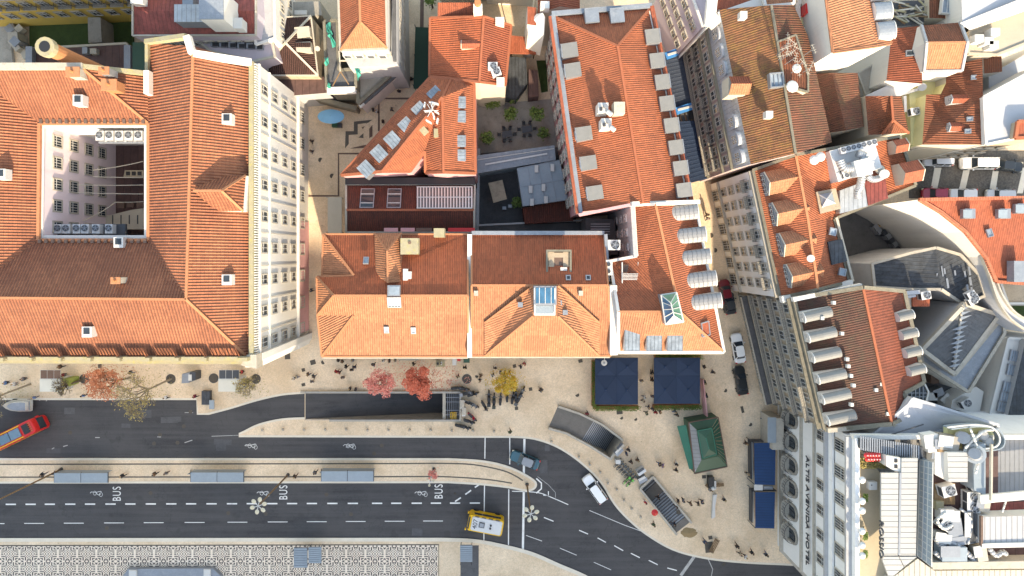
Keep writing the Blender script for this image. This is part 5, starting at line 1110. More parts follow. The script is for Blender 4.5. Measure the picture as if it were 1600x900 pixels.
# antenna terrace clutter
t = flat('antenna_terrace', 'cluttered small terrace bristling with aerials west of the tall white house', [(1214, 66), (1243, 55), (1262, 118), (1262, 144), (1226, 134)], 22, T['old'], M['cream'], trim=M['oldstone'], tw=.2)
rr = random.Random(9)
for i in range(12):
    mb = MB(); x, y = 1236 + rr.uniform(-24, 24), 90 + rr.uniform(-28, 30); q = P(x, y, 22.1); h_ = .8 + rr.random() * 1.6; a = rr.random() * 3.1
    mb.cyl(q, q + Vector((0, 0, h_ + 1)), .04, .04, M['mgrey'], 5); d = Vector((math.cos(a), math.sin(a), 0)) * (.5 + rr.random() * .8); mb.bar(q + Vector((0, 0, h_ + 1)) - d, q + Vector((0, 0, h_ + 1)) + d, .04, .04, M['stone'])
    for k in range(4): e = Vector((-d.y, d.x, 0)).normalized() * .25; c = q + Vector((0, 0, h_ + 1)) + d * (k / 2 - .75); mb.bar(c - e, c + e, .03, .03, M['stone'])
    part('aerial', mb, t)
for x, y, r_ in ((1245, 107, .55), (1238, 135, .7)):
    mb = MB(); mb.ball(P(x, y, 22.8), r_, M['frame'], 12, sz=.35); part('satellite_dish', mb, t)

skylight(t, 1212, 126, 21.9, 1.5, 1.6, 5, 0, 0, M['skyglass'], bars=2, h_=.8)
flat('paved_roof_strip', 'narrow shaded terrace strip east of the lichen-stained roof', [(1248, 122), (1262, 142), (1282, 196), (1256, 196), (1246, 140)], 15.5, M['sandroof'], M['tan'], trim=M['frame'], tw=.25, cat='terrace')
# ---- B16 orange roof with 4 dormers
V = dict(a=(1176, 266, 16.6), b=(1243, 242, 19.6), c=(1405, 213, 17), d=(1430, 290, 17), e=(1303, 342, 16.8), f=(1326, 440, 16.8), g=(1218, 465, 16.6), j=(1278, 452, 19.6), h=(1262, 342, 19.6))
t = b16 = bldg('four_dormer_house', 'orange-roofed white apartment house with four gabled dormers over the lane', 'apartment house', V, [('a', 'b', 'h', 'j', 'g'), ('b', 'c', 'd', 'e', 'h'), ('h', 'e', 'f', 'j')], T['palace'], M['brightwhite'], ridges=[('b', 'h'), ('h', 'j')], rm=M['ridge'], trim=M['oldstone'], tw=.35, th=.35)
for x, y in ((1190, 289), (1202, 336), (1213, 383), (1224, 431)): dormer(t, x, y, 16.8, 192, 2.9, 3.8, 1.7, T['orange'], M['cream'], 'gable', front=M['lead'], panes=2, rise=1.0)
A, B = P(1176, 266, 16.6), P(1218, 465, 16.6)
facade(t, A, B, [13.2, 10.2, 7.2, 4.2], 7, 1.0, 1.7, 's', .6, balc={0: 'each'}, cornices=(16.1, 3.6), bmat='dgrey'); facade(t, A, B, [.3], 6, 1.5, 2.7, 's', .6)
mb = MB(); mb.bar(P(1220, 468, 17.2), P(1330, 442, 17.3), .8, .9, M['white']); mb.bar(P(1306, 340, 17), P(1332, 440, 17.01), .3, .4, M['cream']); part('parapet', mb, t)
mb = MB(); mb.prism([tuple(P(*q, 19.8)[:2]) for q in ((1296, 236), (1366, 220), (1378, 262), (1310, 284))], 16.8, 19.8, M['whitepaint'])
for q, r_ in (((1296, 236), (1366, 220)), ((1310, 284), (1378, 262)), ((1296, 236), (1310, 284))): mb.bar(P(*q, 20.4), P(*r_, 20.4), .06, .06, M['frame'])
part('plant_deck', mb, t)
for i in range(7): ac(1314 + i * 8, 236 - i * 2, 19.85, 104, 'small round-fanned unit in the curved row on the white plant deck', .75, 'fan units on the white plant deck')
for i, (x, y) in enumerate(((1316, 268), (1319, 275))): ac(x, y, 19.85, 14, 'small unit at the south-west corner of the white plant deck', .7, 'pair of units at the corner of the white plant deck')
def duct(pts, r_, z, label):
    mb = MB(); pp = smooth_pts(pts, 4)
    for a, b in zip(pp, pp[1:]): mb.cyl(P(*a, z), P(*b, z), r_, r_, M['duct'], 10)
    solo('silver_duct', mb, label, 'duct', smooth=True)
duct([(1312, 250), (1318, 262), (1332, 262), (1345, 255), (1350, 244), (1340, 240)], .5, 20.8, 'fat looping silver duct on the white plant deck')
duct([(1347, 275), (1344, 290), (1340, 300), (1341, 310)], .45, 19.5, 'silver duct running down over the grey deck from the square white hood')
duct([(1356, 275), (1362, 280), (1372, 279), (1381, 274)], .4, 19.6, 'silver duct running right to the round cowl')
mb = MB(); mb.prism([tuple(P(*q, 21.6)[:2]) for q in ((1334, 252), (1360, 246), (1364, 272), (1340, 276))], 20.0, 21.6, M['whitepaint']); solo('white_hood', mb, 'square white hood with rusty marks on the plant deck', 'hood')
mb = MB(); mb.cyl(P(1382, 272, 17), P(1382, 272, 20.5), .42, .42, M['duct'], 12); mb.cyl(P(1382, 272, 20.5), P(1382, 272, 20.7), .55, .55, M['frame'], 12); solo('round_cowl', mb, 'round white cowl right of the plant deck', 'cowl')
mb = MB(); mb.ball(P(1375, 265, 19.5), .6, M['stone'], 12, sz=.3); solo('satellite_dish', mb, 'beige dish just above the round white cowl', 'dish')
mb = MB(); mb.cyl(P(1267, 404, 18), P(1267, 404, 20), .35, .35, M['duct'], 12); mb.cyl(P(1267, 404, 20), P(1267, 404, 20.2), .45, .45, M['frame'], 12); solo('round_cowl', mb, 'round white cowl on the slope east of the four gabled dormers', 'cowl')
mb = MB(); mb.prism([tuple(P(*q, 18.6)[:2]) for q in ((1275, 300), (1306, 294), (1314, 326), (1282, 334))], 16.8, 18.6, M['tan'])
q = [P(1280, 304, 18.7), P(1300, 300, 18.7), P(1305, 318, 18.7), P(1285, 324, 18.7)]; ap = P(1292, 311, 19.6)
for i in range(4): mb.poly([q[i], ap, q[(i + 1) % 4]], M['paleglass']); mb.bar(q[i], ap, .1, .1, M['frame'])
part('roof_lantern', mb, t)
mb = MB(); mb.prism([tuple(P(*q, 17.9)[:2]) for q in ((1312, 298), (1350, 284), (1356, 322), (1312, 334))], 16.5, 17.9, M['zinc']); mb.prism([tuple(P(*q, 17.95)[:2]) for q in ((1351, 284), (1383, 276), (1388, 310), (1357, 321))], 16.5, 17.95, M['redmetal']); part('deck', mb, t)
mb = MB(); mb.prism([tuple(P(*q, 18.2)[:2]) for q in ((1294, 378), (1316, 374), (1324, 408), (1300, 414))], 16.5, 18.2, M['slate']); part('slate_cover', mb, t)
dormer(t, 1427, 268, 17.2, 12, 2.6, 2.4, 1.3, T['clean'], M['cream'], 'gable', rise=.9)
dormer(t, 1408, 228, 17.2, 12, 1.6, 1.6, 1.1, T['clean'], M['cream'], 'gable', rise=.5)
for x, y in ((1301, 362), (1316, 425)): skylight(t, x, y, 18.0, .8, .8, -12, 8, 0, M['skyglass'])
for x, y in ((1272, 250), (1282, 245)):
    mb = MB(); mb.ball(P(x, y, 20.4), .6, M['frame'], 10, sz=.5); part('satellite_dish', mb, t)
# dark yard + curved cream house B17
V = dict(a=(1436, 312, 17), b=(1640, 308, 17), c=(1640, 446, 15.5), d=(1556, 440, 15.5), e=(1540, 402, 15.8), f=(1508, 362, 16.2), g=(1470, 332, 16.6))
t = bldg('curved_cream_house', 'red-roofed house whose tall cream wall curves above a dark yard', 'house', V, [('a', 'b', 'c', 'd', 'e', 'f', 'g')], T['clean'], M['white'], trim=M['stone'], tw=.4, th=.4)
t.children[0].data.materials[0] = tile('clay_fine', (.50, .15, .08), (.2, .08, .05), .35, groove=.2, bumpd=.04)
for x, y in ((1512, 334), (1567, 334), (1594, 326)): 
    mb = MB(); mb.box(P(x, y, 17.2), (1.3, 1.2, .9), M['mgrey']); mb.box(P(x, y, 17.68), (1.1, 1.0, .05), M['paleglass']); part('skylight', mb, t)
for x, y in ((1546, 364), ): skylight(t, x, y, 16.6, .6, .9, 15, 5, 90, M['skyglass'])
mb = MB(); mb.box(P(1587, 424, 16.6), (1.3, 2.6, 1.2), M['lead']); part('slate_dormer', mb, t)
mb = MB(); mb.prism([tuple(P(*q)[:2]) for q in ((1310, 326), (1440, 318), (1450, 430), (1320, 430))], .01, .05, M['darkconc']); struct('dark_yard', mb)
for i, (x, y, m_) in enumerate(((1364, 341, 'tarp'), (1369, 349, 'yellowpaint'), (1363, 356, 'mgrey'), (1368, 362, 'mgrey'), (1375, 364, 'dgrey'), (1382, 370, 'mgrey'), (1387, 376, 'dgrey'), (1392, 382, 'mgrey'))):
    t = thing('wheelie_bin', ['blue recycling bin at the north end of the yard bin row', 'yellow recycling bin second in the yard bin row', 'grey bin third in the yard bin row', 'grey bin fourth in the yard bin row', 'dark bin fifth in the yard bin row', 'grey bin sixth in the yard bin row', 'dark bin seventh in the yard bin row', 'grey bin at the south end of the yard bin row'][i], 'bin', P(x, y), .6, 'bins in the dark yard'); mb = MB(); mb.box((0, 0, .55), (.75, .7, 1.0), M[m_]); part('bin_body', mb, t, local=True); mb = MB(); mb.box((0, 0, 1.09), (.82, .78, .08), M[m_]); mb.box((-.35, 0, 1.12), (.08, .6, .1), M['black']); part('lid', mb, t, local=True)
# slate curved roof
V = dict(a=(1362, 412, 11.5), b=(1420, 396, 12.5), c=(1462, 387, 13), d=(1500, 398, 13), e=(1528, 428, 13), f=(1538, 462, 13), g=(1505, 476, 13), h=(1470, 452, 13.8), i=(1425, 452, 12.5), j=(1366, 448, 11.5))
t = bldg('slate_curved_roof', 'dark slate roof with a curved east edge beside the tall cream wall', 'building', V, [('a', 'b', 'c', 'h', 'i', 'j'), ('c', 'd', 'e', 'f', 'g', 'h')], M['slate'], M['grey'], trim=M['stone'], tw=.35, th=.3)
mb = MB()
rr = random.Random(4)
for i in range(10):
    x = 1462 + rr.random() * 60; y = 420 + rr.random() * 36; mb.box(P(x, y, 13.45), (.12 + rr.random() * .2, .6 + rr.random() * .8, .02), M['mgrey'], .15)
part('pale_patches', mb, t)
ac(1440, 461, 13, 10, 'round-topped cooler at the tip of the grey duct on the slate roof', 1.2)
mb = MB(); mb.bar(P(1372, 462, 14), P(1436, 456, 14), .5, .45, M['duct']); mb.bar(P(1372, 470, 13.8), P(1430, 462, 13.8), .3, .3, M['duct']); solo('grey_pipe_run', mb, 'pair of grey pipes along the south edge of the slate curved roof', 'pipe')
mb = MB(); mb.prism([tuple(P(*q, 13)[:2]) for q in ((1330, 446), (1365, 448), (1424, 470), (1424, 480), (1350, 470))], 0, 11, M['conc']); mb.box(P(1400, 470, 12), (3.2, 1.6, 1.4), M['stone']); mb.box(P(1435, 470, 12.4), (2.2, 1.4, 1.2), T['clean']); solo('roof_clutter_block', mb, 'cluttered stone and red block between the slate roof and the many-dormered brown roof', 'roof block')
V = dict(a=(1505, 474, 14), b=(1560, 492, 12.5), c=(1491, 584, 12.5), d=(1440, 546, 12.5), m=(1503, 480, 14.6), n=(1490, 576, 12.9))
t = bldg('modern_slate_pavilion', 'angular slate roof folded along a pale central seam', 'building', V, [('a', 'b', 'c', 'n', 'm'), ('m', 'n', 'c', 'd'), ('a', 'm', 'd')], T['slate'] if 'slate' in T else M['slate2'], M['grey'], ridges=[('m', 'n')], rm=M['stone'], trim=M['stone'], tw=.5, th=.4)
mb = MB(); a, b, c_, n_ = P(1503, 480, 14.75), P(1555, 492, 13.05), P(1491, 584, 12.9), P(1490, 576, 13.15)
for i in range(13):
    f = i / 13; s0 = a.lerp(n_, f); L = 1.2 + 1.3 * ((i * 7) % 5) / 5; L *= (1 - f * .5); dd = Vector((1, .25, -.35)).normalized() * L
    mb.poly([s0 + Vector((0, 0, .06)), s0 + Vector((0, -.45, .05)), s0 + Vector((0, -.3, .05)) + dd], M['lead'])
    if i > 3: dd = Vector((-1, -.6, -.3)).normalized() * L * .6; mb.poly([s0 + Vector((0, 0, .06)), s0 + Vector((0, 0, .05)) + dd, s0 + Vector((0, -.45, .05))], M['lead'])
part('pale_drip_marks', mb, t)
t = flat('lower_grey_wing', 'pale grey L-shaped lower roof wrapping the angular slate roof', [(1565, 495), (1568, 520), (1512, 612), (1440, 566), (1438, 548), (1490, 586)], 10.5, M['lead'], M['white'], trim=M['stone'], tw=.4, th=.5)
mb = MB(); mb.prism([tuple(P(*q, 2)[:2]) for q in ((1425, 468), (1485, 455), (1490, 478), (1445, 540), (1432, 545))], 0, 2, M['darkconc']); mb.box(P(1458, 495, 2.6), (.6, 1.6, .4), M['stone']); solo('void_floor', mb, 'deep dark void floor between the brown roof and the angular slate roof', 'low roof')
for i, (x, y) in enumerate(((1512, 460), (1517, 466), (1514, 470))): ac(x, y, 14, 30, 'fan unit at the north tip of the angular slate roof', 1.0, 'fan units at the tip of the angular slate roof')
# curved white ledge at the right
t = thing('curved_white_gallery', 'curved white walkway sweeping down the right edge', 'gallery', P(1560, 470)); mb = MB()
c1 = smooth_pts([(1530, 392), (1545, 430), (1558, 468), (1578, 498), (1610, 520)], 4); c2 = smooth_pts([(1537, 392), (1552, 427), (1565, 461), (1586, 489), (1618, 506)], 4)
mb.prism([tuple(P(*q, 15)[:2]) for q in c1 + c2[::-1]], 11, 15, M['frost']); part('walkway', mb, t)
mb = MB()
for c in (c1, c2):
    for i in range(0, len(c) - 1, 1): mb.bar(P(*c[i], 15.2 + .003 * (i % 2)), P(*c[i + 1], 15.2 + .003 * (i % 2)), .2, .5, M['stone'])
part('parapet', mb, t)
t = flat('garden_roof_terrace', 'roof terrace with brown planting at the right edge', [(1562, 440), (1640, 440), (1640, 474), (1574, 474)], 9, M['tan'], M['grey'], trim=M['frame'])
flat('dark_lawn_roof', 'dark green roof patch under the brown planted terrace', [(1574, 476), (1640, 476), (1640, 500), (1590, 498)], 7, M['lawn'], M['white'], trim=M['stone'])
t = flat('pale_blue_block', 'long pale blue-white block with grey skylights at the right edge', [(1575, 528), (1602, 530), (1572, 660), (1545, 652)], 9, M['frame'], M['white'], trim=M['frame'], cat='building')
for x, y in ((1584, 556), (1580, 578), (1573, 605), (1569, 620), (1565, 635)): skylight(t, x, y, 9.2, 1.0, 1.4, -12, 0, 0, M['skyglass'], bars=2)
flat('dark_green_slate_roof', 'dark green-grey roof in the right margin next to the pale blue block', [(1603, 530), (1660, 530), (1660, 690), (1572, 662)], 10, M['slate'], M['grey'], cat='building')
flat('low_brown_court', 'narrow dark brown court west of the pale blue block', [(1555, 510), (1575, 528), (1545, 650), (1500, 640), (1520, 615)], 3, M['brownflat'], M['grey'], cat='low roof')
t = flat('small_blue_roof', 'small pale blue roof with condensers south of the angular slate roof', [(1488, 625), (1525, 604), (1537, 612), (1530, 650), (1486, 638)], 8, M['frame'], M['white'], cat='roof')
ac(1503, 628, 8.2, 30, 'grey condenser on the small pale blue roof', 1.3)
t = flat('glazed_corner_roof', 'dark gridded glass roof wedged at the corner of the many-dormered brown roof', [(1412, 612), (1443, 598), (1450, 612), (1446, 628), (1416, 626)], 14, M['glass'], M['white'], trim=M['frame'], tw=.2)
mb = MB()
for i in range(5): mb.bar(P(1418 + i * 6, 612 - i * 2, 14.1), P(1418 + i * 6, 626, 14.1), .08, .1, M['mgrey'])
for y in (614, 620): mb.bar(P(1414, y, 14.12), P(1448, y, 14.12), .08, .1, M['mgrey'])
part('glazing_bar', mb, t)
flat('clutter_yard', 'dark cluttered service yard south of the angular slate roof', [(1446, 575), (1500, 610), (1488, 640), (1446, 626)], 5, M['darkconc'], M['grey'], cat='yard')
for i, (x, y, m_) in enumerate(((1452, 618, 'frame'), (1462, 612, 'mgrey'), (1474, 622, 'frame'), (1480, 632, 'mgrey'), (1456, 590, 'brownstone'))):
    mb = MB(); mb.box(P(x, y, 6), (1.4, 1.1, 1.4), M[m_], i * .4); solo('yard_unit', mb, ['first pale', 'first grey', 'second pale', 'second grey', 'lone brown'][i] + ' box from the west in the dark service yard', 'box')

# ---- B19 many-dormered brown roof
V = dict(a=(1240, 466, 19), b=(1348, 449, 21.6), c=(1412, 455, 19), d=(1443, 597, 19), e=(1412, 614, 20), f=(1420, 648, 19), g=(1393, 662, 21), h=(1288, 671, 19))
t = b19 = bldg('brown_dormer_palace', 'mossy brown-roofed palace with six long pale barrel dormers over the lane', 'apartment house', V, [('a', 'b', 'g', 'h'), ('b', 'c', 'd', 'e', 'f', 'g')], T['moss_shade'], M['tan'], ridges=[('b', 'g')], rm=M['ridge_dark'], trim=M['oldstone'], tw=.45, th=.4, fm={1: tile('clay_red_shade', (.19, .048, .026), (.08, .03, .02), .4, groove=.15, bumpd=.03)})  # both slopes carry shade in their tile colours
for x, y in ((1250, 495), (1257, 526), (1264, 557), (1272, 590), (1279, 621), (1287, 654)): dormer(t, x, y, 19.4, 193, 1.25, 3.2, 1.05, M['dormer_pale'], M['frame'], 'barrel', panes=2)
for x, y in ((1418, 490), (1424, 518), (1430, 546), (1436, 574)): dormer(t, x, y, 19.4, 13, 1.1, 1.8, .8, M['dormer_pale'], M['frame'], 'barrel', panes=1)
for x, y in ((1302, 473), (1346, 468), (1315, 521), (1357, 518), (1323, 561), (1365, 557), (1325, 572), (1329, 587), (1376, 600), (1333, 602), (1368, 609), (1330, 632), (1386, 646), (1284, 497)):
    mb = MB(); mb.box(P(x, y, 20.9), (.35, .4, .5), M['frame']); part('vent_box', mb, t)
A, B = P(1240, 466, 19), P(1288, 671, 19)
facade(t, A, B, [15.6, 12.3, 9.0, 5.8], 8, 1.1, 2.0, 's', .5, balc={0: 'long', 1: 'long', 2: 'long', 3: 'long'}, cornices=(18.3, 15.2, 11.9, 8.6, 5.3), cm=M['oldstone'], cw=.6, bd=.6)
mb = MB(); u = (B - A).normalized(); nr = Vector((u.y, -u.x, 0)); a2 = Vector((A.x, A.y, 4.4)) + nr * .5 + u * .5; b2 = Vector((B.x, B.y, 4.4)) + nr * .5; mb.bar(a2, b2, 1.3, .2, M['darkconc']); mb.bar(a2 + nr * .75, b2 + nr * .75, .15, .3, M['stone']); part('canopy', mb, t)
facade(t, A, B, [.3], 7, 1.7, 3.2, 's', .5)
mb = MB(); mb.bar(P(1238, 468, 19.5), P(1345, 446, 19.9), .5, .8, M['white']); mb.bar(P(1292, 672, 19.4), P(1392, 662, 19.8), .5, .7, M['stone']); mb.bar(P(1392, 662, 19.8), P(1420, 646, 19.6), .9, .6, M['stone']); part('parapet', mb, t)
# ---- grand hotel at the lower right
t = grand = thing('grand_hotel', 'tall pale grey hotel with arched windows and lettering on its street side', 'hotel', (46, -40, 0))
X0 = 41.6; yN = -21.3
body = [(X0, yN), (X0, -43.0), (47.5, -49.5), (47.5, -62), (110, -62), (110, -21.3)]
GW = surf('pale_grey_render', (.80, .79, .78), .8, .06, .5, 6, dirt=(.3, .28, .26), dirtamt=.3, streak=True)
mb = MB(); mb.prism(body, 0, 20.6, GW, M['zinc_w']); part('wall', mb, t)
mb = MB()
for z, w_, m_ in ((15.9, .8, 'grey'), (20.7, .6, 'grey'), (8.2, .35, 'stone'), (1.9, .5, 'stone'), (11.9, .3, 'stone')):
    mb.bar((X0 - w_ / 2, yN, z), (X0 - w_ / 2, -43.1, z), w_, .35, M[m_]); mb.bar((X0 - w_ / 2 + .1, -43.0, z + .004), (47.5, -49.6, z + .004), w_, .35, M[m_])
for i in range(60): mb.box((X0 - .35, yN - .2 - i * .36, 15.62), (.4, .16, .22), GW); mb.box((X0 - .3, yN - .2 - i * .36, 20.45), (.3, .14, .2), GW)
mb.bar((X0 - .25, yN, 16.6), (X0 - .25, -43, 16.6), .2, 1.0, GW)
part('cornice', mb, t)
mb = MB(); mb.bar((X0 + .3, yN, 21.2), (X0 + .3, -43.2, 21.2), .5, 1.0, GW); mb.bar((X0 + .3, -43.2, 21.21), (47.6, -50, 21.21), .5, 1.0, GW); mb.bar((X0, yN + .1, 21), (70, yN + .1, 21), .5, .9, M['white']); part('parapet', mb, t)
ys = [-26.3 - 3.25 * i for i in range(6)]
def arch_win(y):
    q = Vector((X0 - .012, y, 2.4)); mb = MB(); pn = MB(); w_, h_ = 2.0, 3.4
    pts = [(-w_ / 2, 0), (w_ / 2, 0)] + [(w_ / 2 * math.cos(a), h_ + w_ / 2 * math.sin(a)) for a in [math.pi * k / 8 for k in range(9)]]
    pn.poly([q + Vector((-.02, a, b)) for a, b in pts], M['glass'])
    for k in range(2, 10): a, b = pts[k], pts[k + 1]; mb.bar(q + Vector((-.12, a[0], a[1])), q + Vector((-.12, b[0], b[1])), .3, .3, M['conc'])
    for s in (-1, 1): mb.box(q + Vector((-.12, s * w_ / 2, h_ / 2)), (.3, .3, h_), M['conc'])
    mb.box(q + Vector((-.05, 0, h_ / 2)), (.08, .08, h_), M['dgrey']); mb.box(q + Vector((-.05, 0, h_)), (.083, w_, .08), M['dgrey'])
    o = part('arched_window', mb, t); part('pane', pn, o)
    mb = MB(); n = 10; prv = None
    mb.prism([(X0 - .02, y - 1.4), (X0 - .02, y + 1.4), (X0 - 1.0, y + 1.0), (X0 - 1.25, y), (X0 - 1.0, y - 1.0)], 3.9, 4.1, M['stone'])
    for k in range(n + 1):
        a = math.pi * k / n; p_ = Vector((X0 - 1.15 * math.sin(a), y + 1.35 * math.cos(a), 4.1)); mb.box(p_ + Vector((0, 0, .5)), (.04, .04, 1), M['dgrey'])
        if prv: mb.bar(prv + Vector((0, 0, 1)), p_ + Vector((0, 0, 1)), .05, .05, M['dgrey']); mb.bar(prv + Vector((0, 0, .5)), p_ + Vector((0, 0, .5)), .02, .02, M['dgrey'])
        prv = p_
    part('balcony', mb, t)
for y in ys[:5]: arch_win(y)
arch_win(-23.1)
for zz, h_, w_ in ((12.6, 2.0, 1.15), (17.2, 2.3, 1.35)):
    for y in [-23.1 - 3.2 * i for i in range(7)]:
        if y < -42.5: continue
        me = win_mesh(w_, h_, 's'); o = put('window', me[0], t, (X0 - .012, y, zz), math.pi); pn = bpy.data.objects.new('pane', me[1]); COL.objects.link(pn); pn.parent = o
sgn = text_mesh('ALTIS AVENIDA HOTEL', 1.25, .06, 1.02, M['dgrey'])
o = bpy.data.objects.new('sign_lettering', sgn); COL.objects.link(o); o.parent = t; L0 = Vector((X0 - .35, -34.0, 10.4)); o.location = L0 - W[t]
o.matrix_basis = Matrix.Translation(L0 - W[t]) @ Matrix(((0, 0, -1, 0), (-1, 0, 0, 0), (0, 1, 0, 0), (0, 0, 0, 1))) @ Matrix.Scale(1.0, 4)
bb = max(v.co.x for v in sgn.vertices) - min(v.co.x for v in sgn.vertices)
o.matrix_basis = o.matrix_basis @ Matrix.Scale(14.6 / bb, 4, Vector((1, 0, 0)))
# chamfer facade windows
facade(t, (X0, -43.0, 0), (47.5, -49.5, 0), [17.2, 12.6, 8.6, 4.2], 2, 1.1, 2.0, 's', .6)
# rooftop: terrace, canopies, glass screen
mb = MB(); mb.prism([tuple(P(*q, 20.7)[:2]) for q in ((1343, 700), (1376, 740), (1376, 870), (1392, 915), (1343, 915))], 20.62, 20.75, M['palefloor']); part('terrace_floor', mb, t)
SEAM2 = seam('pale_canopy_sheet', (.36, .36, .355), .62, 1, .5, 0, .05, .75)
mb = MB(); cz = 23.2
for q in (((1377, 739), (1404, 739), (1403, 868), (1377, 868)), ((1409, 716), (1434, 716), (1431, 868), (1405, 868))):
    mb.prism([tuple(P(*a, cz)[:2]) for a in q], cz - .3, cz, SEAM2)
mb.bar(P(1406, 738, cz - .1), P(1404, 866, cz - .1), .25, .3, M['mgrey'])
mb.prism([tuple(P(*a, cz)[:2]) for a in ((1377, 870), (1404, 870), (1412, 886), (1390, 905))], cz - .3, cz + .02, SEAM2); mb.prism([tuple(P(*a, cz)[:2]) for a in ((1405, 870), (1432, 870), (1413, 885))], cz - .3, cz + .04, SEAM2)
part('terrace_canopy', mb, t)
SEAM3 = seam('pale_floor_strips', (.44, .41, .35), .62, 0, .6, 0, .06, .6)
mb = MB(); mb.prism([tuple(P(*a, 22)[:2]) for a in ((1434, 873), (1460, 892), (1660, 890), (1660, 960), (1380, 960), (1392, 905))], 20.62, 22, SEAM3); mb.prism([tuple(P(*a, 22.5)[:2]) for a in ((1455, 879), (1660, 876), (1660, 888), (1458, 890))], 20.6, 22.5, M['stone']); part('south_ledge', mb, t)
mb = MB()
a, b, c, d = P(1437, 718, 22), P(1457, 722, 24), P(1455, 885, 24), P(1433, 868, 22); mb.poly([a, d, c, b], M['paleglass'])
for i in range(17): f = i / 16; mb.bar(a.lerp(d, f) + Vector((0, 0, .05)), b.lerp(c, f) + Vector((0, 0, .05)), .06, .06, M['frame'])
for f in (0, .33, .66, 1): mb.bar(a.lerp(b, f) + Vector((0, 0, .06)), d.lerp(c, f) + Vector((0, 0, .06)), .08, .08, M['frame'])
mb.poly([b, c, Vector((c.x, c.y, 20.6)), Vector((b.x, b.y, 20.6))], M['paleglass']); part('glass_screen', mb, t)
mb = MB()
for i in range(26): mb.box(P(1345 + i * 3.6, 692 + i * .6, 22.4), (.14, 1.6, .1), M['mgrey'])
mb.prism([tuple(P(*a, 22.2)[:2]) for a in ((1344, 686), (1410, 698), (1442, 698), (1442, 716), (1408, 716), (1344, 701))], 21.6, 22.2, M['slate']); part('steel_bridge', mb, t)
mb = MB(); mb.prism([tuple(P(*a, 23)[:2]) for a in ((1385, 712), (1409, 716), (1409, 738), (1396, 735), (1385, 728))], 20.6, 23, M['white'])
for y in (720, 729): mb.box(P(1400, y, 23.05), (.35, .4, .06), M['black'])
part('stair_head', mb, t)
RR = random.Random(21)
mb = MB(); 
for q in (((1343, 700), (1350, 696), (1354, 706), (1346, 710)),): mb.prism([tuple(P(*a, 21.2)[:2]) for a in q], 20.76, 21.2, M['hedge'])
pl = MB()
for i in range(500):
    x, y = 1344 + RR.random() * 40, 716 + RR.random() * 16; q = P(x, y, 21 + RR.random() * .6); pl.box(q, (.16, .10, .02), LEAF['olive'], mat=Matrix.Rotation(RR.random() * 3, 3, 'Z') @ Matrix.Rotation(RR.random(), 3, 'X'))
struct('planter_bushes', pl, 'stuff')
for i in range(10):
    mb = MB(); x, y = 1354 + (i % 5) * 4.4 + (i // 5) * 1.5, 711 + (i // 5) * 6; q = P(x, y, 22.3); mb.add([q + Vector((0, 0, .25))] + [q + Vector((math.cos(k) * .33, math.sin(k) * .33, 0)) for k in [j * math.pi / 4 for j in range(8)]], [(0, j + 1, (j + 1) % 8 + 1) for j in range(8)], M['redpaint']); mb.cyl(q - Vector((0, 0, 1.5)), q + Vector((0, 0, .2)), .03, .03, M['frame'], 5); mb.ball(q + Vector((0, 0, .25)), .09, M['frame'], 6); solo('red_parasol', mb, 'small red parasol with a white knob in the cluster at the terrace north end', 'parasol', 'red parasols on the hotel terrace')
for i, y in enumerate((750, 783, 798, 830, 852, 868)):
    mb = MB(); q = P(1347, y, 22.4); mb.ball(q, .42, M['whitepaint'], 10, sz=.7); mb.cyl(q - Vector((0, 0, 1.6)), q, .04, .04, M['frame'], 5); solo('white_globe_parasol', mb, 'closed white parasol %s along the terrace edge' % ['at the north end', 'second from the north', 'third from the north', 'third from the south', 'second from the south', 'at the south end'][i], 'parasol', 'white parasols along the terrace edge')
for i, y in enumerate((778, 838, 866)):
    pl = MB()
    for k in range(150): q = P(1349 + RR.random() * 7, y + RR.uniform(-6, 6), 21.2 + RR.random() * .7); pl.box(q, (.16, .1, .02), LEAF['green'], mat=Matrix.Rotation(RR.random() * 3, 3, 'Z') @ Matrix.Rotation(RR.random(), 3, 'X'))
    solo('terrace_shrub', pl, ['northern', 'middle', 'southern'][i] + ' green shrub among the white parasols on the terrace edge', 'shrub')
mb = MB(); mb.box(P(1362, 758, 21.2), (.9, .9, .7), M['frame']); mb.box(P(1362, 758, 21.56), (.12, .12, .05), M['black']); solo('white_terrace_table', mb, 'square white table with a dark dot on the sunny terrace', 'table')
rt = text_mesh('ROSSIO', 1.5, .08, 1.0, M['dgrey']); o = bpy.data.objects.new('sign_lettering', rt); COL.objects.link(o); o.parent = t; L1 = P(1377, 843, 23.5); o.matrix_basis = Matrix.Translation(L1 - W[t]) @ Matrix(((0, 0, -1, 0), (-1, 0, 0, 0), (0, 1, 0, 0), (0, 0, 0, 1))) @ Matrix.Diagonal((.85, .75, 1, 1)); o['label'] = 'dark upright letters on the canopy edge'
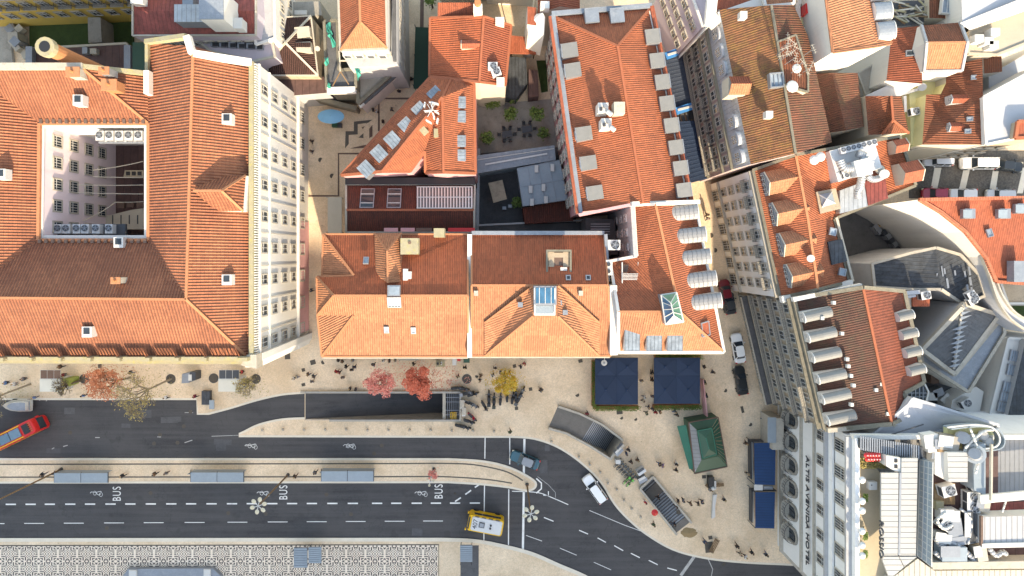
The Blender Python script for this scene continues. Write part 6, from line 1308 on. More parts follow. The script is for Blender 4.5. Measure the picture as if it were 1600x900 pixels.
# roof deck with machines
mb = MB(); mb.prism([tuple(P(*a, 20.9)[:2]) for a in ((1458, 690), (1560, 690), (1560, 790), (1660, 790), (1660, 876), (1458, 876))], 20.6, 20.85, M['brownflat']); part('plant_floor', mb, t)
mb = MB(); mb.prism([tuple(P(*a, 23.4)[:2]) for a in ((1482, 708), (1514, 708), (1514, 754), (1484, 754))], 20.9, 23.2, M['white'], SEAM2); mb.prism([tuple(P(*a, 23)[:2]) for a in ((1466, 704), (1482, 704), (1482, 752), (1466, 744))], 20.9, 22.4, M['white']); part('plant_house', mb, t)
mb = MB(); mb.prism([tuple(P(*a, 23)[:2]) for a in ((1536, 808), (1660, 804), (1660, 846), (1536, 850))], 20.9, 23, M['white'], seam('pale_shed_sheet', (.36, .36, .37), .62, 0, .5, 0, .06, .5)); mb.bar(P(1533, 852, 23), P(1660, 849, 23.05), .5, .4, M['frame']); mb.bar(P(1533, 806, 23), P(1533, 852, 23.01), .25, .3, M['brownstone']); part('plant_house', mb, t)
mb = MB(); mb.prism([tuple(P(*a, 21.2)[:2]) for a in ((1536, 786), (1660, 784), (1660, 802), (1536, 803))], 20.86, 21.2, M['redmetal']); mb.prism([tuple(P(*a, 20.95)[:2]) for a in ((1460, 755), (1492, 755), (1492, 788), (1460, 788))], 20.86, 20.98, M['deck']); mb.prism([tuple(P(*a, 21.4)[:2]) for a in ((1462, 783), (1474, 783), (1474, 796), (1462, 796))], 20.9, 21.5, M['mossy']); part('service_deck', mb, t)
mb = MB(); mb.prism([tuple(P(*a, 24)[:2]) for a in ((1528, 700), (1548, 696), (1548, 778), (1530, 770))], 20.9, 23.2, M['paleglass'])
mb.bar(P(1549, 694, 24), P(1548, 782, 24), .2, .3, M['stone']); mb.bar(P(1530, 780, 23.4), P(1660, 768, 23.4), .9, .4, M['white']); part('glass_gable', mb, t)
# clutter: the machines
def rod(pts, z, r_, label, m_='duct'):
    mb = MB(); pp = smooth_pts(pts, 3)
    for i, (a, b) in enumerate(zip(pp, pp[1:])): mb.cyl(P(*a, z), P(*b, z), r_, r_, M[m_], 8)
    solo('roof_pipe', mb, label, 'pipe', smooth=True)
acs = [(1473, 762, 15, 1.5, 'big cream twin-vent unit alone on the timber deck of the hotel roof'), (1511, 772, 0, 1.45, 'upper unit of the cream pair beside the hotel roof void'), (1511, 788, 0, 1.45, 'lower unit of the cream pair beside the hotel roof void'), (1518, 759, 30, 1.3, 'cream unit just above the cream pair on the hotel roof'), (1518, 744, 90, 1.2, 'cream unit beside the white plant house on the hotel roof'), (1470, 815, -35, 1.5, 'tilted cream unit with dark grille in the hotel plant yard')]
for x, y, r_, s_, lb in acs: ac(x, y, 21.1, r_, lb, s_)
mb = MB(); mb.cyl(P(1523, 709, 21), P(1523, 709, 23.4), 1.1, 1.1, M['frame'], 18); mb.cyl(P(1523, 709, 23.4), P(1523, 709, 23.8), .8, .6, M['mgrey'], 18); solo('water_tank', mb, 'round pale tank right of the white plant house', 'tank')
mb = MB(); mb.cyl(P(1505, 684, 21), P(1505, 684, 23), .7, .7, M['mgrey'], 16); solo('water_tank', mb, 'dark round tank above the white plant house', 'tank')
for i, (q, z, m_, lb) in enumerate((((1478, 690, 2.4, 1.9), 22, 'conc', 'tilted brownish box above the white plant house'), ((1466, 694, 1.1, 1.6), 21.9, 'deck', 'ochre box left of the tilted brownish box'), ((1452, 690, 1.6, 2.2), 21.7, 'white', 'white triangular-topped box next to the steel bridge'), ((1463, 712, 1.5, 1.2), 21.5, 'stone', 'small stone box left of the white plant house'), ((1480, 803, 2.2, 1.4), 21.6, 'frame', 'white box in the middle of the hotel plant yard'), ((1488, 825, 1.6, 3.0), 21.5, 'mgrey', 'tall grey duct box in the hotel plant yard'), ((1470, 838, 1.7, 1.2), 21.6, 'frame', 'white lidded box near the glass screen'), ((1485, 862, 3.2, 1.8), 21.8, 'paleglass', 'pale blue cylinder cover at the south of the plant yard'), ((1528, 862, 1.3, 1.8), 21.8, 'stone', 'stone-coloured box at the south of the plant yard'), ((1532, 788, 1.3, 1.3), 21.8, 'stone', 'beige box east of the cream pair'), ((1512, 820, 1.0, 4.0), 21.6, 'slate', 'long dark grille beside the seam-roofed shed'), ((1500, 842, 4.0, .8), 21.5, 'lead', 'long grey trunking across the plant yard'))):
    mb = MB(); x, y, wx, wy = q; mb.box(P(x, y, z), (wx * .9, wy * .9, 1.5), M[m_], .15 * (i % 3 - 1)); mb.box(P(x, y, z + .78), (wx * .7, wy * .7, .08), M['mgrey' if i % 2 else 'frame'], .15 * (i % 3 - 1)); solo('plant_box', mb, lb, 'plant box')
rod([(1462, 840), (1470, 852), (1480, 845), (1500, 855), (1515, 868), (1522, 876)], 22, .35, 'silver duct snaking along the south side of the plant yard')
rod([(1460, 862), (1472, 872), (1490, 868), (1498, 872)], 22, .3, 'silver duct beside the glass screen foot')
rod([(1545, 856), (1556, 868), (1566, 862), (1572, 866)], 22.2, .3, 'silver duct below the seam-roofed shed')
rod([(1566, 800), (1572, 782)], 23, .1, 'thin white strut by the red deck', 'frame')
rod([(1516, 670), (1524, 690), (1530, 715), (1524, 740)], 23.5, .12, 'thin pale pipe rising past the round pale tank', 'frame')
rod([(1508, 700), (1535, 675), (1552, 672)], 23.2, .14, 'thin pale pipe crossing the rounded glass end', 'frame')
rod([(1500, 795), (1518, 812), (1512, 850)], 22.3, .16, 'grey pipe through the hotel plant yard', 'mgrey')
rod([(1478, 800), (1464, 812), (1474, 826), (1488, 820)], 22.4, .18, 'looping white pipe near the tilted cream unit', 'frame')
mb = MB(); pts = smooth_pts([(1480, 668), (1520, 664), (1550, 668), (1562, 684), (1556, 698), (1530, 702)], 4)
mb.prism([tuple(P(*q, 21.4)[:2]) for q in pts + [(1480, 700)]], 20.7, 21.4, M['pale_yellow'])
for a, b in zip(pts, pts[1:]): mb.bar(P(*a, 22.4), P(*b, 22.41), .12, 1.6, M['paleglass']); mb.bar(P(*a, 23.3), P(*b, 23.31), .15, .15, M['frame'])
for q in ((1500, 682), (1520, 686), (1536, 680), (1544, 690)): mb.ball(P(*q, 22), .7, M['frame'], 8, sz=.6)
solo('rounded_glass_bay', mb, 'rounded yellowish glass bay at the top of the hotel plant yard', 'glass bay')
# white sloped roof between brown palace and hotel
V = dict(a=(1352, 688, 19.5), b=(1418, 632, 21), c=(1425, 622, 21), d=(1560, 664, 21), e=(1545, 676, 19.6), f=(1470, 672, 19.6), g=(1440, 690, 19.6))
bldg('white_wedge_roof', 'smooth white wedge-shaped roof south of the mossy brown palace roof', 'roof', V, [('a', 'b', 'c', 'd', 'e', 'f', 'g')], M['frost'], M['white'], trim=M['frost'], tw=.3, th=.3)
for o_ in (): pass
mb = MB(); mb.bar(P(1393, 679, 21), P(1443, 663, 21.4), .12, .12, M['dgrey']); solo('roof_groove', mb, 'thin dark rail lying on the smooth white wedge roof', 'rail')
flat('lilac_court_roof', 'smooth lilac-grey roof with a curved dark rail at the lower right edge', [(1552, 700), (1600, 728), (1660, 728), (1660, 766), (1552, 776)], 16, M['frost'], M['white'], trim=M['white'], cat='roof')
flat('blue_striped_roof', 'long blue-grey ribbed roof strip at the right edge above the lilac roof', [(1548, 676), (1660, 712), (1660, 728), (1600, 728), (1552, 700)], 15, M['zinc'], M['white'], trim=M['lead'], cat='roof')
mb = MB(); pp = smooth_pts([(1596, 780), (1590, 765), (1590, 745), (1600, 725)], 4)
for a, b in zip(pp, pp[1:]): mb.bar(P(*a, 16.5), P(*b, 16.5), .9, .5, M['slate'])
solo('curved_rail', mb, 'curved dark rail on the smooth lilac-grey roof', 'rail')
flat('brown_gap_roof', 'dark brown gap roof between the mossy palace and the pale blue block', [(1486, 640), (1560, 655), (1660, 690), (1660, 712), (1550, 676), (1480, 650)], 4, M['brownflat'], M['grey'], cat='roof')
# street block north of the grand hotel: entrance strip
mb = MB(); mb.box(P(1206, 672, 2.2), (1.6, 4.5, 4.4), M['stone']); mb.box(P(1206, 672, 4.45), (1.2, 3.6, .1), M['paleglass']); solo('glazed_porch', mb, 'stone porch with a glazed top north of the blue hotel awnings', 'porch')

# ================================================================ STREET FURNITURE
for k, (x0, x1, y0, y1, cx, lab) in enumerate(((930, 997, 559, 632, 963, 'western'), (1022, 1094, 559, 631, 1057, 'eastern'))):
    t = thing('cafe_marquee', '%s navy blue cafe marquee of four square canopies with a hedge' % lab, 'marquee', P((x0 + x1) / 2, (y0 + y1) / 2), group='navy cafe marquees on the square')
    mid = (y0 + y1) / 2 - 9 + (8 if k else 0); mid = 587
    for (xa, xb) in ((x0, cx), (cx, x1)):
        for (ya, yb) in ((y0, mid), (mid, y1)):
            mb = MB(); g = .12; c = P((xa + xb) / 2, (ya + yb) / 2, 3.45); q = [P(xa + g, ya + g, 3.1), P(xb - g, ya + g, 3.1), P(xb - g, yb - g, 3.1), P(xa + g, yb - g, 3.1)]
            for i in range(4): mb.poly([q[i], c, q[(i + 1) % 4]], M['canvas_navy']); d = q[(i + 1) % 4]; mb.poly([q[i], d, d - Vector((0, 0, .25)), q[i] - Vector((0, 0, .25))], M['canvas_navy']); mb.bar(q[i], c, .05, .04, M['canvas_navy'])
            mb.cyl(c - Vector((0, 0, .1)), c + Vector((0, 0, .12)), .18, .15, M['canvas_blue'], 8); part('canopy', mb, t)
            mb = MB(); mb.box((c.x, c.y, 1.9), (.1, .1, 3.8), M['dgrey']); part('post', mb, t)
    mb = MB(); lv = MB()
    segs = [((x0 - 3, y0 + 4), (x0 - 3, y1 + 2)), ((x0 - 3, y1 + 4), (x1, y1 + 4))] if k == 0 else [((x0 - 2, y1 + 4), (x1 - 2, y1 + 3)), ((x0, y0 - 3), (x1, y0 - 3))]
    for a, b in segs:
        mb.bar(P(*a, .35), P(*b, .35), .5, .7, M['terracotta'])
        A_, B_ = P(*a), P(*b); n = int((B_ - A_).length * 110)
        for i in range(n):
            q = A_.lerp(B_, RR.random()) + Vector((RR.uniform(-.35, .35), RR.uniform(-.35, .35), .7 + RR.random() * .6)); lv.box(q, (.13, .08, .02), M['hedge'], mat=Matrix.Rotation(RR.random() * 3, 3, 'Z') @ Matrix.Rotation(RR.random() * 1.2, 3, 'X'))
    part('planter', mb, t); part('hedge', lv, t)
mb = MB(); mb.cyl(P(944, 567, 5), P(944, 567, 5.15), .42, .42, M['frame'], 14); mb.cyl(P(944, 567, 5.15), P(944, 567, 5.3), .15, .15, M['mgrey'], 8); mb.bar(P(945, 558, 6), P(944, 566, 5), .06, .06, M['frame']); solo('wall_lamp', mb, 'round white wall lamp hanging above the western marquee', 'lamp')
mb = MB(); mb.bar(P(1096, 592, 1), P(1103, 652, 1), .12, 1.8, M['pink']); solo('glass_screen', mb, 'pale pinkish screen along the east side of the eastern marquee', 'screen')
# hotel awnings
for k, q in enumerate((((1178, 692), (1212, 692), (1211, 758), (1179, 757)), ((1180, 769), (1211, 769), (1210, 826), (1180, 825)))):
    t = thing('street_awning', ('northern' if k == 0 else 'southern') + ' deep blue street awning in front of the lettered hotel', 'awning', P(*q[0]), group='blue hotel awnings'); mb = MB(); a, b, c, d = [P(*p, z) for p, z in zip(q, (3.0, 3.5, 3.5, 3.0))]; N = 14
    for i in range(N):
        f0, f1 = i / N, (i + 1) / N; mb.poly([a.lerp(d, f1), b.lerp(c, f1), b.lerp(c, f0), a.lerp(d, f0)], M['canvas_blue']); mb.bar(a.lerp(d, f0), b.lerp(c, f0), .04, .04, M['canvas_navy'])
    part('canvas', mb, t); mb = MB(); o_ = [P(q[0][0] - 7, q[0][1] - 4, .6), P(q[3][0] - 7, q[3][1] - 10, .6)]; mb.bar(*o_, .12, 1.2, M['dgrey']); mb.bar(P(q[0][0] - 7, q[0][1] - 4, .6), P(q[1][0], q[1][1] - 4, .6), .12, 1.2, M['dgrey']); mb.bar(P(q[0][0] - 4, q[0][1] - 1, 1.0), P(q[3][0] - 4, q[3][1] - 10, 1.0), .3, .1, M['frame'])
    for v in (a, d): mb.box((v.x, v.y, 1.5), (.08, .08, 3), M['dgrey'])
    part('frame', mb, t)
mb = MB(); mb.box(P(1185, 761, 2.9), (1.2, .9, .2), M['frame']); mb.box(P(1200, 762, 2.8), (1.4, .5, .2), M['mgrey']); solo('gap_shelf', mb, 'pale bracket shelf between the two blue hotel awnings', 'shelf')
# green kiosk
t = thing('green_kiosk', 'green pavilion kiosk with a stepped hipped roof and a teal awning', 'kiosk', P(1103, 695)); ks = [(1062, 664), (1122, 653), (1137, 728), (1084, 740)]
ks = [(1076, 660), (1122, 652), (1136, 729), (1085, 740)]
w4 = [P(*q, 3) for q in ks]; mb = MB(); mb.prism([(v.x * .985 + P(1103, 695).x * .015, v.y) for v in w4], 0, 2.8, M['kgreen']); part('wall', mb, t)
mb = MB(); inn = [P(*q, 3.7) for q in ((1088, 671), (1113, 667), (1123, 713), (1096, 719))]; top = [P(*q, 4.4) for q in ((1090, 673), (1112, 669), (1120, 710), (1098, 716))]
for i in range(4):
    j = (i + 1) % 4; mb.poly([w4[i], w4[j], inn[j], inn[i]], M['zinc_w'] if i == 3 else M['kgreen']); mb.poly([inn[i], inn[j], top[j], top[i]], M['kgreen'])
rg = [P(1103, 684, 4.75), P(1108, 702, 4.75)]
mb.poly([top[0], rg[0], top[1]], M['kgreen']); mb.poly([top[1], rg[0], rg[1], top[2]], M['kgreen']); mb.poly([top[2], rg[1], top[3]], M['kgreen']); mb.poly([top[3], rg[1], rg[0], top[0]], M['kgreen'])
for i in range(4): mb.bar(w4[i], w4[(i + 1) % 4], .14, .2, M['brownstone']); mb.bar(top[i], top[(i + 1) % 4], .12, .12, M['kteal'])
mb.bar(rg[0], rg[1], .15, .12, M['kteal'])
for i in range(22): f = i / 21; mb.bar(w4[1].lerp(w4[2], f) + Vector((0, 0, .05)), inn[1].lerp(inn[2], f) + Vector((0, 0, .05)), .05, .05, M['kteal'] if i % 2 else M['mossy'])
part('roof', mb, t)
mb = MB(); q = [P(1058, 666, 2.6), P(1072, 664, 3), P(1085, 732, 3), P(1077, 733, 2.6)]; mb.poly(q[::-1], M['kteal']); mb.poly([v - Vector((0, 0, .06)) for v in q], M['kteal']); part('awning', mb, t)
# small kiosks on the north pavement
for k, x in enumerate((62, 341)):
    t = thing('ticket_kiosk', ('western' if k == 0 else 'eastern') + ' white-roofed pavement kiosk with three dark solar panels', 'kiosk', P(x + 16, 595), group='white kiosks on the hotel pavement'); z = 3
    mb = MB(); mb.prism([tuple(P(*q, z)[:2]) for q in ((x, 592), (x + 32, 592), (x + 32, 612), (x, 612))], 0, z, M['whitepaint'], surf('kiosk_roof_%d' % k, (.58, .58, .53), .7, .1)); part('body', mb, t)
    for i in range(3): mb = MB(); mb.box(P(x + 6.5 + i * 10.5, 585, 3.2), (.88, 1.2, .08), M['brownstone'] if k == 0 else M['dgrey'], 0); mb.box(P(x + 6.5 + i * 10.5, 585, 3.15), (.97, 1.3, .08), M['frame']); part('panel', mb, t)
mb = MB(); mb.prism([tuple(P(*q, 2.4)[:2]) for q in ((96, 592), (108, 592), (107, 604), (96, 603))], 0, 2.4, surf('lime_canvas', (.26, .30, .07), .8)); solo('lime_stall', mb, 'small lime green stall beside the western white kiosk', 'stall')
mb = MB(); mb.prism([tuple(P(*q, 2.8)[:2]) for q in ((280, 586), (292, 584), (291, 600), (279, 601))], 0, 1.9, M['mgrey']); mb.prism([tuple(P(*q, 2.8)[:2]) for q in ((293, 583), (301, 583), (301, 596), (292, 597))], 0, 1.9, M['dgrey']); mb.box(P(297, 590, 1.95), (.5, .9, .06), M['frame']); solo('newsstand', mb, 'small grey two-part newsstand between the tree pits', 'newsstand')
mb = MB(); mb.box(P(323, 621, .4), (1.2, 2.0, .8), M['dgrey']); mb.box(P(323, 621, .83), (1.0, 1.7, .06), M['slate']); solo('dark_kiosk', mb, 'dark rectangular kiosk on the pavement tip by the road', 'kiosk')
mb = MB(); mb.box(P(331, 632, 1.3), (.7, 1.3, .2), M['paleglass']); mb.box(P(331, 632, .6), (.15, 1.1, 1.2), M['mgrey']); solo('info_panel', mb, 'pale glass information panel just south of the dark kiosk', 'panel')
# tram / bus shelters on the median
def shelter(x0, x1, y0, y1, lab):
    t = thing('bus_shelter', lab, 'bus shelter', P((x0 + x1) / 2, (y0 + y1) / 2), group='glass-roofed bus shelters on the median'); z = 2.7
    for k in range(2):
        a, b = x0 + (x1 - x0) * k / 2, x0 + (x1 - x0) * (k + 1) / 2; mb = MB(); mb.prism([tuple(P(*q, z)[:2]) for q in ((a + .5, y0), (b - .5, y0), (b - .5, y1), (a + .5, y1))], z, z + .12, M['paleglass']); part('roof_panel', mb, t)
    for k in range(3):
        x = x0 + (x1 - x0) * k / 2; mb = MB(); mb.bar(P(x, y0 - .5, 2.68), P(x + .3, y0 - .5, 0), .12, .12, M['dgrey']); mb.bar(P(x, y0 - .5, 2.68), P(x, y1, 2.68), .1, .1, M['dgrey']); mb.bar(P(x, y0 + 3, 2.6), P(x, y0 - 3, 0.02), .1, .1, M['dgrey']); part('post', mb, t)
    mb = MB(); mb.bar(P(x0 + 2, y0 + 1, .45), P(x1 - 2, y0 + 1, .45), .4, .06, M['wood']); mb.bar(P(x0, y0 - .6, 1.3), P(x1, y0 - .6, 1.3), .04, 2.2, M['paleglass']); part('bench_and_screen', mb, t)
shelter(85, 169, 739, 754, 'western bus shelter with a wet patch on its glass roof'); shelter(298, 381, 738, 753, 'middle bus shelter on the median'); shelter(502, 584, 736, 752, 'eastern bus shelter on the median nearest the small red tree')
for k, (x0, x1, y0, y1, lab) in enumerate(((459, 480, 856, 887, 'left and longer ribbed blue-grey shelter on the patterned pavement'), (482, 502, 855, 880, 'right ribbed blue-grey shelter on the patterned pavement'), (719, 738, 852, 878, 'ribbed blue-grey shelter by itself right of the patterned pavement'))):
    t = thing('ribbed_shelter', lab, 'shelter', P((x0 + x1) / 2, (y0 + y1) / 2), group='ribbed shelters on the south square'); mb = MB(); n = 8
    mb.prism([tuple(P(*q, 2.6)[:2]) for q in ((x0, y0), (x1, y0), (x1, y1), (x0, y1))], 2.4, 2.6, M['lead'])
    for i in range(n): mb.box(P((x0 + x1) / 2, y0 + (y1 - y0) * (i + .5) / n, 2.64), ((x1 - x0) / 10.9, .22, .08), M['paleglass'])
    part('roof', mb, t)
    for x in (x0 + 1, x1 - 1):
        for y in (y0 + 1, y1 - 1): mb = MB(); mb.box(P(x, y, 1.2), (.08, .08, 2.4), M['dgrey']); part('post', mb, t)
mb = MB(); z = .7; mb.prism([tuple(P(*q, z)[:2]) for q in ((200, 889), (332, 888), (345, 900), (352, 930), (188, 930), (192, 900))], 0, z, M['mgrey'], M['lead']); mb.box(P(208, 898, z + .1), (1.1, 1.4, .3), M['frame']); mb.box(P(324, 896, z + .1), (1.0, 1.3, .3), M['frame']); solo('metal_pavilion', mb, 'wide grey-blue metal-roofed pavilion cut by the bottom edge', 'pavilion')

# street lamps with flower-like heads
def lamp(hx, hy, bx, by, z, lab, n=6, r_=.82, red=False):
    t = thing('street_lamp', lab, 'street lamp', P(bx, by), group='white petal-headed street lamps' if not red else None); b = P(bx, by); h = Vector((b.x, b.y, z))
    mb = MB(); mb.cyl(b, h, .14, .07, M['wood'] if not red else M['frame'], 8); mb.cyl(b, b + Vector((0, 0, .5)), .28, .2, M['dgrey'], 10); part('pole', mb, t)
    for i in range(n):
        a = i * 2 * math.pi / n + .3; d = Vector((math.cos(a), math.sin(a), 0)); c = h + d * r_; mb = MB(); mb.bar(h, c, .07, .07, M['frame']); vs = []; m = 10
        e = Vector((-d.y, d.x, 0))
        for j in range(m): q = j * 2 * math.pi / m; vs.append(c + d * math.cos(q) * r_ * .42 + e * math.sin(q) * r_ * .34 + Vector((0, 0, -.05)))
        vs.append(c + Vector((0, 0, .2))); mb.add(vs, [(j, (j + 1) % m, m) for j in range(m)] + [list(range(m))[::-1]], M['lampglass']); part('lamp_head', mb, t)
def zof(hx, hy, bx, by):
    s = math.hypot(hx - NX, hy - NY) / math.hypot(bx - NX, by - NY); return H * (1 - 1 / s)
lamp(403, 790, 450, 742, zof(403, 790, 450, 742), 'six-petalled street lamp over the second BUS marking')
lamp(829, 803, 823.5, 757, zof(829, 803, 823.5, 757), 'six-petalled street lamp over the crossing near the median nose')
lamp(-24, 797, 96, 733, zof(-24, 797, 96, 733), 'leaning street lamp beside the western bus shelter at the left edge')
lamp(672, 753, 678, 733, zof(672, 753, 678, 733), 'small three-armed white lamp by the little red tree', 3, .5, True)

# ================================================================ TREES
def tree(name, label, x, y, h, cr, crown, leaf='red', n=2500, leafsize=.2, bare=False, seed=1, lean=(0, 0), flat_=.75, group=None, bark='bark'):
    """x,y: trunk foot in the photo; cr: crown radius"""
    rr = random.Random(seed); b = P(x, y); t = thing(name, label, 'tree', b, group=group); tr = MB(); tips = []
    def grow(p, d, L, r_, lev):
        q = p + d * L; tr.cyl(p, q, r_, r_ * .65, M[bark], 6, cap=False); 
        if lev >= (5 if bare else 3): tips.append(q); return
        for i in range(3):
            a = rr.random() * 6.28; sp_ = .45 + rr.random() * .5; v = d + Vector((math.cos(a), math.sin(a), rr.uniform(-.25, .3))) * sp_; v.normalize(); tips.append(q); grow(q, v, L * rr.uniform(.65, .9), max(r_ * .62, .022), lev + 1)
    d0 = Vector((lean[0], lean[1], 1)).normalized(); tr.cyl(b, b + d0 * h * .4, .16, .12, M[bark], 8)
    for i in range(5): a = i * 1.256 + rr.random(); v = (d0 + Vector((math.cos(a), math.sin(a), 0)) * .7).normalized(); grow(b + d0 * h * .4, v, cr * (.34 if bare else .42), .13 if bare else .09, 1)
    part('trunk', tr, t); cw = MB(); c0 = b + d0 * (h - cr * flat_)
    lm = LEAF[leaf]; clumps = []
    for i in range(26): 
        a, u_, s_ = rr.random() * 6.28, rr.uniform(-.8, 1), rr.random() ** .5; clumps.append((c0 + Vector((math.cos(a) * s_ * cr * .8, math.sin(a) * s_ * cr * .8, u_ * cr * flat_ * (1 - s_ * .5))), cr * rr.uniform(.10, .42)))
    for k in range(n):
        c, r_ = clumps[rr.randrange(26)]; 
        if bare or rr.random() < .1: q = rr.choice(tips) + Vector((rr.gauss(0, .25), rr.gauss(0, .25), rr.gauss(0, .2)))
        else: v = Vector((rr.gauss(0, 1), rr.gauss(0, 1), rr.gauss(0, 1))); q = c + v.normalized() * r_ * rr.random() ** .4
        s = leafsize * rr.uniform(.6, 1.3); m = Matrix.Rotation(rr.random() * 6.28, 3, 'Z') @ Matrix.Rotation(rr.uniform(-1.0, 1.0), 3, 'X'); 
        cw.add([q + m @ Vector(v) for v in ((-s, 0, 0), (0, -s * .55, 0), (s, 0, .03), (0, s * .55, 0))], [(0, 1, 2, 3)], lm)
    part('crown', cw, t); return t
tree('autumn_tree', 'pinkish-red autumn tree at the edge of the ramp', 605, 588, 7.5, 2.15, 0, 'pink', 2600, .13, seed=2)
tree('autumn_tree', 'dense bright red autumn tree over the ramp', 660, 586, 7.5, 2.5, 0, 'red', 3800, .14, seed=3)
tree('autumn_tree', 'golden yellow autumn tree above the parked scooters', 789, 590, 5.5, 1.8, 0, 'gold', 2000, .13, seed=4)
tree('rust_tree', 'loose rust-coloured tree in front of the courtyard hotel', 204, 590, 7, 2.7, 0, 'rust', 1900, .14, seed=5, lean=(-.25, 0))
tree('bare_tree', 'nearly bare branching tree with olive tufts reaching over the road', 267, 592, 11, 4.4, 0, 'olive', 620, .12, True, 6, lean=(-.28, -.18), bark='palebark')
tree('bare_tree', 'nearly bare olive-tufted tree right of the eastern white kiosk', 398, 592, 7, 2.0, 0, 'olive', 330, .12, True, 7, bark='palebark')
tree('bare_tree', 'large grey bare tree at the left edge above the open-top bus', 48, 600, 11, 4.6, 0, 'olive', 260, .1, True, 8, lean=(-.35, -.2), bark='palebark')
tree('bare_tree', 'small bare tree leaning over the pit just right of the western white kiosk', 128, 594, 6, 1.8, 0, 'olive', 60, .1, True, 9, lean=(-.3, -.1))
tree('small_red_tree', 'tiny red tree in the middle of the median', 679, 732, 3.6, .75, 0, 'pink', 420, .11, seed=10)
tree('garden_tree', 'green leafy tree on the right side of the garden terrace', 838, 182, 3.5, 1.2, 0, 'green', 700, .15, seed=11)
tree('garden_tree', 'small bright green palm-like tree in the middle of the garden terrace', 798, 183, 3, 1.1, 0, 'green', 500, .16, seed=12)
tree('garden_tree', 'dark bush tree at the north-west corner of the garden', 768, 162, 3.5, 1.6, 0, 'green', 900, .15, seed=13)
tree('garden_tree', 'low dark bush at the west side of the garden', 762, 218, 3, 1.1, 0, 'green', 500, .15, seed=14)
tree('garden_tree', 'dark shrub in the north part of the garden beside the dark sheet roof', 800, 155, 2.4, 1.0, 0, 'green', 450, .15, seed=16)
tree('garden_tree', 'low shrub south of the right table set in the garden', 848, 212, 2.4, .9, 0, 'green', 400, .15, seed=17)
tree('garden_tree', 'green shrub beside the tan canopy in the service yard', 808, 318, 2.6, .9, 0, 'green', 400, .15, seed=18)
tree('lane_tree', 'dark green tree at the top of the alley beside the cream facade', 676, 12, 6, 1.5, 0, 'green', 900, .17, seed=15)
def pit(x, y, r_, lab):
    mb = MB(); c = P(x, y); n = 20; mb.add([c + Vector((0, 0, .03))] + [c + Vector((math.cos(i * 2 * math.pi / n) * r_, math.sin(i * 2 * math.pi / n) * r_, .025)) for i in range(n)], [(0, i + 1, (i + 1) % n + 1) for i in range(n)], M['cast'])
    for i in range(n): a, b_ = i * 2 * math.pi / n, (i + 1) * 2 * math.pi / n; mb.bar(c + Vector((math.cos(a) * r_, math.sin(a) * r_, .04)), c + Vector((math.cos(b_) * r_, math.sin(b_) * r_, .04)), .08, .06, M['dgrey'])
    solo('tree_pit_grate', mb, lab, 'tree grate', 'round iron tree grates')
for x, y, l_ in ((132, 592, 'round iron tree grate nearest the western white kiosk'), (267, 592, 'round iron tree grate left of the two-part newsstand'), (334, 591, 'round iron tree grate just left of the eastern white kiosk'), (400, 592, 'round iron tree grate right of the eastern white kiosk'), (729.5, 592, 'round iron tree grate east of the bright red tree')): pit(x, y, .68, l_)
# manholes and covers: flat ironwork belongs to the paving
mb = MB()
for x, y, w_, d_ in ((156, 572, .55, .55), (474, 601, .55, .45), (474, 578, .5, .5), (573, 594, .6, .4), (804, 572, .5, .5), (807, 638, .5, .5), (829, 608, .5, .5), (907, 564, .6, .5), (968, 643, .9, .8), (1060, 800, .6, .6), (1110, 840, .6, .5), (1100, 745, .6, .5), (1160, 640, .4, 1.0), (449, 555, .8, 1.2), (489, 566, .8, .7), (1108, 855, 1.2, 1.6)): mb.box(P(x, y, .012), (w_, d_, .02), M['cast'], (x % 7) * .05)
for x, y, r_ in ((501, 504, .35), (505, 566, .3), (902, 617, .3), (501, 250, .35), (519, 275, .35), (993, 655, .25), (971, 653, .25), (1133, 610, .3), (1172, 663, .3), (1111, 368, .35), (1117, 391, .35), (745, 588, .25), (711, 771, .15)): mb.cyl(P(x, y, .0), P(x, y, .025), r_, r_, M['cast'], 14)
struct('manhole_covers', mb)
mb = MB()
for x, y, w_, d_ in ((849, 729, 1.2, 2.0), (855, 700, .7, .9)): mb.box(P(x, y, RZ + .006), (w_, d_, .01), M['darkconc'])
mb.cyl(P(1130, 880, RZ), P(1130, 880, RZ + .02), .35, .35, M['cast'], 14); struct('drain_covers', mb)
mb = MB(); c = P(1076, 832); n = 24; rr = random.Random(2); mb.add([c + Vector((0, 0, .25))] + [c + Vector((math.cos(i * 2 * math.pi / n) * 1.25 * rr.uniform(.85, 1.1), math.sin(i * 2 * math.pi / n) * .75 * rr.uniform(.85, 1.1), .012)) for i in range(n)], [(0, i + 1, (i + 1) % n + 1) for i in range(n)], surf('sand', (.30, .21, .11), .95, .2, 3, 15)); solo('sand_heap', mb, 'low heap of brown sand at the foot of the short staircase', 'sand heap')
# bollards along the kerb
for i, (x, y) in enumerate([(862, 690), (905, 714), (922, 726), (938, 738), (950, 755), (964, 765), (975, 782), (987, 795), (1001, 808), (410, 672), (442, 671), (475, 671), (508, 671), (541, 671), (574, 672), (607, 672), (640, 672), (673, 672), (706, 673), (739, 673), (772, 674)]):
    mb = MB(); mb.cyl(P(x, y), P(x, y, .55), .2, .16, M['stone'], 10); mb.ball(P(x, y, .55), .17, M['stone'], 8, half=True); solo('stone_bollard', mb, 'short round stone bollard in the line along the kerb north of the road', 'bollard', 'stone bollards along the kerb')
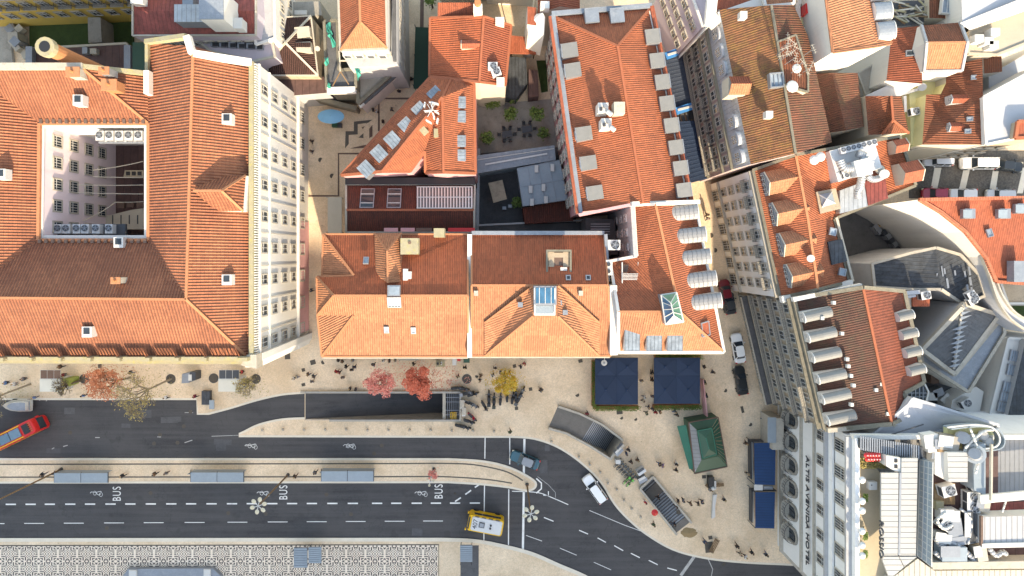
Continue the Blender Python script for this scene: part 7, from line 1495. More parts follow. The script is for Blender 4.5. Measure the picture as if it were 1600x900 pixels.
# monument / sculpture
mb = MB(); mb.prism([tuple(P(*q)[:2]) for q in ((1113, 772), (1119, 771), (1116, 790), (1116, 806), (1111, 809), (1112, 790))], 0, .45, M['frame']); solo('stone_bench', mb, 'long narrow pale stone bench on the square below the green kiosk', 'bench')
mb = MB(); mb.box(P(1113, 757, .4), (.9, 1.3, .8), M['frame']); mb.box(P(1110, 752, .5), (.8, 1.5, 1.0), M['black']); mb.ball(P(1114, 763, .9), .35, M['frame'], 8); solo('street_cart', mb, 'black and white cart between the pale stone bench and the green kiosk', 'cart')
for i, (x, y, r_) in enumerate(((1109, 762, .5), (1123, 758, 1.3))):
    mb = MB(); mb.box(P(x, y, .45), (1.5, .45, .1), M['wood'], r_ - 1.2); mb.box(P(x, y, .22), (.1, .4, .45), M['dgrey'], r_ - 1.2); solo('street_bench', mb, ('left' if i == 0 else 'right') + ' small bench beside the black and white cart', 'bench')
for i, (x, y, r_) in enumerate(((1116, 853, 1.1), (607, 130, .9))):
    mb = MB(); 
    for k in range(4): mb.box(P(x, y, .45) + Matrix.Rotation(r_, 3, 'Z') @ Vector((0, -.3 + k * .2, 0)), (2.2, .12, .06), M['wood'], r_)
    for s in (-.9, .9): mb.box(P(x, y, .22) + Matrix.Rotation(r_, 3, 'Z') @ Vector((s, 0, 0)), (.08, .6, .44), M['dgrey'], r_)
    solo('street_bench', mb, 'slatted wooden bench by the bottom kerb of the square' if i == 0 else 'dark slatted bench beside the concrete corner terrace', 'bench')

mb = MB(); rr = random.Random(31)
for cx, cy, r_, n, lf in ((610, 590, 3.4, 260, 'pink'), (668, 594, 4.2, 380, 'red'), (790, 600, 3.2, 240, 'gold'), (175, 600, 4.6, 420, 'rust'), (230, 615, 5, 260, 'olive'), (390, 605, 3, 120, 'olive'), (700, 600, 3.5, 160, 'pink'), (30, 640, 5, 150, 'olive')):
    for i in range(n):
        a = rr.random() * 6.28; d = r_ * rr.random() ** .6; c = P(cx, cy) + Vector((math.cos(a) * d, math.sin(a) * d * .8, 0)); py = 400 - c.y * 10.5; px_ = 778 + c.x * 10.5
        z = .03 if py < (612 if px_ > 470 else 620) else None
        if z is None: continue
        mb.box(c + Vector((0, 0, z)), (.12, .09, .01), LEAF[lf], rr.random() * 3)
struct('fallen_leaves', mb, 'stuff')
# ================================================================ VEHICLES
def rrect(w_, l_, r_, n=3, tf=1.0, tb=1.0):
    """rounded rectangle, X = length; tf/tb narrow the front / back"""
    pts = []
    for cx, cy, a0, tt in ((l_ / 2 - r_, w_ / 2 - r_, 0, tf), (-l_ / 2 + r_, w_ / 2 - r_, 90, tb), (-l_ / 2 + r_, -w_ / 2 + r_, 180, tb), (l_ / 2 - r_, -w_ / 2 + r_, 270, tf)):
        for i in range(n + 1): a = R(a0 + 90 * i / n); pts.append((cx + r_ * math.cos(a), (cy + r_ * math.sin(a)) * tt))
    return pts
def loft(mb, rings, m, cap=True, capm=None):
    n = len(rings[0]); vs = [Vector(v) for r_ in rings for v in r_]; fs = []
    for k in range(len(rings) - 1):
        for i in range(n): j = (i + 1) % n; fs.append((k * n + i, k * n + j, (k + 1) * n + j, (k + 1) * n + i))
    mb.add(vs, fs, m)
    if cap: mb.add(rings[-1], [list(range(n))], capm or m); mb.add(rings[0], [list(range(n))[::-1]], m)
CP = {}
def car(x, y, heading, label, color, L=4.4, Wd=1.78, van=False, z=0.0, est=False, rackm=None, group=None):
    """heading: degrees in world, direction of the bonnet"""
    t = thing('white_van' if van and color[0] > .6 else ('parked_car'), label, 'van' if van else 'car', P(x, y, 0) + Vector((0, 0, z)), R(heading), group)
    g = G('car_paint'); g.b.inputs['Base Color'].default_value = (*color, 1); g.b.inputs['Roughness'].default_value = .28; g.b.inputs['Coat Weight'].default_value = .6; pm = g.m
    b = MB(); H1 = .92 if not van else 1.1
    def ring(w_, l_, r_, zz, dx=0): return [(a + dx, c, zz) for a, c in rrect(w_, l_, r_, 4, .90, .95)]
    loft(b, [ring(Wd * .92, L * .96, .35, .28), ring(Wd, L, .45, .45), ring(Wd, L * .995, .45, .68), ring(Wd * .93, L * .96, .42, .84), ring(Wd * .86, L * .92, .4, H1 - .02)], pm)
    part('body', b, t, smooth=False, local=True)
    c = MB(); gl = M['glass']; Lc = L * (.58 if not (van or est) else .70); dx = -L * (.06 if not (van or est) else .12); Ht = 1.46 if not van else 1.95
    base = [(a + dx, q, H1 - .05) for a, q in rrect(Wd * .86, Lc, .25, 3)]; top = [(a + dx - (.10 if not van else .05), q, Ht - .06) for a, q in rrect(Wd * .68, Lc * (.62 if not (van or est) else .84), .25, 3)]
    loft(c, [base, top], gl); part('windows', c, t, local=True)
    r_ = MB(); t2 = [(a, q, Ht - .065) for a, q, _ in top]; t3 = [(a * .98 + dx * .02, q * .94, Ht) for a, q, _ in top]; loft(r_, [t2, t3], pm if not rackm else rackm)
    hb = Wd * .36
    for sx in (Lc / 2 + dx - .02, dx - Lc / 2 + .04):
        for s in (-1, 1):
            tx = (Lc * (.31 if not (van or est) else .42)) * (1 if sx > dx else -1) + dx - .1
            r_.bar((sx, s * Wd * .41, H1 - .03), (tx, s * Wd * .335, Ht - .04), .09, .07, pm)
    for s in (-1, 1): r_.bar((dx, s * Wd * .42, H1 - .02), (dx - .05, s * Wd * .34, Ht - .05), .1, .05, pm)
    part('roof', r_, t, local=True)
    for sx in (1, -1):
        for s in (1, -1):
            wv = MB(); wv.cyl((sx * L * .31, s * (Wd / 2 - .2), .32), (sx * L * .31, s * (Wd / 2 - .0), .32), .32, .32, M['rubber'], 14); wv.cyl((sx * L * .31, s * (Wd / 2 - .02), .32), (sx * L * .31, s * (Wd / 2 + .01), .32), .19, .19, M['chrome'], 10); part('wheel', wv, t, local=True)
    for s in (1, -1):
        hl = MB(); hl.box((L / 2 - .16, s * Wd * .33, .68), (.28, .34, .14), M['lampglass'], s * -.3); part('headlight', hl, t, local=True)
        tl = MB(); tl.box((-L / 2 + .12, s * Wd * .36, .74), (.18, .26, .16), M['redpaint']); part('tail_light', tl, t, local=True)
        mr = MB(); mr.box((L * .16, s * (Wd / 2 + .06), .95), (.16, .18, .12), pm); part('mirror', mr, t, local=True)
    return t
def hd(x0, y0, x1, y1): return math.degrees(math.atan2(-(y1 - y0), x1 - x0))
ax, ay = 820, 717
car(820, 717, hd(838, 724, 800, 709), 'teal-green car with a roof rack turning at the road bend', (.01, .085, .12), 4.5, z=RZ, rackm=M['mgrey'])
car(928.5, 762, hd(944, 783, 914, 741), 'white hatchback driving round the bend beside the paved square', (.80, .80, .80), 4.7, z=RZ, est=True)
car(1151, 543, hd(1155, 566, 1147, 520), 'white car parked at the palace canopy in the lane', (.80, .80, .79), 4.5)
car(1155, 593, hd(1159, 615, 1151, 572), 'black car parked just south of the white one in the lane', (.012, .015, .017), 4.4)
car(1461, 252, hd(1484, 252, 1440, 252), 'silver-white car parked at the left end of the cobbled lane', (.58, .60, .64), 4.4, est=True)
car(1523, 256, hd(1550, 256, 1497, 256), 'long white van parked between two cars on the cobbled lane', (.80, .80, .80), 5.4, 1.95, van=True)
car(1570, 260, hd(1550, 258, 1592, 263), 'black car parked nose to the right behind the white van', (.015, .018, .022), 4.2)
car(1456, 303, 180, 'dark red car half hidden under the north eave of the curved cream house', (.35, .01, .04), 3.9)
car(1500, 304, 180, 'pale grey car half hidden under the eave next to the dark red one', (.55, .56, .58), 4.2)
car(1557, 305, 180, 'grey car half hidden under the eave furthest right on the cobbled lane', (.40, .42, .45), 4.2, est=True)
car(1131, 455, 100, 'maroon car in the shaded lane beside the grey block', (.16, .01, .02), 3.6)
car(1137, 473, 100, 'dark grey car right behind the maroon one in the shaded lane', (.05, .055, .06), 3.4)
# red open sightseeing bus
t = thing('sightseeing_bus', 'red open-top sightseeing bus with yellow stripes and blue glass roof panels', 'bus', P(39, 674, RZ), R(hd(-4, 696, 78, 656)))
L, Wd = 8.3, 2.1; b = MB(); loft(b, [[(a, c, z) for a, c in rrect(Wd * k, L * k2, .5, 4)] for z, k, k2 in ((.3, .97, .98), (.6, 1, 1), (3.3, 1, 1), (3.55, .96, .985))], M['redpaint']); part('body', b, t, local=True)
b = MB()
for s in (-1, 1): b.prism([(-L * .36, s * Wd * .44), (L * .28, s * Wd * .44), (L * .24, s * Wd * .37), (-L * .36, s * Wd * .39)], 3.56, 3.60, M['yellowpaint']); b.box((0, s * (Wd / 2 + .005), 1.6), (L * .8, .03, .4), M['yellowpaint'])
part('yellow_stripe', b, t, local=True)
for i in range(3):
    b = MB(); b.box((-L * .25 + i * L * .20, 0, 3.66), (L * .185, Wd * .62, .16), surf('bus_glass_%d' % i, ((.20, .25, .28), (.10, .18, .25), (.13, .22, .30))[i], .3, .25, .5)); part('roof_glass', b, t, local=True)
b = MB(); b.box((L * .355, 0, 3.6), (.95, Wd * .66, .12), M['black']); part('upper_deck_opening', b, t, local=True)
b = MB(); b.box((L / 2 - .01, 0, 1.9), (.06, Wd * .8, 1.4), M['glass']); part('windscreen', b, t, local=True)
b = MB(); b.box((-L * .425, 0, 3.6), (.8, Wd * .6, .12), M['slate']); part('rear_hatch', b, t, local=True)
b = MB()
for i in range(5): b.box((L * .43, -.6 + i * .3, 3.62), (.5, .08, .08), M['terracotta'])
part('front_seats', b, t, local=True)
for sx in (-.3, .32):
    for s in (-1, 1): b = MB(); b.cyl((sx * L, s * (Wd / 2 - .3), .48), (sx * L, s * (Wd / 2 + .01), .48), .48, .48, M['rubber'], 14); part('wheel', b, t, local=True)
for s in (-1, 1): b = MB(); b.box((L / 2 + .12, s * Wd * .5, 2.4), (.3, .12, .4), M['redpaint']); part('mirror', b, t, local=True)
# yellow minibus 407
t = thing('yellow_minibus', 'yellow minibus with a white roof numbered 407 on the main road', 'minibus', P(759, 810.5, RZ), R(hd(787, 816, 730, 805)))
L, Wd = 5.2, 2.35; b = MB(); loft(b, [[(a, c, z) for a, c in rrect(Wd * k, L * k2, .35, 4)] for z, k, k2 in ((.3, .96, .97), (.6, 1, 1), (2.3, 1, 1), (2.6, .97, .98))], M['yellowpaint']); part('body', b, t, local=True)
b = MB(); loft(b, [[(a - .15, c, z) for a, c in rrect(Wd * k, L * k2, .25, 3)] for z, k, k2 in ((2.6, .86, .86), (2.72, .82, .84))], M['whitepaint']); part('roof', b, t, local=True)
b = MB(); b.box((.55, -.05, 2.78), (.8, .75, .14), M['dgrey']); b.box((.55, -.05, 2.86), (.6, .55, .04), M['mgrey']); part('roof_hatch', b, t, local=True)
for s in (-.22, .22): b = MB(); b.cyl((-.75, s, 2.72), (-.75, s, 2.84), .15, .15, M['black'], 10); part('roof_fan', b, t, local=True)
b = MB(); b.box((L / 2 + .005, 0, 1.7), (.05, Wd * .82, 1.1), M['glass']); 
for s in (-1, 1): b.box((-.1, s * (Wd / 2 + .005), 1.8), (L * .75, .03, .7), M['glass'])
b.box((L / 2 - .16, 0, 2.63), (.2, Wd * .75, .05), M['black']); part('windows', b, t, local=True)
b = MB()
for i in range(4): b.box((-1.6 + i * 1.0, -Wd * .46, 2.62), (.6, .12, .06), M['brownstone'])
part('side_vents', b, t, local=True)
me = text_mesh('407', .95, .01, 1.0, M['dgrey']); o = bpy.data.objects.new('roof_number', me); COL.objects.link(o); o.parent = t; o.location = (1.5, 0, 2.735); o.rotation_euler = (0, 0, R(-90))
for sx in (-.3, .32):
    for s in (-1, 1): b = MB(); b.cyl((sx * L, s * (Wd / 2 - .3), .42), (sx * L, s * (Wd / 2 + .01), .42), .42, .42, M['rubber'], 14); part('wheel', b, t, local=True)
for s in (-1, 1): b = MB(); b.box((L / 2 + .15, s * (Wd / 2 + .05), 2.0), (.2, .22, .4), M['yellowpaint']); part('mirror', b, t, local=True)
# boat-shaped white vehicle at the kerb
t = thing('boat_shaped_vehicle', 'white boat-shaped vehicle pointing left at the kerb under the bare tree', 'vehicle', P(36, 631, RZ), math.pi)
def hull(z, k): return [(2.1 * k, 0, z), (1.6 * k, .42 * k, z), (.9 * k, .72 * k, z), (-.4, .86 * k, z), (-2.0 * k, .80 * k, z), (-2.05 * k, 0, z), (-2.0 * k, -.80 * k, z), (-.4, -.86 * k, z), (.9 * k, -.72 * k, z), (1.6 * k, -.42 * k, z)]
b = MB(); loft(b, [hull(.35, .85), hull(.8, 1), hull(1.3, 1.02)], M['frame'], capm=M['stone']); part('hull', b, t, local=True)
b = MB(); loft(b, [[(x * .72 - .2, y * .78, 1.3) for x, y, z in hull(0, 1)], [(x * .66 - .2, y * .7, 1.75) for x, y, z in hull(0, 1)]], M['frame'], capm=M['lead']); part('cover', b, t, local=True)
b = MB(); 
for i in range(3): b.box((-1.2 - i * .35, 0, 1.36 + .01 * i), (.1, 1.3, .1), M['mgrey'])
part('seat_bar', b, t, local=True)
for sx in (-1.2, 1.0):
    for s in (-1, 1): b = MB(); b.cyl((sx, s * .6, .3), (sx, s * .78, .3), .3, .3, M['rubber'], 12); part('wheel', b, t, local=True)

# motor scooters
def scooter(x, y, ang, label, col, seatm='black', L=1.9):
    t = thing('motor_scooter', label, 'motor scooter', P(x, y), R(ang), 'scooters parked beyond the ramp'); s = L / 1.9; cm = plain('scooter_paint', col, .35)
    b = MB(); loft(b, [[(-.75, -.14, .5), (-.2, -.2, .45), (.25, -.16, .35), (.25, .16, .35), (-.2, .2, .45), (-.75, .14, .5)], [(-.85, -.12, .78), (-.2, -.19, .74), (.2, -.1, .5), (.2, .1, .5), (-.2, .19, .74), (-.85, .12, .78)]], cm); b.bar((.2, 0, .45), (.55, 0, 1.0), .32, .12, cm); part('body', b, t, local=True)
    b = MB(); b.box((-.35, 0, .83), (.75, .3, .12), M[seatm]); part('seat', b, t, local=True)
    b = MB(); b.bar((.48, -.36, 1.05), (.48, .36, 1.05), .06, .06, M['black']); b.box((.55, 0, 1.0), (.2, .24, .2), M['dgrey']); part('handlebar', b, t, local=True)
    for wx in (-.62, .68): b = MB(); b.cyl((wx, -.07, .28), (wx, .07, .28), .28, .28, M['rubber'], 12); part('wheel', b, t, local=True)
    if L > 2: b = MB(); b.box((-.85, 0, 1.0), (.4, .4, .35), cm); part('top_box', b, t, local=True)
    t.scale = (s, s * 1.15, s); return t
K = (.02, .02, .022); Gd = (.06, .06, .065)
for a in ((714, 605, 5, 'black scooter at the top left, above the ramp rail', K), (724, 606, -10, 'dark scooter end-on to the black one above the ramp rail', Gd), (731, 613, 10, 'dark scooter with a white top box at the ramp corner', (.3, .3, .32), 'black', 2.1), (739, 615, 15, 'black scooter just right of the one with the white top box', K), (734, 629, -25, 'white scooter beside the ramp rail', (.7, .7, .7)), (740, 631, -30, 'black and white scooter next to the white one', (.35, .35, .36)), (738, 650, -45, 'red scooter south-east of the ramp corner', (.45, .01, .03)), (733, 657, -20, 'dark scooter just below the red one', Gd), (720, 664, -12, 'black scooter lowest left, under the ramp corner', K), (727, 666, -15, 'dark scooter beside the lowest black one', Gd), (757, 633, -60, 'dark scooter standing alone left of the upright row', K), (764, 620, 90, 'bulky black scooter at the left end of the upright row', K, 'black', 2.2), (772, 624, 88, 'olive-black scooter second in the upright row', (.04, .045, .03), 'black', 2.1), (782, 623, 85, 'slim dark scooter third in the upright row', Gd), (792, 618, 92, 'dark scooter fourth in the upright row under the golden tree', K), (801, 621, 80, 'black scooter fifth in the upright row', K), (806, 617, 85, 'dark scooter leaning in the upright row right of the golden tree', Gd), (811, 621, 58, 'grey-black scooter slanting at the right end of the row', (.1, .1, .1), 'black', 2.1), (815, 612, 60, 'pale-seated scooter furthest right in the row', (.25, .25, .24))): scooter(*a)
# bicycles on the rack
def bicycle(x, y, ang, label, col):
    t = thing('bicycle', label, 'bicycle', P(x, y), R(ang), 'bicycles in the rack by the stairs'); cm = plain('bicycle_paint', col, .4)
    for wx in (-.52, .52):
        b = MB(); n = 16
        for i in range(n): a, c = i * 2 * math.pi / n, (i + 1) * 2 * math.pi / n; b.bar((wx + .33 * math.cos(a), 0, .34 + .33 * math.sin(a)), (wx + .33 * math.cos(c), 0, .34 + .33 * math.sin(c)), .05, .05, M['rubber'])
        for i in range(6): a = i * math.pi / 3; b.bar((wx, 0, .34), (wx + .33 * math.cos(a), 0, .34 + .33 * math.sin(a)), .01, .01, M['chrome'])
        b.box((wx, 0, .72), (.45, .11, .03), cm); part('wheel', b, t, local=True)
    b = MB()
    for a, c in (((-.52, 0, .34), (-.15, 0, .75)), ((-.15, 0, .75), (.38, 0, .8)), ((-.05, 0, .3), (.38, 0, .8)), ((-.05, 0, .3), (-.15, 0, .85)), ((.38, 0, .95), (.52, 0, .34)), ((-.52, 0, .34), (-.05, 0, .3))): b.bar(a, c, .05, .05, cm)
    part('frame', b, t, local=True); b = MB(); b.box((-.18, 0, .92), (.28, .16, .07), M['black']); part('saddle', b, t, local=True)
    b = MB(); b.bar((.36, -.3, 1.0), (.36, .3, 1.0), .04, .04, M['black']); b.box((.55, 0, .95), (.3, .3, .2), cm); part('handlebar', b, t, local=True)
for i, (x, y) in enumerate(((964, 722), (968, 726), (972, 730), (976, 734), (980, 738), (984, 742), (987, 746))): bicycle(x, y, -50 + 100, 'grey bicycle number %s from the top in the rack of dark bicycles' % ['one', 'two', 'three', 'four', 'five', 'six', 'seven'][i] if 0 else ['grey bicycle at the top end of the rack', 'grey bicycle second from the top of the rack', 'grey bicycle third from the top of the rack', 'grey bicycle in the middle of the rack', 'grey bicycle just below the middle of the rack', 'grey bicycle sixth from the top of the rack', 'grey bicycle next to the green ones in the rack'][i], (.06, .07, .07))
for i, (x, y) in enumerate(((978, 748), (983, 752))): bicycle(x, y, 50, ['upper bright green bicycle at the lower end of the rack', 'lower bright green bicycle at the lower end of the rack'][i], (.10, .45, .06))
mb = MB(); mb.bar(P(960, 718, .3), P(992, 752, .3), .1, .1, M['mgrey']); mb.box(P(965, 720, .6), (.7, .6, 1.2), M['frame']); solo('bicycle_rack', mb, 'slanting metal rack holding the grey and green bicycles', 'bicycle rack')
for i, (x, y, r_) in enumerate(((1001, 735, .6), (1003, 748, .5), (968, 697, .9), (966, 704, .8))):
    mb = MB(); mb.box(P(x, y, .9), (1.3, .5, 1.8), M[('whitepaint', 'mgrey', 'stone', 'mgrey')[i]], r_); mb.box(P(x, y, 1.84), (1.1, .36, .06), M[('dgrey', 'frame', 'dgrey', 'frame')[i]], r_); solo('vending_box', mb, ['white cabinet at the head of the short staircase', 'grey cabinet behind the white one at the short staircase', 'stone-coloured cabinet at the foot of the long curved staircase', 'grey cabinet at the foot of the long curved staircase'][i], 'cabinet')
for i, (x, y) in enumerate(((719, 631), (722, 643))):
    mb = MB(); mb.box(P(x + 3, y, 1.0), (.5, .9, 2.0), M['whitepaint'] if i else M['frame']); mb.box(P(x + 3, y, 2.02), (.6, 1.1, .08), M['stone']); solo('vending_box', mb, ['slim white cabinet at the ramp end rail', 'wide white cabinet at the ramp end rail'][i], 'cabinet')

# ================================================================ PEOPLE
def skin_obj(verts, edges, radii, root, mat, name):
    me = bpy.data.meshes.new(name); me.from_pydata(verts, edges, []); o = bpy.data.objects.new(name, me); COL.objects.link(o)
    md = o.modifiers.new('s', 'SKIN'); md.use_smooth_shade = True; o.modifiers.new('u', 'SUBSURF').levels = 1
    for i, r_ in enumerate(radii): me.skin_vertices[0].data[i].radius = (r_, r_) if not isinstance(r_, tuple) else r_
    for i in range(len(verts)): me.skin_vertices[0].data[i].use_root = (i == root)
    dg = bpy.context.evaluated_depsgraph_get(); out = bpy.data.meshes.new_from_object(o.evaluated_get(dg)); bpy.data.objects.remove(o); out.materials.clear(); out.materials.append(mat); out.name = name; return out
SKIN = plain('skin', (.48, .27, .18), .6); HAIR = [plain('dark_hair', (.02, .014, .01), .7), plain('brown_hair', (.10, .055, .03), .7), plain('fair_hair', (.35, .24, .12), .7)]
POSE = {}
for nm, st, sit in (('walk', .28, 0), ('stand', .03, 0), ('sit', .0, 1)):
    zp = .98 if not sit else .52
    V_ = [(0, 0, zp)]; E_ = []; Rr = [.15]
    def ad(p, r_, par): V_.append(p); Rr.append(r_); E_.append((par, len(V_) - 1)); return len(V_) - 1
    c = ad((0, 0, zp + .30), .15, 0); n_ = ad((0, 0, zp + .50), .06, c); h1 = ad((.01, 0, zp + .60), .085, n_); h2 = ad((.02, 0, zp + .70), .09, h1); ad((.09, 0, zp + .61), .02, h1)
    hands = []
    for s in (-1, 1):
        sh = ad((0, s * .19, zp + .42), .06, c); el = ad((-.05 + (st * .3 * s), s * .25, zp + .14), .045, sh); wr = ad((.12 + st * .6 * s, s * .24, zp - .05 if not sit else zp + .12), .03, el); hn = ad((.16 + st * .65 * s, s * .24, zp - .13 if not sit else zp + .12), .035, wr)
        for k in range(5): ad((.18 + st * .65 * s + (.02 if k < 4 else .04), s * (.24 + (.02 * (k - 1.5) if k < 4 else -.05)), (zp - .22 + .008 * abs(k - 1.5)) if not sit else zp + .05), .009, hn)
        hp = ad((0, s * .1, zp - .06), .1, 0)
        if sit: kn = ad((.42, s * .12, zp), .065, hp); an = ad((.42, s * .12, .1), .04, kn)
        else: kn = ad((st * .45 * -s + .04, s * .1, .52), .065, hp); an = ad((st * -s - .02, s * .1, .1), .04, kn)
        ad((V_[an][0] + .16, s * .11, .045), .035, an)
    body = skin_obj(V_, E_, Rr, 0, SKIN, 'person_body')
    coat = skin_obj([(0, 0, zp - .08), (0, 0, zp + .30), (0, 0, zp + .47)] + [v for s in (-1, 1) for v in ((0, s * .19, zp + .43), (-.05 + st * .3 * s, s * .25, zp + .14), (.11 + st * .58 * s, s * .24, zp - .03 if not sit else zp + .12))], [(0, 1), (1, 2), (1, 3), (3, 4), (4, 5), (1, 6), (6, 7), (7, 8)], [(.2, .16), (.2, .16), (.09, .09), .085, .065, .05, .085, .065, .05], 1, M['black'], 'coat')
    tv = [(0, 0, zp)]; te = []; trr = [.17]
    for s in (-1, 1):
        i = len(tv); hp, kn, an = ((0, s * .1, zp - .08), (.42, s * .12, zp), (.42, s * .12, .14)) if sit else ((0, s * .1, zp - .08), (st * .45 * -s + .04, s * .1, .52), (st * -s - .02, s * .1, .13)); tv += [hp, kn, an]; te += [(0, i), (i, i + 1), (i + 1, i + 2)]; trr += [.12, .085, .06]
    trou = skin_obj(tv, te, trr, 0, M['black'], 'trousers')
    hm = MB(); hm.ball((0, 0, zp + .70), .115, HAIR[0], 10, sx=1.05, sz=.95, half=False); POSE[nm] = (body, coat, trou, hm.mesh('hair', smooth=True))
CL = {n: plain('cloth_' + n, c, .85) for n, c in dict(black=(.015, .015, .018), navy=(.03, .05, .10), grey=(.14, .14, .15), white=(.65, .64, .62), red=(.45, .03, .04), brown=(.13, .07, .04), beige=(.42, .34, .24), blue=(.06, .14, .30), green=(.05, .10, .05), purple=(.22, .14, .26), denim=(.06, .09, .16), maroon=(.2, .02, .04)).items()}
def person(x, y, ang, coat, trou, where, pose='walk', z=0.0, hair=0):
    word = {'walk': 'walking', 'stand': 'standing', 'sit': 'sitting'}[pose]
    t = thing('person', 'person in %s top, %s trousers, %s' % (coat, trou, where), 'person', P(x, y, z), R(ang))
    for nm, me, m_ in zip(('body', 'coat', 'trousers', 'hair'), POSE[pose], (SKIN, CL[coat], CL[trou], HAIR[hair])):
        o = bpy.data.objects.new(nm, me); COL.objects.link(o); o.parent = t; o.material_slots[0].link = 'OBJECT'; o.material_slots[0].material = m_
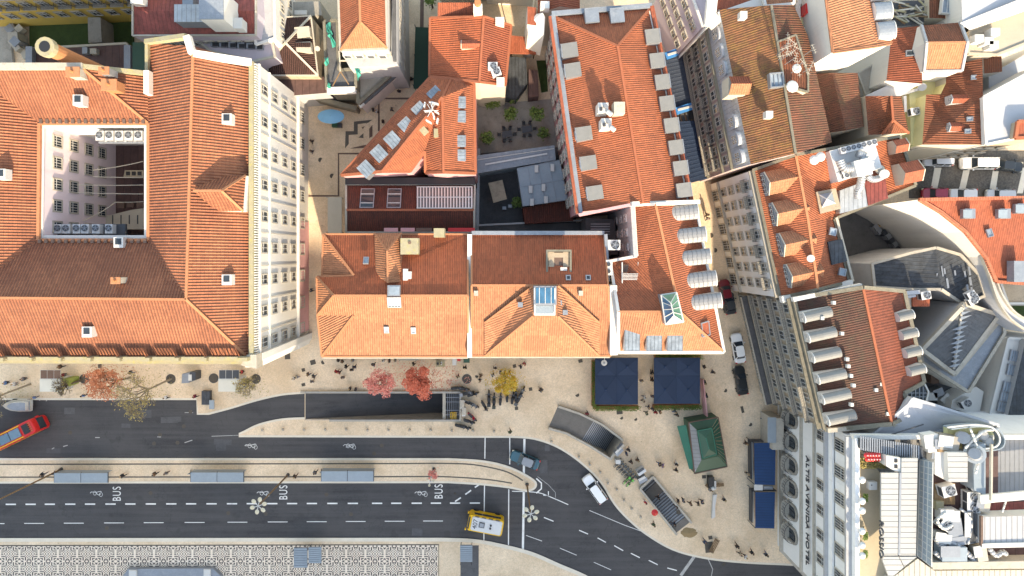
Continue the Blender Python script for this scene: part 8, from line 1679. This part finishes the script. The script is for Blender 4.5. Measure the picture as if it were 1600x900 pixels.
PE = [
 (531, 561, 20, 'black', 'grey', 'closest under the terracotta eave, leftmost', 'stand'), (537, 563, 200, 'brown', 'black', 'beside the leftmost one under the terracotta eave', 'stand'), (553, 561, 0, 'grey', 'denim', 'under the terracotta eave above the scooter group', 'stand'), (543, 571, 30, 'black', 'black', 'left in the trio west of the pink tree', 'walk'),
 (528, 579, 60, 'red', 'maroon', 'front of the pair west of the pink tree', 'walk'), (532, 580, 60, 'maroon', 'black', 'back of the pair west of the pink tree', 'walk'), (556, 572, 90, 'navy', 'black', 'right in the trio west of the pink tree', 'walk'), (552, 576, 100, 'black', 'denim', 'middle in the trio west of the pink tree', 'walk'),
 (462, 589, 180, 'white', 'black', 'alone left of the square manhole by the ramp mouth', 'walk'), (466, 587, 0, 'beige', 'denim', 'beside the one in white by the ramp mouth', 'walk'), (493, 586, 45, 'black', 'grey', 'at the centre of the ramp mouth forecourt', 'walk'), (484, 583, 20, 'brown', 'navy', 'a step left of the forecourt centre', 'walk'), (491, 594, 90, 'grey', 'beige', 'at the lower side of the ramp mouth forecourt', 'walk'), (538, 588, 80, 'grey', 'black', 'by the ramp rail left of the pink tree', 'stand'),
 (549, 605, 0, 'black', 'black', 'at the left of the ramp rail', 'stand'), (558, 606, 0, 'black', 'grey', 'at the ramp rail next to the one in black', 'stand'), (585, 568, 250, 'navy', 'black', 'alone above the pink tree', 'walk'), (647, 567, 20, 'black', 'brown', 'alone above the dense red tree', 'walk'), (601, 561, 0, 'white', 'grey', 'under the eave above the pink tree', 'stand'), (610, 562, 0, 'black', 'denim', 'under the eave between the pink and the red tree', 'stand'), (619, 561, 180, 'grey', 'black', 'under the eave closest to the cream awning', 'stand'),
 (685, 567, 0, 'grey', 'black', 'at the cafe table by the eave', 'sit'), (690, 566, 180, 'white', 'denim', 'opposite side of the cafe table by the eave', 'sit'), (727, 573, 90, 'black', 'black', 'above the round grate east of the red tree', 'walk'), (716, 587, 100, 'beige', 'black', 'left of the round grate east of the red tree', 'walk'), (751, 585, 0, 'brown', 'black', 'between the round grate and the golden tree', 'walk'), (750, 592, 200, 'black', 'grey', 'just below the one in brown near the golden tree', 'walk'), (770, 585, 100, 'white', 'black', 'left of the golden tree', 'walk'), (774, 573, 100, 'black', 'white', 'above left of the golden tree', 'walk'), (782, 580, 0, 'navy', 'black', 'above the golden tree, leftmost of three', 'stand'), (789, 580, 0, 'black', 'black', 'above the golden tree, middle of three', 'stand'), (796, 580, 0, 'maroon', 'black', 'above the golden tree, rightmost of three', 'stand'),
 (819, 567, 40, 'red', 'black', 'by the square manhole right of the golden tree', 'walk'), (813, 571, 30, 'black', 'denim', 'a step left of the one in red', 'walk'), (843, 606, -20, 'black', 'beige', 'mid-square left of the long staircase', 'walk'), (846, 608, 160, 'grey', 'black', 'a step right of the one in beige trousers', 'walk'), (797, 672, 120, 'green', 'black', 'near the kerb below the scooter row', 'walk'), (916, 644, 100, 'maroon', 'black', 'beside the long staircase head', 'walk'), (1017, 582, 90, 'black', 'black', 'left of the eastern marquee, upper of three', 'sit'), (1017, 593, 90, 'brown', 'black', 'left of the eastern marquee, middle of three', 'sit'), (1017, 617, 90, 'navy', 'grey', 'left of the eastern marquee, lower of three', 'stand'), (1000, 593, 90, 'grey', 'black', 'right of the western marquee', 'stand'), (1005, 618, 200, 'white', 'denim', 'in the gap between the marquees', 'walk'), (1003, 624, 220, 'beige', 'black', 'below the one in white between the marquees', 'walk'), (1011, 634, 30, 'black', 'grey', 'left in the cluster below the marquees', 'walk'), (1017, 637, 60, 'navy', 'black', 'second in the cluster below the marquees', 'walk'), (1022, 642, 90, 'red', 'black', 'lowest in the cluster below the marquees', 'walk'), (1029, 641, 10, 'brown', 'denim', 'rightmost in the cluster below the marquees', 'walk'), (1008, 643, 10, 'green', 'black', 'lower left of the marquee cluster', 'walk'), (1055, 646, 60, 'black', 'black', 'alone below the eastern marquee', 'walk'), (1052, 641, 60, 'grey', 'denim', 'behind the lone one below the eastern marquee', 'walk'), (1097, 571, 0, 'black', 'grey', 'at the upper right corner of the eastern marquee', 'stand'), (1111, 580, 90, 'black', 'navy', 'alone in the lane mouth right of the eastern marquee', 'walk'), (1099, 598, 90, 'green', 'black', 'along the screen right of the eastern marquee', 'sit'), (1101, 618, 90, 'navy', 'black', 'at the lower end of the screen by the marquee', 'sit'),
 (984, 719, 60, 'black', 'black', 'below the foot of the long staircase', 'walk'), (994, 716, 80, 'brown', 'black', 'right of the foot of the long staircase', 'walk'), (980, 700, 70, 'black', 'grey', 'close to the stone-coloured cabinet', 'walk'), (977, 706, 20, 'navy', 'black', 'in the group by the stone-coloured cabinet', 'stand'), (1033, 724, 0, 'purple', 'grey', 'with a companion left of the green kiosk', 'walk'), (1028, 722, 0, 'black', 'denim', 'as the companion left of the green kiosk', 'walk'), (1054, 722, 90, 'black', 'white', 'upper of two in front of the green kiosk', 'walk'), (1054, 732, 60, 'black', 'black', 'lower of two in front of the green kiosk', 'walk'), (1006, 781, 60, 'red', 'white', 'at the left wall of the short staircase', 'stand'), (1019, 816, 70, 'green', 'black', 'near the kerb by the lower stair wall', 'walk'), (1057, 779, 0, 'black', 'brown', 'right of the short staircase, leftmost of four', 'stand'), (1065, 778, 0, 'grey', 'black', 'right of the short staircase, second of four', 'stand'), (1076, 783, 30, 'brown', 'black', 'right of the short staircase, third of four', 'walk'), (1088, 783, 200, 'black', 'black', 'right of the short staircase, fourth of the line', 'walk'), (1094, 780, 0, 'navy', 'black', 'last and furthest right of the short staircase line', 'walk'), (1107, 762, 0, 'grey', 'black', 'by the left bench of the cart', 'sit'), (1128, 777, 90, 'black', 'grey', 'right of the pale stone bench', 'walk'), (1148, 849, 110, 'black', 'brown', 'near the bottom of the square', 'walk'), (1153, 861, 30, 'beige', 'black', 'left by the bottom kerb of the square', 'walk'), (1161, 865, 0, 'white', 'black', 'right by the bottom kerb of the square', 'walk'), (1193, 862, 90, 'black', 'denim', 'by the chamfered hotel corner', 'walk'), (1098, 842, 120, 'navy', 'grey', 'beside the sand heap', 'walk'), (1164, 737, 90, 'beige', 'black', 'left of the northern blue hotel awning', 'stand'), (1171, 859, 90, 'black', 'black', 'between the bottom kerb and the hotel corner', 'walk'),
 (74, 738, 45, 'black', 'grey', 'left of the western bus shelter', 'walk'), (197, 740, 20, 'black', 'black', 'right of the western bus shelter', 'walk'), (247, 737, 30, 'brown', 'black', 'between the western and middle bus shelters', 'walk'), (265, 736, 90, 'grey', 'black', 'alone closer to the middle bus shelter', 'stand'), (464, 741, 60, 'black', 'brown', 'near the foot of the second petal lamp', 'walk'), (495, 735, 60, 'grey', 'black', 'left of the eastern bus shelter', 'walk'), (309, 617, 0, 'maroon', 'black', 'at the tip of the pavement beside the dark kiosk', 'walk'), (61, 619, 90, 'blue', 'navy', 'by the kerb near the boat-shaped vehicle', 'stand'), (137, 616, 90, 'blue', 'black', 'by the kerb under the rust tree', 'stand'), (264, 619, 0, 'white', 'black', 'by the kerb under the bare tree', 'walk'), (101, 571, 20, 'brown', 'black', 'under the hotel balustrade above the western kiosk', 'walk'), (106, 584, 0, 'maroon', 'grey', 'at the right side of the western kiosk', 'stand'), (210, 580, 0, 'black', 'grey', 'above the rust tree', 'walk'), (17, 596, 0, 'blue', 'black', 'at the far left pavement', 'stand'), (382, 579, 0, 'red', 'black', 'above right of the eastern kiosk', 'stand'), (44, 590, 0, 'grey', 'black', 'left of the western kiosk', 'stand'), (30, 598, 0, 'white', 'grey', 'left of the western kiosk near the bare branches', 'stand'),
 (490, 222, 90, 'black', 'black', 'upper in the alley beside the courtyard hotel', 'walk'), (490, 238, 90, 'black', 'grey', 'lower in the alley beside the courtyard hotel', 'walk'), (590, 176, 20, 'white', 'black', 'at the corner band of the alley paving', 'walk'), (585, 174, 0, 'black', 'grey', 'left of the alley corner band', 'stand'), (600, 192, 0, 'black', 'black', 'near the wedge-shaped roof edge', 'stand'), (613, 173, 0, 'grey', 'black', 'inside the dark paving frame of the alley', 'walk'), (625, 145, 90, 'black', 'navy', 'by the dark bench north of the wedge-shaped roof', 'stand'), (643, 125, 0, 'black', 'black', 'at the lower end of the long green awning', 'sit'), (489, 453, 0, 'navy', 'black', 'in the alley beside the notched terracotta roof', 'walk'), (1102, 336, 90, 'black', 'black', 'upper in the shaded lane', 'walk'), (1103, 342, 90, 'grey', 'black', 'lower in the shaded lane', 'walk'), (662, 575, 30, 'grey', 'black', 'right above the dense red tree crown', 'walk'), (1047, 10, 0, 'red', 'black', 'at the very top of the narrow lane', 'stand'), (1190, 654, 0, 'black', 'denim', 'north of the glazed porch', 'walk'), (1162, 690, 90, 'brown', 'black', 'alone between the green kiosk and the blue awning', 'walk')]
for i, a in enumerate(PE): person(*a[:7], hair=i % 3)
person(1026, 774, 45, 'black', 'brown', 'on the upper steps of the short staircase', 'walk', z=-1.6); person(1054, 787, 45, 'black', 'black', 'on the middle steps of the short staircase', 'walk', z=-.8); person(1051, 815, 45, 'black', 'navy', 'on the lower landing of the short staircase', 'walk', z=-.4)
mb = MB(); q = P(1023, 801, 1.9); n = 10; mb.add([q + Vector((0, 0, .25))] + [q + Vector((math.cos(i * 2 * math.pi / n) * .5, math.sin(i * 2 * math.pi / n) * .5, 0)) for i in range(n)], [(0, i + 1, (i + 1) % n + 1) for i in range(n)], M['redpaint']); mb.cyl(P(1023, 801, 0), q, .03, .03, M['dgrey'], 5); solo('red_umbrella', mb, 'small bright red umbrella beside the short staircase wall', 'umbrella')
# cafe clutter along the eave
for i, (x, y, w_, d_, m_, z, lb) in enumerate(((638, 560, 2.9, .55, 'cream', 2.6, 'small cream awning under the terracotta eave above the red tree'), (710, 563, .6, 1.4, 'frame', 1.2, 'white stall frame under the eave right of the cafe table'), (729, 562, .9, .9, 'kgreen', 1.0, 'small green crate stall under the eave near the white parapet'), (688, 568, 1.3, .9, 'mossy', .75, 'greenish cafe table by the eave'), (717, 560, .5, .8, 'maroon' if 'maroon' in M else 'redpaint', 1.3, 'slim red banner stand under the eave'))):
    mb = MB(); mb.box(P(x, y, z), (w_, d_, .08), M[m_])
    for sx in (-1, 1):
        for sy in (-1, 1): mb.box(P(x, y, z / 2) + Vector((sx * w_ * .42, sy * d_ * .42, 0)), (.05, .05, z), M['dgrey'])
    solo('stall', mb, lb, 'stall')
